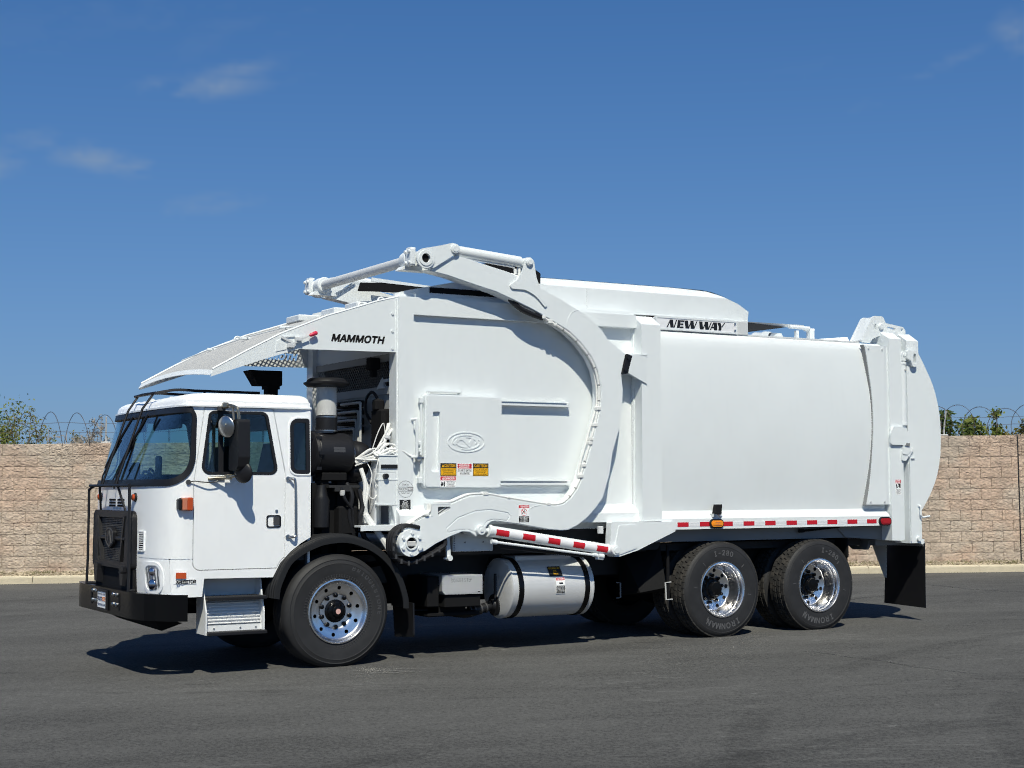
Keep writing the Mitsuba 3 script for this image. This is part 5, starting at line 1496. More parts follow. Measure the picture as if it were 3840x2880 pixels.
# tail: guard plate, posts, tailgate
edge = [(x, z) for x, z in crom([(6.64, 3.325, 0), (6.665, 3.259, 0), (6.712, 3.0, 0), (6.752, 2.744, 0), (6.766, 2.43, 0), (6.744, 2.06, 0), (6.69, 1.68, 0), (6.64, 1.468, 0)], 5)[:, :2]]
GP = Polygon(edge + [(6.955, 1.468), (6.955, 3.328)])
both('tail_guard_plate', prism_y(GP, -1.248, -1.236) + hull([(x, y, z) for x, y in ((6.954, -1.248), (6.954, -1.236), (7.024, -1.228), (7.024, -1.216)) for z in (1.468, 3.328)]), BW)
both('tail_guard_plate__gap_shade_strip', prism_y(LineString(edge).buffer(0.009), -1.237, -1.19), 'grey_frame')  # dark strip that draws the shadow line of the gap along the plate edge
both('tail_guard_plate__bolts', cat(*[cyl((x, -1.246, z), (x, -1.258, z), 0.012, 8) for x, z in ((6.705, 3.29), (6.92, 3.285), (6.70, 1.50), (6.92, 1.50))]), 'light_grey')
both('tail_post', prism_x([(-1.255, 1.047), (-1.255, 3.422), (-1.10, 3.515), (-0.95, 3.515), (-0.95, 1.047)], 7.022, 7.225), BW)
both('tail_post', prism_x([(-1.245, 1.008), (-1.245, 3.41), (-1.10, 3.505), (-0.95, 3.505), (-0.95, 1.008)], 7.318, 7.512), BW)
both('tail_post__web', box(7.22, 7.32, -1.10, -0.95, 1.03, 3.44), BW)
both('tail_post__bolts', cat(*[cyl((7.285, -1.099, z), (7.285, -1.112, z), 0.013, 8) for z in (1.95, 1.62, 1.35, 2.1)]), 'grey_frame')
both('tail_post__edge_strip', cat(box(7.322, 7.336, -1.262, -1.245, 1.03, 2.02), box(7.336, 7.41, -1.262, -1.2455, 2.006, 2.02)), BW)
both('tail_post__pin', cat(cyl((7.45, -1.245, 1.06), (7.45, -1.275, 1.06), 0.03, 16), cyl((7.50, -1.22, 1.01), (7.50, -1.26, 1.01), 0.018, 12)), BW)
both('tail_post__drop_handle', cat(tube(np.array([(7.475, -1.25, 1.45), (7.475, -1.27, 1.44), (7.475, -1.27, 1.34), (7.50, -1.27, 1.31), (7.60, -1.29, 1.325)]), 0.012, 6), box(7.45, 7.49, -1.258, -1.245, 1.44, 1.46)), BW)
dome = [(7.50, 3.38), (7.60, 3.30), (7.735, 3.10), (7.85, 2.90), (7.925, 2.68), (7.962, 2.45), (7.965, 2.22), (7.945, 2.02), (7.885, 1.80), (7.78, 1.60), (7.63, 1.40), (7.50, 1.25)]
dp = [(x, z) for x, z, in crom([(x, z, 0) for x, z in dome], 5)[:, :2]]
part('tailgate', prism_y([(7.30, 1.2)] + dp[::-1] + [(7.30, 3.42)], -1.14, 1.14), BW, smooth=20)
cy = (-1.215)
part('tail_cylinder', cat(cyl((7.262, cy, 2.415), (7.262, cy, 3.155), 0.052, 20, b=0.004), cyl((7.262, cy, 3.12), (7.262, cy, 3.145), 0.058, 20), cyl((7.262, cy, 2.40), (7.262, cy, 2.43), 0.057, 20)), BW, smooth=30)
part('tail_cylinder__rod', cyl((7.265, cy, 3.14), (7.265, cy, 3.24), 0.024, 14), 'steel', smooth=40)
part('tail_cylinder__clevis', cat(prism_y(Point(7.262, 3.235).buffer(0.045).union(sbox(7.222, 3.165, 7.302, 3.235)), cy - 0.05, cy - 0.025), prism_y(Point(7.262, 3.235).buffer(0.045).union(sbox(7.222, 3.165, 7.302, 3.235)), cy + 0.02, cy + 0.045), cyl((7.262, cy - 0.06, 3.235), (7.262, cy + 0.06, 3.235), 0.02, 14),
     prism_y(Point(7.258, 2.345).buffer(0.045).union(sbox(7.228, 2.345, 7.288, 2.41)), cy - 0.03, cy + 0.03), cyl((7.258, cy - 0.045, 2.345), (7.258, cy + 0.045, 2.345), 0.028, 16)), BW, smooth=30)
part('tail_cylinder__hose_stub', cat(box(7.20, 7.235, -1.20, -1.17, 2.55, 2.72), cyl((7.27, cy - 0.05, 3.06), (7.27, cy - 0.065, 3.06), 0.014, 8)), 'pipe_grey')
hk = rpoly([(7.28, 3.292), (7.45, 3.285), (7.447, 3.10), (7.36, 3.095), (7.335, 3.17), (7.28, 3.19)], [0.02, 0.03, 0.06, 0.06, 0.02, 0.01]).difference(rpoly([(7.375, 3.255), (7.42, 3.255), (7.418, 3.135), (7.378, 3.135)], 0.02))
both('lifting_hook', prism_y(hk, -1.30, -1.262), BW)
lt = rpoly([(7.003, 2.30), (7.045, 2.378), (7.19, 2.38), (7.255, 2.36), (7.33, 2.24), (7.325, 2.10), (7.27, 2.05), (7.19, 2.06), (7.20, 2.165), (7.004, 2.165)], [0.03, 0.03, 0.01, 0.02, 0.04, 0.05, 0.03, 0.01, 0.01, 0.03])
part('tail_latch', prism_y(lt, -1.285, -1.262), BW)
part('tail_latch__lower_plate', prism_y(rpoly([(7.19, 2.11), (7.30, 2.11), (7.32, 2.06), (7.25, 1.98), (7.19, 1.98)], 0.015), -1.275, -1.20), BW)
part('tail_latch__pin', cat(cyl((7.255, -1.285, 2.175), (7.255, -1.30, 2.175), 0.016, 12), hull([(7.22, -1.30, 2.16), (7.29, -1.30, 2.19), (7.29, -1.30, 2.15), (7.22, -1.285, 2.16), (7.29, -1.285, 2.19), (7.29, -1.285, 2.15)])), 'grey_frame')
part('tail_latch__toothed_bar', bar((7.29, -1.27, 2.03), (7.37, -1.27, 2.13), 0.02, 0.02), BW)
hp = rpoly([(6.722, 3.40), (6.905, 3.68), (6.95, 3.70), (7.06, 3.70), (7.09, 3.68), (7.12, 3.622), (7.40, 3.588), (7.437, 3.55), (7.437, 3.49), (7.0, 3.46), (6.90, 3.42), (6.86, 3.37), (6.74, 3.375)], 0.02)
hp = hp.difference(rpoly([(7.145, 3.585), (7.275, 3.568), (7.275, 3.548), (7.145, 3.562)], 0.008)).difference(Point(7.38, 3.555).buffer(0.02)).difference(rpoly([(6.945, 3.60), (6.965, 3.61), (6.965, 3.53), (6.93, 3.545)], 0.005))
both('tail_hinge', cat(prism_y(hp, -1.115, -1.085)), BW)
both('tail_hinge__pin', cat(cyl((7.035, -1.085, 3.575), (7.035, -1.14, 3.575), 0.038, 20, b=0.006)), BW, smooth=30)
both('tail_hinge__second_plate', prism_y(hp.buffer(-0.004), -0.93, -0.91), BW)
both('tail_hinge__web', hull([(6.735, -1.085, 3.40), (6.735, -0.93, 3.40), (6.91, -1.085, 3.68), (6.91, -0.93, 3.68), (6.76, -1.085, 3.40), (6.76, -0.93, 3.40), (6.93, -1.085, 3.68), (6.93, -0.93, 3.68)]), BW)
part('packer_body__roof_ridge', hull([(5.9, -0.2, 3.40), (5.9, 0.9, 3.40), (6.75, -0.9, 3.38), (6.75, 0.9, 3.40), (6.75, -0.85, 3.46), (6.75, 0.9, 3.475)]), BW)
part('tail_bumper', cat(box(7.0, 7.5, -1.0, 1.0, 0.98, 1.06)), 'grey_frame')
part('tow_plate', prism_x(rpoly([(-0.90, 1.06), (-0.53, 1.055), (-0.545, 0.975), (-0.63, 0.925), (-0.86, 0.925), (-0.90, 0.98)], 0.03).difference(rpoly([(-0.62, 1.01), (-0.74, 0.985), (-0.74, 0.96), (-0.62, 0.98)], 0.012)), 6.98, 7.02), 'grey_frame')
part('chassis__tail_block', box(6.49, 6.52, -1.07, 1.07, 0.855, 1.075, 0.01), 'black_matte')
for s in (-1, 1):
    part('rear_mudflap', hull([(7.595, s * 1.20, 1.02), (7.605, s * 1.20, 1.02), (7.595, s * 0.565, 1.012), (7.605, s * 0.565, 1.012), (7.59, s * 1.20, 0.235), (7.60, s * 1.20, 0.235), (7.585, s * 0.52, 0.254), (7.595, s * 0.52, 0.254)]), 'black_plastic')
    part('rear_mudflap__strip', hull([(7.588, s * 1.19, 1.03), (7.588, s * 0.565, 1.02), (7.588, s * 1.19, 0.965), (7.588, s * 0.565, 0.96), (7.595, s * 1.19, 1.03), (7.595, s * 0.565, 1.02), (7.595, s * 1.19, 0.965), (7.595, s * 0.565, 0.96)]), 'grey_frame')
    part('rear_mudflap__brace', hull([(7.50, s * 0.375, 1.04), (7.51, s * 0.375, 1.04), (7.50, s * 0.66, 1.04), (7.51, s * 0.66, 1.04), (7.50, s * 0.62, 0.57), (7.51, s * 0.62, 0.57), (7.5, s * 0.66, 0.57)]), BW)
    part('rear_mudflap__hanger', box(7.50, 7.595, min(s * 0.56, s * 1.2), max(s * 0.56, s * 1.2), 1.0, 1.05), BW)

# side access door of the hopper, its rails, latches and emblem
DY = -1.172
dpoly = rpoly([(0.935, 2.590), (1.802, 2.588), (1.785, 1.662), (0.918, 1.672)], [0.02, 0.02, 0.03, 0.04])
groove = rpoly([(1.014, 2.42), (1.093, 2.422), (1.078, 1.828), (0.996, 1.83)], 0.015)
d1 = prism_y(dpoly.buffer(-0.012), DY - 0.004, -1.10)
d2 = prism_y(dpoly, DY + 0.010, -1.10)
dm = (d1 + d2) - prism_y(groove, DY - 0.02, DY + 0.028)
part('side_door__panel', dm, BW)
part('side_door__handle_bar', cat(box(0.975, 1.345, -1.16, -1.10, 2.612, 2.622), box(1.325, 1.345, -1.165, -1.10, 2.592, 2.622), box(0.975, 0.99, -1.16, -1.10, 2.592, 2.62)), BW)
for z in (2.535, 1.73):
    part('side_door__rail', cat(box(1.80, 2.615, -1.15, -1.10, z - 0.022, z - 0.012), box(1.80, 2.615, -1.152, -1.146, z - 0.03, z - 0.010), box(1.82, 2.612, -1.135, -1.125, z + 0.010, z + 0.016), box(2.59, 2.625, -1.155, -1.10, z - 0.035, z + 0.02, 0.005)), BW)
    part('side_door__rail__channel', box(1.82, 2.60, -1.14, -1.101, z - 0.011, z + 0.008), 'steel')
ov = affinity.scale(Point(1.385, 2.124).buffer(1, 24), 0.212, 0.102)
mid = affinity.scale(Point(1.385, 2.124).buffer(1, 24), 0.160, 0.077)
inn = affinity.scale(Point(1.385, 2.124).buffer(1, 24), 0.120, 0.056)
part('side_door__emblem_ring', prism_y(ov.difference(ov.buffer(-0.011)), DY - 0.010, DY), BW)
nsh = LineString([(1.245, 2.10), (1.30, 2.155), (1.345, 2.158), (1.42, 2.095), (1.455, 2.155)]).buffer(0.015, cap_style=2, join_style=2)
sw = (mid.difference(mid.buffer(-0.013))).difference(sbox(1.20, 2.04, 1.33, 2.10)).difference(sbox(1.45, 2.15, 1.6, 2.22))
sw2 = (inn.difference(inn.buffer(-0.012))).difference(sbox(1.20, 2.12, 1.38, 2.2)).difference(sbox(1.40, 2.05, 1.6, 2.11))
part('side_door__emblem_mark', prism_y(nsh.union(sw).union(sw2), DY - 0.010, DY), BW)
part('side_door__hinge_bar', cat(cyl((0.905, -1.13, 1.74), (0.905, -1.13, 2.53), 0.012, 8), box(0.885, 0.925, -1.15, -1.10, 2.50, 2.56, 0.006), box(0.872, 0.915, -1.15, -1.10, 1.715, 1.775, 0.006), box(0.88, 0.915, -1.14, -1.10, 2.09, 2.13, 0.005), box(0.88, 0.915, -1.14, -1.10, 2.02, 2.06, 0.005)), BW)
part('side_door__latch', cat(box(0.84, 0.90, -1.17, -1.12, 1.94, 1.985, 0.008), cyl((0.87, -1.15, 1.965), (0.94, -1.15, 1.965), 0.012, 8), cyl((0.885, -1.12, 1.93), (0.885, -1.17, 1.99), 0.012, 8)), 'steel')
part('grab_bar', cat(tube(crom([(0.80, -1.13, 2.335), (0.815, -1.19, 2.338), (0.825, -1.20, 2.32), (0.825, -1.20, 2.1), (0.825, -1.20, 1.99), (0.815, -1.195, 1.972), (0.80, -1.13, 1.975)], 5), 0.014, 8)), BW, smooth=40)


def decal(name, x0, x1, z0, z1, mat, y, d=0.002):
    return part(name, box(x0, x1, y - d, y, z0, z1), mat)


def small_print(name, x0, x1, z0, z1, rows, y, mat, words='KEEP CLEAR OF MOVING PARTS'):
    h = (z1 - z0) / rows
    ms = []
    for k in range(rows):
        w = (x1 - x0) * (0.96 - 0.12 * ((k * 7) % 3))
        ms.append(text_on(words[(k * 5) % 9:][:14], (x0 + x1 - w) / 2, z1 - h * (k + 1) + h * 0.2, y, h * 0.62, width=w, depth=0.001))
    part(name, cat(ms), mat)


def tri_mark(x, z, h, y):
    return prism_y([(x, z), (x + h * 1.1, z), (x + h * 0.55, z + h)], y - 0.001, y)


SY = DY - 0.004
for nm, x0, x1, ttl, ws_ in (('caution_sticker', 1.095, 1.272, 'CAUTION', 'MAKE SURE HOPPER DOOR IS CLOSED BEFORE EJECTOR PANEL IS ACTIVATED'), ('caution_sticker', 1.462, 1.636, 'CAUTION', 'STOP ENGINE AND REMOVE SWITCH KEY BEFORE ENTERING')):
    k = nk(TK + '__' + nm)[len(TK) + 2:]
    part(k + '__field', box(x0, x1, SY - 0.0015, SY, 1.789, 1.914), 'decal_yellow')
    part(k + '__border', prism_y(Polygon([(x0, 1.789), (x1, 1.789), (x1, 1.914), (x0, 1.914)], [[(x0 + .006, 1.795), (x1 - .006, 1.795), (x1 - .006, 1.908), (x0 + .006, 1.908)]]), SY - 0.002, SY), 'decal_black')
    part(k + '__head_band', box(x0 + 0.005, x1 - 0.005, SY - 0.0022, SY, 1.868, 1.910), 'decal_black')
    if x0 < 1.2:
        part(k + '__alert_mark', tri_mark(x0 + 0.014, 1.876, 0.026, SY - 0.0022), 'decal_yellow')
    part(k + '__lettering', text_on(ttl, x0 + (0.045 if x0 < 1.2 else 0.014), 1.877, SY - 0.0022, 0.026, width=(x1 - x0) - (0.058 if x0 < 1.2 else 0.028), bold=True), 'decal_yellow')
    small_print(k + '__small_print', x0 + 0.012, x1 - 0.012, 1.797, 1.864, 4, SY - 0.0016, 'decal_black', ws_)
decal('danger_sticker__field', 1.286, 1.448, 1.792, 1.910, 'decal_white', SY, 0.0015)
part('danger_sticker__red_band', box(1.288, 1.446, SY - 0.0022, SY, 1.862, 1.908), 'decal_red')
part('danger_sticker__lettering', cat(text_on('DANGER', 1.318, 1.888, SY - 0.0022, 0.016, width=0.10, bold=True), text_on('PELIGRO', 1.318, 1.867, SY - 0.0022, 0.016, width=0.10, bold=True)), 'decal_white')
part('danger_sticker__alert_mark', cat(tri_mark(1.297, 1.887, 0.016, SY - 0.0022), tri_mark(1.297, 1.866, 0.016, SY - 0.0022)), 'decal_white')
part('danger_sticker__black_lettering', cat(text_on('DO NOT ENTER', 1.290, 1.833, SY - 0.0016, 0.019, width=0.154, bold=True), text_on('NO ENTRE', 1.312, 1.803, SY - 0.0016, 0.019, width=0.11, bold=True)), 'decal_black')
decal('crush_sticker__field', 1.094, 1.268, 1.678, 1.783, 'decal_white', SY, 0.0012)
part('crush_sticker__red_band', box(1.095, 1.267, SY - 0.002, SY, 1.746, 1.783), 'decal_red')
part('crush_sticker__alert_mark', tri_mark(1.112, 1.753, 0.022, SY - 0.002), 'decal_white')
part('crush_sticker__lettering', text_on('DANGER', 1.142, 1.753, SY - 0.002, 0.022, width=0.11, bold=True), 'decal_white')
part('crush_sticker__pictogram', cat(prism_y([(1.135, 1.735), (1.145, 1.735), (1.145, 1.685), (1.135, 1.685)], SY - 0.002, SY), prism_y([(1.10, 1.715), (1.13, 1.72), (1.13, 1.70), (1.10, 1.695)], SY - 0.002, SY), bar((1.10, SY - 0.0012, 1.73), (1.128, SY - 0.0012, 1.718), 0.002, 0.007), bar((1.10, SY - 0.0012, 1.688), (1.128, SY - 0.0012, 1.70), 0.002, 0.006)), 'decal_black')
small_print('crush_sticker__small_print', 1.158, 1.262, 1.680, 1.742, 4, SY - 0.0013, 'decal_black', 'CAN CRUSH OR DISMEMBER KEEP CLEAR')
# dealer roundel and plate on the front post
PX, PZ = 0.735, 1.66
ring = Point(PX, PZ).buffer(0.082, 24).difference(Point(PX, PZ).buffer(0.078, 24)).difference(sbox(PX - 0.1, PZ - 0.028, PX + 0.1, PZ + 0.028))
part('dealer_roundel__ring', prism_y(ring, HY - 0.0015, HY), 'grey_frame')
part('dealer_roundel__bar', cat(prism_y(Polygon([(PX - .083, PZ - .022), (PX + .083, PZ - .022), (PX + .083, PZ + .022), (PX - .083, PZ + .022)], [[(PX - .079, PZ - .018), (PX + .079, PZ - .018), (PX + .079, PZ + .018), (PX - .079, PZ + .018)]]), HY - 0.0015, HY), box(PX + 0.022, PX + 0.08, HY - 0.0015, HY, PZ - 0.019, PZ + 0.019)), 'grey_frame')
part('dealer_roundel__lettering', cat(text_on('TRUCK', PX - 0.074, PZ - 0.011, HY, 0.022, width=0.09, bold=True), text_on('Sale by', PX - 0.035, PZ + 0.035, HY, 0.02, width=0.07), text_on('COMPLETE TRUCK', PX - 0.05, PZ - 0.045, HY, 0.012, width=0.10)), 'grey_frame')
part('dealer_roundel__white_lettering', text_on('SITE', PX + 0.028, PZ - 0.011, HY - 0.0016, 0.022, width=0.046, bold=True), 'decal_white')
part('data_plate__field', box(0.672, 0.790, HY - 0.0015, HY, 1.437, 1.556), 'decal_black')
part('data_plate__lettering', cat(prism_y(affinity.scale(Point(0.731, 1.538).buffer(1, 16), 0.026, 0.011).difference(affinity.scale(Point(0.731, 1.538).buffer(1, 16), 0.020, 0.007)), HY - 0.002, HY - 0.001), text_on('NEW WAY', 0.698, 1.510, HY - 0.0016, 0.011, width=0.066, bold=True), box(0.69, 0.772, HY - 0.002, HY - 0.001, 1.447, 1.466)), 'decal_white')
small_print('data_plate__small_print', 0.682, 0.780, 1.470, 1.505, 3, HY - 0.0016, 'decal_white', 'MODEL SERIAL CAPACITY YEAR BUILT')
# tail post warning
TY = -1.255
part('tail_sticker__field', box(7.09, 7.178, TY - 0.0015, TY, 1.58, 1.755), 'decal_white')
part('tail_sticker__red_band', box(7.091, 7.177, TY - 0.002, TY, 1.715, 1.755), 'decal_red')
part('tail_sticker__lettering', cat(text_on('DANGER', 7.098, 1.738, TY - 0.002, 0.012, width=0.07, bold=True), text_on('PELIGRO', 7.098, 1.720, TY - 0.002, 0.012, width=0.07, bold=True)), 'decal_white')
part('tail_sticker__pictogram', cat(prism_y([(7.095, 1.70), (7.11, 1.705), (7.12, 1.66), (7.105, 1.655)], TY - 0.002, TY), prism_y([(7.12, 1.71), (7.17, 1.71), (7.17, 1.66), (7.15, 1.66), (7.14, 1.69)], TY - 0.002, TY), bar((7.10, TY - 0.001, 1.655), (7.165, TY - 0.001, 1.70), 0.002, 0.008)), 'decal_black')
small_print('tail_sticker__small_print', 7.095, 7.173, 1.585, 1.648, 5, TY - 0.0016, 'decal_black', 'STAND CLEAR OF TAILGATE')

# bracket carrying the lift cylinder, and steps in front of the body
CB = rpoly([(3.03, 1.318), (3.849, 1.306), (3.848, 1.205), (3.36, 1.015), (3.13, 0.955), (3.03, 0.955), (3.01, 1.02)], [0.02, 0.005, 0.01, 0.02, 0.05, 0.05, 0.05])
part('lift_bracket', prism_y(CB, -1.305, -1.21), BW)
part('lift_bracket__raised_plate', prism_y(rpoly([(3.12, 1.28), (3.33, 1.28), (3.345, 1.25), (3.345, 1.04), (3.12, 0.975), (3.05, 1.0)], 0.03), -1.314, -1.305), BW)
part('lift_bracket', mir(prism_y(CB, -1.305, -1.21)), BW)
part('lift_bracket__pin', cat(cyl((3.045, -1.305, 1.022), (3.045, -1.375, 1.022), 0.052, 24, b=0.006), cyl((3.045, -1.375, 1.022), (3.045, -1.385, 1.022), 0.030, 20)), BW, smooth=30)
part('body_subframe', cat(box(0.9, 3.9, -0.95, -0.6, 1.0, 1.25), box(0.9, 3.9, 0.6, 0.95, 1.0, 1.25)), 'dark_frame')
part('front_deck__plate', cat(box(0.25, 0.655, -1.16, -0.7, 1.296, 1.314), box(0.25, 0.655, -1.16, -1.148, 1.262, 1.296)), BW)
part('front_deck__box', cat(box(0.455, 0.64, -1.12, -0.80, 1.515, 1.815, 0.004), box(0.44, 0.652, -1.125, -0.8, 1.505, 1.517), box(0.44, 0.652, -1.125, -0.8, 1.745, 1.757), box(0.46, 0.648, -1.12, -0.8, 1.815, 1.985, 0.004), box(0.45, 0.652, -1.128, -0.8, 1.98, 1.992)), BW)
part('front_deck__grey_panel', box(0.44, 0.46, -1.06, -0.6, 1.32, 1.86), 'light_grey')
part('front_deck__tank', cyl((0.50, -0.80, 1.31), (0.50, -0.80, 1.92), 0.12, 28, b=0.01), 'light_grey', smooth=40)
part('front_deck__gusset', hull([(0.64, -1.12, 1.50), (0.64, -1.12, 1.32), (0.60, -1.12, 1.50), (0.64, -1.10, 1.50), (0.64, -1.10, 1.32), (0.60, -1.10, 1.50)]), BW)
part('front_deck__switch', cat(box(0.475, 0.65, -1.135, -1.12, 1.862, 1.898, 0.004), cyl((0.52, -1.12, 1.785), (0.52, -1.16, 1.785), 0.026, 14)), 'black_plastic')
# valve bank and pipes on the hopper front
for z in (2.23, 2.32, 2.42, 2.50):
    part('valve_bank__section', cat(box(0.60, 0.70, -0.26, 0.24, z, z + 0.07, 0.01), *[cyl((0.60, y, z + 0.035), (0.56, y, z + 0.035), 0.02, 8) for y in (-0.2, -0.1, 0.0, 0.1, 0.2)]), 'dark_frame')
for k in range(4):
    z, y = 2.27 + 0.085 * k, -0.40 - 0.05 * k
    part('valve_bank__pipe', tube(crom([(0.60, 0.12 - 0.06 * k, z), (0.52, 0.10 - 0.06 * k, z), (0.52, y + 0.06, z), (0.52, y + 0.01, z - 0.01), (0.52, y, z - 0.07), (0.52, y, 1.75)], 5), 0.014, 7), 'pipe_grey', smooth=40)
part('control_box', cat(box(0.58, 0.70, -0.92, -0.66, 2.05, 2.45, 0.02), box(0.56, 0.66, -0.83, -0.72, 2.43, 2.55, 0.02)), 'black_matte')
part('control_box__cable', tube(crom([(0.62, -0.80, 2.50), (0.58, -0.72, 2.62), (0.57, -0.6, 2.58), (0.57, -0.56, 2.45), (0.60, -0.64, 2.32)], 6), 0.016, 7), 'black_plastic', smooth=40)
part('rear_camera', cat(box(0.55, 0.66, -0.72, -0.61, 2.85, 2.97, 0.01), box(0.58, 0.63, -0.70, -0.64, 2.78, 2.85)), 'black_matte')
part('rear_camera__bracket', cat(hull([(0.66, -0.62, 2.66), (0.66, -0.80, 2.66), (0.69, -0.70, 2.78), (0.70, -0.62, 2.66), (0.70, -0.8, 2.66)]), box(0.66, 0.69, -0.9, -0.78, 2.72, 2.75)), 'light_grey')
part('air_line_valve', cat(hull([(0.20, -0.75, 2.10), (0.42, -0.72, 2.09), (0.42, -0.5, 2.09), (0.22, -0.5, 2.12), (0.3, -0.65, 2.15)])), 'black_plastic')
# ---------------------------------------------------------------- lift arms, cylinders, torque tube, canopy
arm_out = [(0.88, 3.795), (1.215, 3.965), (1.326, 3.941), (1.81, 3.838), (1.91, 3.804), (2.10, 3.735), (2.36, 3.635), (2.638, 3.504), (2.717, 3.475), (2.836, 3.39), (2.946, 3.294), (3.005, 3.213), (3.228, 3.075), (3.170, 2.865),
           (3.190, 2.70), (3.182, 2.51), (3.135, 2.26), (3.053, 2.026), (3.013, 1.80), (2.929, 1.564), (2.846, 1.465), (2.742, 1.367), (2.623, 1.289), (2.506, 1.241), (2.419, 1.237), (2.261, 1.251), (1.907, 1.311), (1.657, 1.342),
           (1.60, 1.335), (1.560, 1.305), (1.52, 1.251), (1.43, 1.190), (1.357, 1.236), (1.276, 1.243), (1.142, 1.198), (0.984, 1.131), (0.866, 1.064), (0.78, 1.045), (0.687, 1.02), (0.60, 1.055), (0.565, 1.14), (0.585, 1.22),
           (0.64, 1.28), (0.697, 1.31), (0.826, 1.378), (0.924, 1.411), (0.937, 1.516), (1.142, 1.514), (1.249, 1.555), (1.357, 1.590), (1.493, 1.599), (1.588, 1.595), (1.768, 1.564), (1.978, 1.533), (2.19, 1.501), (2.348, 1.488),
           (2.449, 1.505), (2.537, 1.566), (2.611, 1.652), (2.67, 1.757), (2.716, 1.899), (2.775, 2.06), (2.85, 2.30), (2.903, 2.50), (2.914, 2.63), (2.910, 2.738), (2.873, 2.888), (2.799, 3.023), (2.666, 3.167), (2.519, 3.279),
           (2.301, 3.385), (2.085, 3.478), (1.872, 3.558), (1.662, 3.630), (1.387, 3.691), (1.116, 3.757)]
AP = Polygon(arm_out)
recess = rpoly([(1.083, 1.275), (1.222, 1.385), (1.424, 1.450), (1.588, 1.461), (1.795, 1.426), (1.823, 1.39), (1.781, 1.336), (1.629, 1.352), (1.555, 1.335), (1.50, 1.26), (1.438, 1.222), (1.33, 1.258), (1.196, 1.248), (1.116, 1.226)], 0.02)
slot = rpoly([(1.005, 1.488), (1.15, 1.488), (1.135, 1.462), (1.005, 1.395)], [0.01, 0.01, 0.01, 0.01])
AY0, AY1 = -1.30, -1.14
arm_core = prism_y(AP, AY0 + 0.006, AY1) + prism_y(AP.buffer(-0.006, join_style=2), AY0, AY1)
arm_core = arm_core - prism_y(recess.difference(recess.buffer(-0.014)), AY0 - 0.01, AY0 + 0.005) - prism_y(slot, AY0 - 0.01, AY0 + 0.06)
part('lift_arm__beam', arm_core, BW, smooth=20)
part('lift_arm__slot_liner', prism_y(slot, AY0 + 0.055, AY0 + 0.065), 'grey_frame')
part('lift_arm__slot_strips', cat(bar((1.02, AY0 + 0.02, 1.405), (1.13, AY0 + 0.02, 1.475), 0.012, 0.012), bar((1.015, AY0 + 0.02, 1.43), (1.10, AY0 + 0.02, 1.482), 0.008, 0.008)), 'light_grey')
def weld(pts, y=AY0, r=0.004):
    P = crom([(x, y - 0.0005, z) for x, z in pts], 6)
    return tube(P, r, 6)


parts('lift_arm__weld_line', [weld([(1.99, 1.30), (1.985, 1.37), (2.02, 1.44), (2.09, 1.482), (2.17, 1.495)]), weld([(2.51, 3.285), (2.50, 3.36), (2.53, 3.44), (2.58, 3.485), (2.64, 3.502)])], BW, smooth=40)
part('lift_arm__step_edge', cat(box(0.93, 0.945, AY0 - 0.004, AY1, 1.40, 1.52), box(0.94, 1.14, AY0 - 0.003, AY1, 1.508, 1.520)), BW)
part('lift_arm', mir(prism_y(AP, AY0, AY1)), BW, smooth=20)
# top knuckle with the bored hub for the torque tube
kn = rpoly([(0.86, 3.80), (0.755, 3.86), (0.765, 3.965), (0.82, 4.0), (1.02, 4.045), (1.155, 4.082), (1.21, 4.06), (1.222, 3.998), (0.95, 3.822)], [0.06, 0.06, 0.04, 0.05, 0.0, 0.05, 0.05, 0.05, 0.06])
kn2 = kn.difference(Point(0.845, 3.905).buffer(0.046, 16))
for s, nm in ((-1, 'top_knuckle'), (1, 'top_knuckle')):
    m = cat(prism_y(kn2, -1.328, -1.302), prism_y(Point(0.845, 3.905).buffer(0.098, 20).difference(Point(0.845, 3.905).buffer(0.050, 20)), -1.345, -1.328), prism_y(Point(0.845, 3.905).buffer(0.075, 20).difference(Point(0.845, 3.905).buffer(0.046, 20)), -1.354, -1.343))
    k = nk(TK + '__' + nm)[len(TK) + 2:]
    fm = (lambda q: q) if s < 0 else mir
    part(k + '__plate', fm(m), BW, smooth=30)
    part(k + '__bore', fm(prism_y(Point(0.845, 3.905).buffer(0.0465, 20), -1.32, -1.295)), 'black_matte')
    part(k + '__inner_plate', fm(prism_y(kn.buffer(-0.01), -1.138, -1.09)), BW)
    part(k + '__pin', fm(cat(cyl((1.175, -1.328, 4.022), (1.175, -1.345, 4.022), 0.050, 24, b=0.006), cyl((1.175, -1.345, 4.022), (1.175, -1.352, 4.022), 0.030, 18))), BW, smooth=30)
    part(k + '__clamp', fm(cat(box(0.690, 0.745, -1.33, -1.19, 3.83, 3.995, 0.012), *[cyl((0.72, y, z), (0.672, y, z), 0.017, 10) for y in (-1.30, -1.22) for z in (3.86, 3.965)], box(0.70, 0.76, -1.30, -1.2, 3.985, 4.01, 0.006))), BW, smooth=30)
part('torque_tube__tube', cyl((0.80, -1.02, 3.912), (0.80, 1.02, 3.912), 0.052, 28), 'light_grey', smooth=40)
for s in (-1, 1):
    part('torque_tube__sleeve', cat(cyl((0.80, s * 1.0, 3.912), (0.80, s * 1.14, 3.912), 0.088, 28, b=0.01), cyl((0.80, s * 1.10, 3.912), (0.80, s * 1.22, 3.912), 0.07, 28)), BW, smooth=35)
parts('torque_tube__foot', [hull([(0.66, s * 1.04, 3.80), (0.96, s * 1.04, 3.80), (0.70, s * 1.04, 3.84), (0.92, s * 1.04, 3.86), (0.66, s * 1.16, 3.80), (0.96, s * 1.16, 3.80), (0.70, s * 1.16, 3.84), (0.92, s * 1.16, 3.86)]) for s in (-1, 1)], BW)

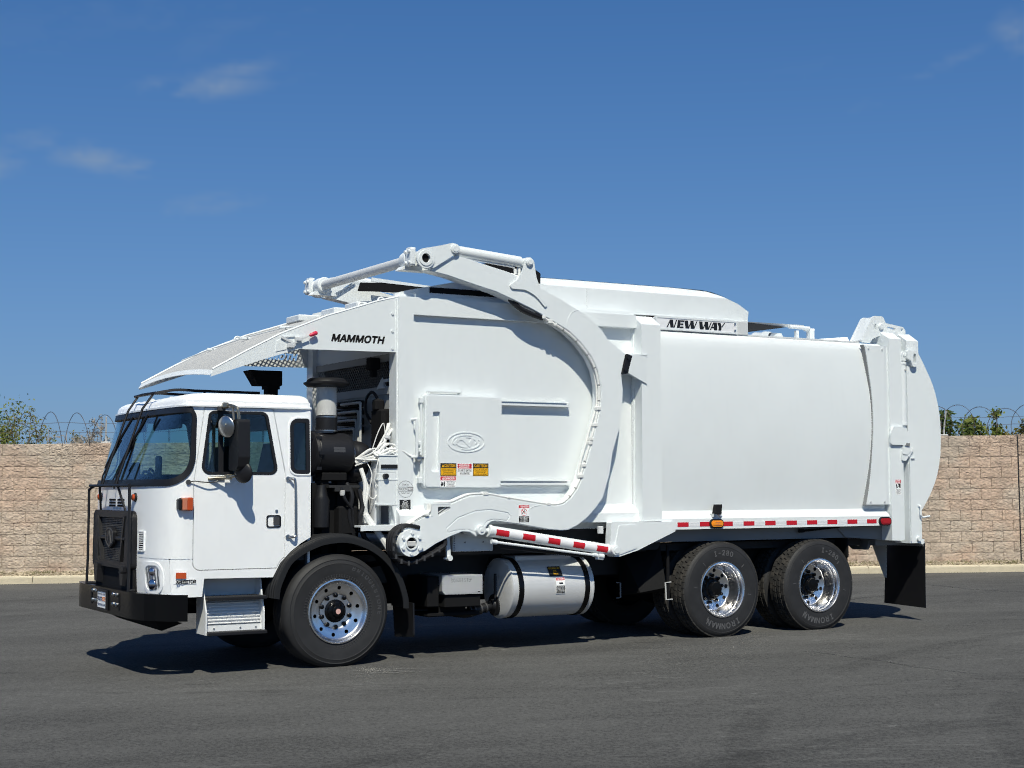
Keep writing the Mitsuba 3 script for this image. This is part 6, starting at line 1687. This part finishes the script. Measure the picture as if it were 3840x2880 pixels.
# upper cylinders on the arms
for s in (-1, 1):
    k = nk(TK + '__fork_cylinder')[len(TK) + 2:]
    fm = (lambda q: q) if s < 0 else mir
    a, b = np.array([1.163, -1.25, 4.020]), np.array([2.030, -1.25, 3.955])
    d = (b - a) / np.linalg.norm(b - a)
    part(k + '__barrel', fm(cyl(a + d * 0.035, b - d * 0.06, 0.055, 28, b=0.006)), BW, smooth=30)
    part(k + '__end', fm(cat(cyl(a + [0, -0.06, 0], a + [0, 0.06, 0], 0.055, 24), cyl(b + [0, -0.05, 0], b + [0, 0.05, 0], 0.05, 24), bar(a, a + d * 0.1, 0.08, 0.08), bar(b, b - d * 0.1, 0.07, 0.07))), BW, smooth=30)
    part(k + '__oil_line', fm(cat(tube(np.array([a + d * 0.10 + [0, -0.01, -0.06], a + d * 0.70 + [0, -0.01, -0.066], a + d * 0.735 + [0, -0.01, -0.075]]), 0.009, 6), tube(np.array([(1.905, -1.255, 3.885), (1.91, -1.255, 3.83)]), 0.016, 8), tube(np.array([(1.955, -1.255, 3.89), (1.955, -1.255, 3.82)]), 0.016, 8),
                               tube(crom([(1.86, -1.25, 3.825), (1.90, -1.25, 3.815), (1.95, -1.25, 3.80)], 4), 0.018, 8))), 'hose_white', smooth=40)
    ear = rpoly([(2.045, 4.013), (2.093, 3.972), (2.122, 3.804), (2.191, 3.640), (2.255, 3.525), (2.225, 3.508), (2.113, 3.619), (1.993, 3.672), (1.841, 3.672), (1.802, 3.702), (1.892, 3.762), (1.965, 3.87), (1.985, 3.98)], [0.035, 0.035, 0.1, 0.2, 0.016, 0.016, 0.3, 0.2, 0.02, 0.03, 0.1, 0.2, 0.035])
    part(k + '__ear', fm(cat(prism_y(ear, -1.318, -1.302), prism_y(ear, -1.20, -1.185))), BW)
    part(k + '__pin', fm(cat(cyl((2.032, -1.318, 3.953), (2.032, -1.345, 3.953), 0.040, 22, b=0.006), cyl((2.032, -1.345, 3.953), (2.032, -1.352, 3.953), 0.025, 18))), BW, smooth=30)

# lower pivot with its bolted hub
hub = Point(0.687, 1.145)
part('arm_pivot__flange', cat(prism_y(hub.buffer(0.128, 24).difference(hub.buffer(0.055, 20)), -1.36, -1.30), prism_y(hub.buffer(0.066, 20).difference(hub.buffer(0.055, 20)), -1.375, -1.36)), BW, smooth=30)
part('arm_pivot__bore', prism_y(hub.buffer(0.055, 20), -1.34, -1.30), 'black_matte')
part('arm_pivot__key', box(0.642, 0.735, -1.366, -1.35, 1.115, 1.165, 0.006), 'pipe_grey')
parts('arm_pivot__bolt', [cyl((0.687 + 0.100 * math.cos(a), -1.36, 1.145 + 0.100 * math.sin(a)), (0.687 + 0.100 * math.cos(a), -1.378, 1.145 + 0.100 * math.sin(a)), 0.017, 6) for a in (0.55, 1.5, 2.6, 3.6, 4.7, 5.7)], BW)
part('arm_pivot__shaft', cyl((0.687, -1.14, 1.145), (0.687, 1.14, 1.145), 0.075, 24), 'pipe_grey', smooth=40)
part('arm_pivot__shaft_flange', cyl((0.687, -1.14, 1.145), (0.687, -1.10, 1.145), 0.13, 24), BW, smooth=40)
parts('pivot_hose', [tube(crom([(0.80, y, 1.29), (0.66, y, 1.31), (0.545, y, 1.24), (0.515, y, 1.12), (0.56, y, 1.0), (0.68, y, 0.955), (0.82, y, 0.985), (0.96, y, 1.045), (1.08, y, 1.12), (1.12, y + .1, 1.2)], 7), 0.021, 8) for y in (-1.30, -1.25, -1.20)], 'black_plastic', smooth=40)
ph = crom([(0.66, -1.25, 1.31), (0.545, -1.25, 1.24), (0.515, -1.25, 1.12), (0.56, -1.25, 1.0), (0.68, -1.25, 0.955), (0.82, -1.25, 0.985), (0.96, -1.25, 1.045), (1.08, -1.25, 1.12)], 5)
parts('pivot_hose__clip', [hull([p + [dx, dy, dz] for dx in (-.010, .010) for dy in (-0.075, 0.075) for dz in (-0.023, 0.023)]) for p in ph[2:-2:3]], 'emblem_grey')
part('arm_pivot__pipes', cat(*[tube(crom([(0.64, y, 1.285), (0.72, y, 1.345), (0.83, y, 1.405), (0.915, y, 1.445), (0.925, y, 1.52)], 5), 0.010, 6) for y in (-1.30, -1.27, -1.24)], box(0.86, 0.90, -1.32, -1.2, 1.40, 1.43, 0.005), box(0.72, 0.75, -1.32, -1.2, 1.32, 1.355, 0.005)), 'hose_white', smooth=40)
# lift cylinder with reflective tape
a, b = np.array([1.478, -1.265, 1.262]), np.array([3.045, -1.265, 1.022])
d = (b - a) / np.linalg.norm(b - a)
n_ = np.array([-d[2], 0, d[0]])
part('lift_cylinder__barrel', cat(cyl(a + d * 0.105, b - d * 0.035, 0.056, 32, b=0.006), cyl(a + d * 0.10, a + d * 0.135, 0.063, 32, b=0.004)), BW, smooth=30)
part('lift_cylinder__rod', cyl(a, a + d * 0.12, 0.024, 18), BW, smooth=40)
part('lift_cylinder__eye', cat(cyl(b + [0, -0.06, 0], b + [0, 0.05, 0], 0.055, 24)), BW, smooth=30)
part('lift_cylinder__pin', cat(cyl((1.468, -1.30, 1.256), (1.468, -1.345, 1.256), 0.050, 24, b=0.005), cyl((1.468, -1.345, 1.256), (1.468, -1.355, 1.256), 0.018, 14)), BW, smooth=30)
lc = [1.629, 1.775, 1.929, 2.077, 2.232, 2.379, 2.533, 2.677, 2.832, 2.968]


def on_cyl(x0, x1, h, r=0.0572):
    """A strip of tape round the near side of the barrel between two stations."""
    V, F = [], []
    fs = np.linspace(-0.5, 0.62, 7)
    for t in ((x0 - a[0]) / d[0], (x1 - a[0]) / d[0]):
        for q in fs:
            V.append(a + d * t + r * (math.cos(q) * np.array([0, -1.0, 0]) - math.sin(q) * n_))
    k = len(fs)
    for i in range(k - 1):
        F += [[i, k + i, k + i + 1], [i, k + i + 1, i + 1]]
    return trimesh.Trimesh(np.array(V), np.array(F), process=False)


for x0, x1 in ((1.648, 1.795), (1.955, 2.10), (2.255, 2.395), (2.553, 2.69), (2.84, 2.975)):
    part('lift_cylinder__red_band', on_cyl(x0, x1, 0), 'red_tape', smooth=True)
for x0, x1 in ((1.797, 1.953), (2.102, 2.253), (2.397, 2.551), (2.692, 2.838)):
    part('lift_cylinder__silver_band', on_cyl(x0, x1, 0), 'silver_tape', smooth=True)
part('lift_cylinder__oil_line', cat(tube(np.array([(1.64, -1.30, 1.135), (2.84, -1.30, 0.975)]), 0.013, 8), cyl((1.60, -1.30, 1.14), (1.66, -1.30, 1.132), 0.024, 10), cyl((2.80, -1.30, 0.982), (2.855, -1.30, 0.972), 0.022, 10), cyl((2.87, -1.29, 0.968), (2.935, -1.29, 0.962), 0.026, 12), cyl((2.84, -1.29, 0.945), (2.93, -1.29, 0.935), 0.012, 8)), BW, smooth=40)
part('lift_cylinder__lower_line', tube(np.array([(1.75, -1.20, 1.085), (2.9, -1.20, 0.955)]), 0.02, 8), 'black_plastic', smooth=40)
part('lift_cylinder__fitting', cat(cyl((2.80, -1.22, 1.075), (2.80, -1.22, 1.12), 0.02, 8), cyl((2.86, -1.22, 1.07), (2.86, -1.22, 1.11), 0.02, 8), box(2.93, 2.99, -1.22, -1.18, 1.19, 1.27, 0.008)), 'light_grey')
# hose lines clipped to the inner edge of the arm
line = [(0.99, -1.285, 1.53), (1.142, -1.285, 1.535), (1.249, -1.285, 1.573), (1.357, -1.285, 1.606), (1.493, -1.285, 1.614), (1.588, -1.285, 1.61), (1.768, -1.285, 1.579), (1.978, -1.285, 1.548), (2.19, -1.285, 1.516), (2.34, -1.285, 1.503), (2.44, -1.285, 1.52), (2.525, -1.285, 1.582), (2.597, -1.285, 1.665),
        (2.655, -1.285, 1.765), (2.70, -1.285, 1.90), (2.76, -1.285, 2.07), (2.835, -1.285, 2.30), (2.886, -1.285, 2.50), (2.897, -1.285, 2.63), (2.893, -1.285, 2.735), (2.857, -1.285, 2.88), (2.785, -1.285, 3.012), (2.655, -1.285, 3.152), (2.51, -1.285, 3.264), (2.295, -1.285, 3.369), (2.20, -1.285, 3.412)]
part('arm_hose', tube(crom(line, 4), 0.0125, 6), 'hose_white', smooth=40)
part('arm_hose', tube(crom([(x - 0.004 - 0.025 * (1.8 < z < 2.5), y + 0.035, z) for x, y, z in line], 4), 0.0125, 6), 'hose_white', smooth=40)
part('arm_hose__black_tail', tube(crom([(2.22, -1.27, 3.40), (2.10, -1.27, 3.43), (1.98, -1.26, 3.475), (1.90, -1.25, 3.53), (1.86, -1.22, 3.58)], 5), 0.028, 8), 'black_plastic', smooth=40)
fit = []
for x, z, r_ in ((2.22, 3.405, 0.02), (2.30, 3.365, 0.026), (2.36, 3.337, 0.018), (2.70, 1.90, 0.022), (2.665, 1.79, 0.024), (2.79, 2.17, 0.02), (2.78, 2.13, 0.022), (2.84, 2.32, 0.024), (2.885, 2.49, 0.024), (1.53, 1.615, 0.022), (1.55, 1.613, 0.018), (1.80, 1.575, 0.016), (2.27, 1.51, 0.02)):
    fit.append(box(x - r_, x + r_, -1.308, -1.235, z - r_ * 0.8, z + r_ * 0.8, 0.005))
parts('arm_hose__clip', fit, 'hose_white')
gaps = []
P = crom(line, 4)
for k in (44, 48, 52, 57, 62, 70, 76, 81, 85, 89, 93):
    t = P[k + 1] - P[k]
    t /= np.linalg.norm(t)
    gaps.append(cyl(P[k] - t * 0.006, P[k] + t * 0.006, 0.0138, 8))
parts('arm_hose__band', gaps, 'grey_frame')
part('arm_stop_pad', cat(hull([(3.235, -1.318, 3.072), (3.312, -1.30, 3.055), (3.252, -1.30, 2.865), (3.172, -1.318, 2.868), (3.235, -1.17, 3.072), (3.312, -1.17, 3.055), (3.252, -1.17, 2.865), (3.172, -1.17, 2.868)]), *[cyl((x, -1.305, z), (x, -1.325, z), 0.02, 12) for x, z in ((3.253, 3.03), (3.21, 2.91))]), 'black_plastic')
# sticker on the arm
part('arm_sticker__field', box(1.915, 2.037, AY0 - 0.0015, AY0, 1.325, 1.498), 'decal_white')
part('arm_sticker__red_band', box(1.916, 2.036, AY0 - 0.002, AY0, 1.468, 1.497), 'decal_red')
part('arm_sticker__black_field', box(1.917, 2.035, AY0 - 0.002, AY0, 1.327, 1.386), 'decal_black')
part('arm_sticker__lettering', text_on('DANGER', 1.938, 1.474, AY0 - 0.002, 0.017, width=0.09, bold=True), 'decal_white')
small_print('arm_sticker__small_print', 1.922, 2.03, 1.330, 1.382, 4, AY0 - 0.0021, 'decal_white', 'KEEP AWAY WHEN LIFTING EMPTYING CONTAINER')
pc = Point(1.976, 1.427)
part('arm_sticker__prohibition', prism_y(pc.buffer(0.036, 20).difference(pc.buffer(0.031, 20)).union(LineString([(1.952, 1.451), (2.0, 1.403)]).buffer(0.003)), AY0 - 0.0022, AY0), 'decal_red')
part('arm_sticker__pictogram', cat(bar((1.955, AY0 - 0.001, 1.41), (1.975, AY0 - 0.001, 1.437), 0.002, 0.008), bar((1.975, AY0 - 0.001, 1.437), (1.995, AY0 - 0.001, 1.425), 0.002, 0.006), cyl((1.982, AY0 - 0.0005, 1.447), (1.982, AY0 - 0.002, 1.447), 0.006, 10)), 'decal_black')

# canopy that shields the cab
can = [(-1.235, 2.690), (-0.726, 2.869), (-0.41, 2.969), (-0.369, 2.981), (0.655, 2.994), (0.655, 3.530), (0.442, 3.475), (-0.087, 3.303), (-0.557, 3.108), (-0.882, 2.938), (-1.215, 2.752)]
# the maker's word is cut clean through both side sheets
TX = text_on('MAMMOTH', -0.045, 3.072, -1.09, 0.064, width=0.545, bold=True, depth=0.04, shear=0.25)
cut = None
for comp in TX.split(only_watertight=False):
    for dx, dz in ((0, 0), (0.0045, 0.0), (0.009, 0.0), (0.002, 0.004), (0.006, 0.004), (0.0022, -0.004), (0.0062, -0.004)):
        mm = m3.Manifold(m3.Mesh((comp.vertices + [dx, 0.0003 * dz, dz]).astype(np.float32), comp.faces.astype(np.uint32)))
        if mm.status() == m3.Error.NoError:
            cut = mm if cut is None else cut + mm
side_sheet = prism_y(can, -1.108, -1.100)
both('canopy__side', side_sheet - cut, BW)
part('canopy__letter_shade_sheet', box(-0.07, 0.535, -1.095, -1.090, 3.055, 3.155), 'black_matte')  # added black sheet, stands in for the dark inside of the canopy
topl = [(-1.215, 2.752), (-0.882, 2.938), (-0.557, 3.108), (-0.087, 3.303), (0.442, 3.475), (0.665, 3.532)]
V, F = [], []
ny = 11
prof_c = crom([(x, 0, z) for x, z in topl], 4)
for p in prof_c:
    for k in range(ny):
        y = -1.1 + 2.2 * k / (ny - 1)
        bow = 0.055 * (1 - (y / 1.1) ** 2) * ssn(0.2, -1.2, p[0])
        V.append((p[0] - 0.10 * (1 - (y / 1.1) ** 2) * ssn(-0.6, -1.2, p[0]) * 0, y, p[2] + bow))
n = len(prof_c)
for i in range(n - 1):
    for k in range(ny - 1):
        q = i * ny + k
        xm, ym = (V[q][0] + V[q + ny + 1][0]) / 2, (V[q][1] + V[q + ny + 1][1]) / 2
        if -0.20 < xm < 0.46 and 0.10 < ym < 1.05:      # an expanded metal panel is let into the sheet
            continue
        F += [[q, q + 1, q + ny + 1], [q, q + ny + 1, q + ny]]
V = np.array(V)
topm = trimesh.Trimesh(np.vstack([V, V - [0, 0, 0.006]]), np.vstack([np.array(F)[:, ::-1], np.array(F) + len(V)]), process=False)
part('canopy__top', topm, 'canopy_grey', smooth=30)
lip = [V[k] for k in range(ny)]
lm = []
for k in range(ny - 1):
    p, q = lip[k], lip[k + 1]
    lm.append(hull([p + o for o in ([0, 0, 0], [-0.03, 0, -0.045], [-0.025, 0, -0.05], [0.006, 0, -0.006])] + [q + o for o in ([0, 0, 0], [-0.03, 0, -0.045], [-0.025, 0, -0.05], [0.006, 0, -0.006])]))
part('canopy__front_lip', cat(lm), BW)
parts('canopy__side_flange', [tube(np.array([(x, s * 1.1, z + 0.008) for x, z in topl]), 0.012, 5) for s in (-1, 1)], BW)
part('canopy__hinge_bar', cat(*[box(x - 0.05, x + 0.05, y - 0.014, y + 0.014, z + 0.0, z + 0.03, 0.006) for x, y, z in ((-0.72, 0.35, 3.06), (-0.60, -0.30, 3.125), (-0.42, -0.85, 3.19))], tube(np.array([(-0.90, 0.75, 2.985), (-0.72, 0.35, 3.085), (-0.60, -0.30, 3.15), (-0.42, -0.85, 3.205), (-0.35, -1.1, 3.20)]), 0.006, 6)), BW)
for x0, x1, y0, y1, z in ((0.10, 0.34, 0.05, 0.40, 3.44), (0.47, 0.60, 0.0, 0.35, 3.53), (0.52, 0.64, -0.45, -0.15, 3.545)):
    part('canopy__latch_flap', box(x0, x1, y0, y1, z - 0.06, z + 0.012, 0.01), BW)
part('canopy__joint_plate', cat(prism_y([(-0.61, 2.945), (-0.50, 2.972), (-0.50, 3.085), (-0.60, 3.045)], -1.115, -1.108), bar((-0.55, -1.115, 3.085), (-0.42, -1.118, 3.10), 0.01, 0.012)), BW)
part('canopy__toggle_latch', cat(bar((-0.56, -1.125, 3.085), (-0.43, -1.13, 3.03), 0.014, 0.02), box(-0.50, -0.43, -1.15, -1.108, 2.985, 3.025, 0.006), bar((-0.46, -1.14, 3.02), (-0.29, -1.15, 3.105), 0.012, 0.016), box(-0.42, -0.36, -1.16, -1.108, 3.05, 3.09, 0.005)), 'light_grey')
part('canopy__toggle_grip', tube(np.array([(-0.285, -1.15, 3.107), (-0.27, -1.15, 3.113), (-0.22, -1.15, 3.136), (-0.207, -1.15, 3.142)]), [0.010, 0.018, 0.021, 0.012], 10), 'grip_red', smooth=40)
parts('canopy__bolt', [cyl((0.60, -1.108, z), (0.60, -1.12, z), 0.014, 8) for z in (3.37, 3.20, 3.03)], BW)


def top_z(x, y):
    return np.interp(x, prof_c[:, 0], prof_c[:, 2]) + 0.055 * (1 - (y / 1.1) ** 2) * ssn(0.2, -1.2, x)


parts('canopy__lifting_eye', [tube(np.array([(x + 0.035 * math.cos(q), y, top_z(x, y) + 0.034 * math.sin(q)) for q in np.linspace(0, math.pi, 9)]), 0.010, 6) for x, y in ((0.55, -0.5), (-0.30, 0.75), (0.52, -1.02))], BW)
dm_ = []
for k in range(-24, 26):
    for sg in (-1, 1):
        L = LineString([(0.13 + 0.058 * k, 0.0), (0.13 + 0.058 * k + sg * 1.2, 1.2 * 0.62)])
        L = affinity.translate(L, 0, 0.2)
        for q in (-1, 0, 1):
            c = affinity.translate(L, 0, 0.744 * q).intersection(sbox(-0.235, 0.105, 0.49, 0.885 + 0.2))
            if c.length > 0.03:
                (xa, ya), (xb, yb) = c.coords[0], c.coords[-1]
                n_seg = max(2, int(c.length / 0.15) + 1)
                P = [np.array([xa + (xb - xa) * t, ya + (yb - ya) * t, 0]) for t in np.linspace(0, 1, n_seg)]
                for p in P:
                    p[2] = top_z(p[0], p[1]) - 0.003
                dm_.append(tube(np.array(P), 0.0062, 4))
part('canopy__top_screen', cat(dm_), 'canopy_grey', kind='stuff')
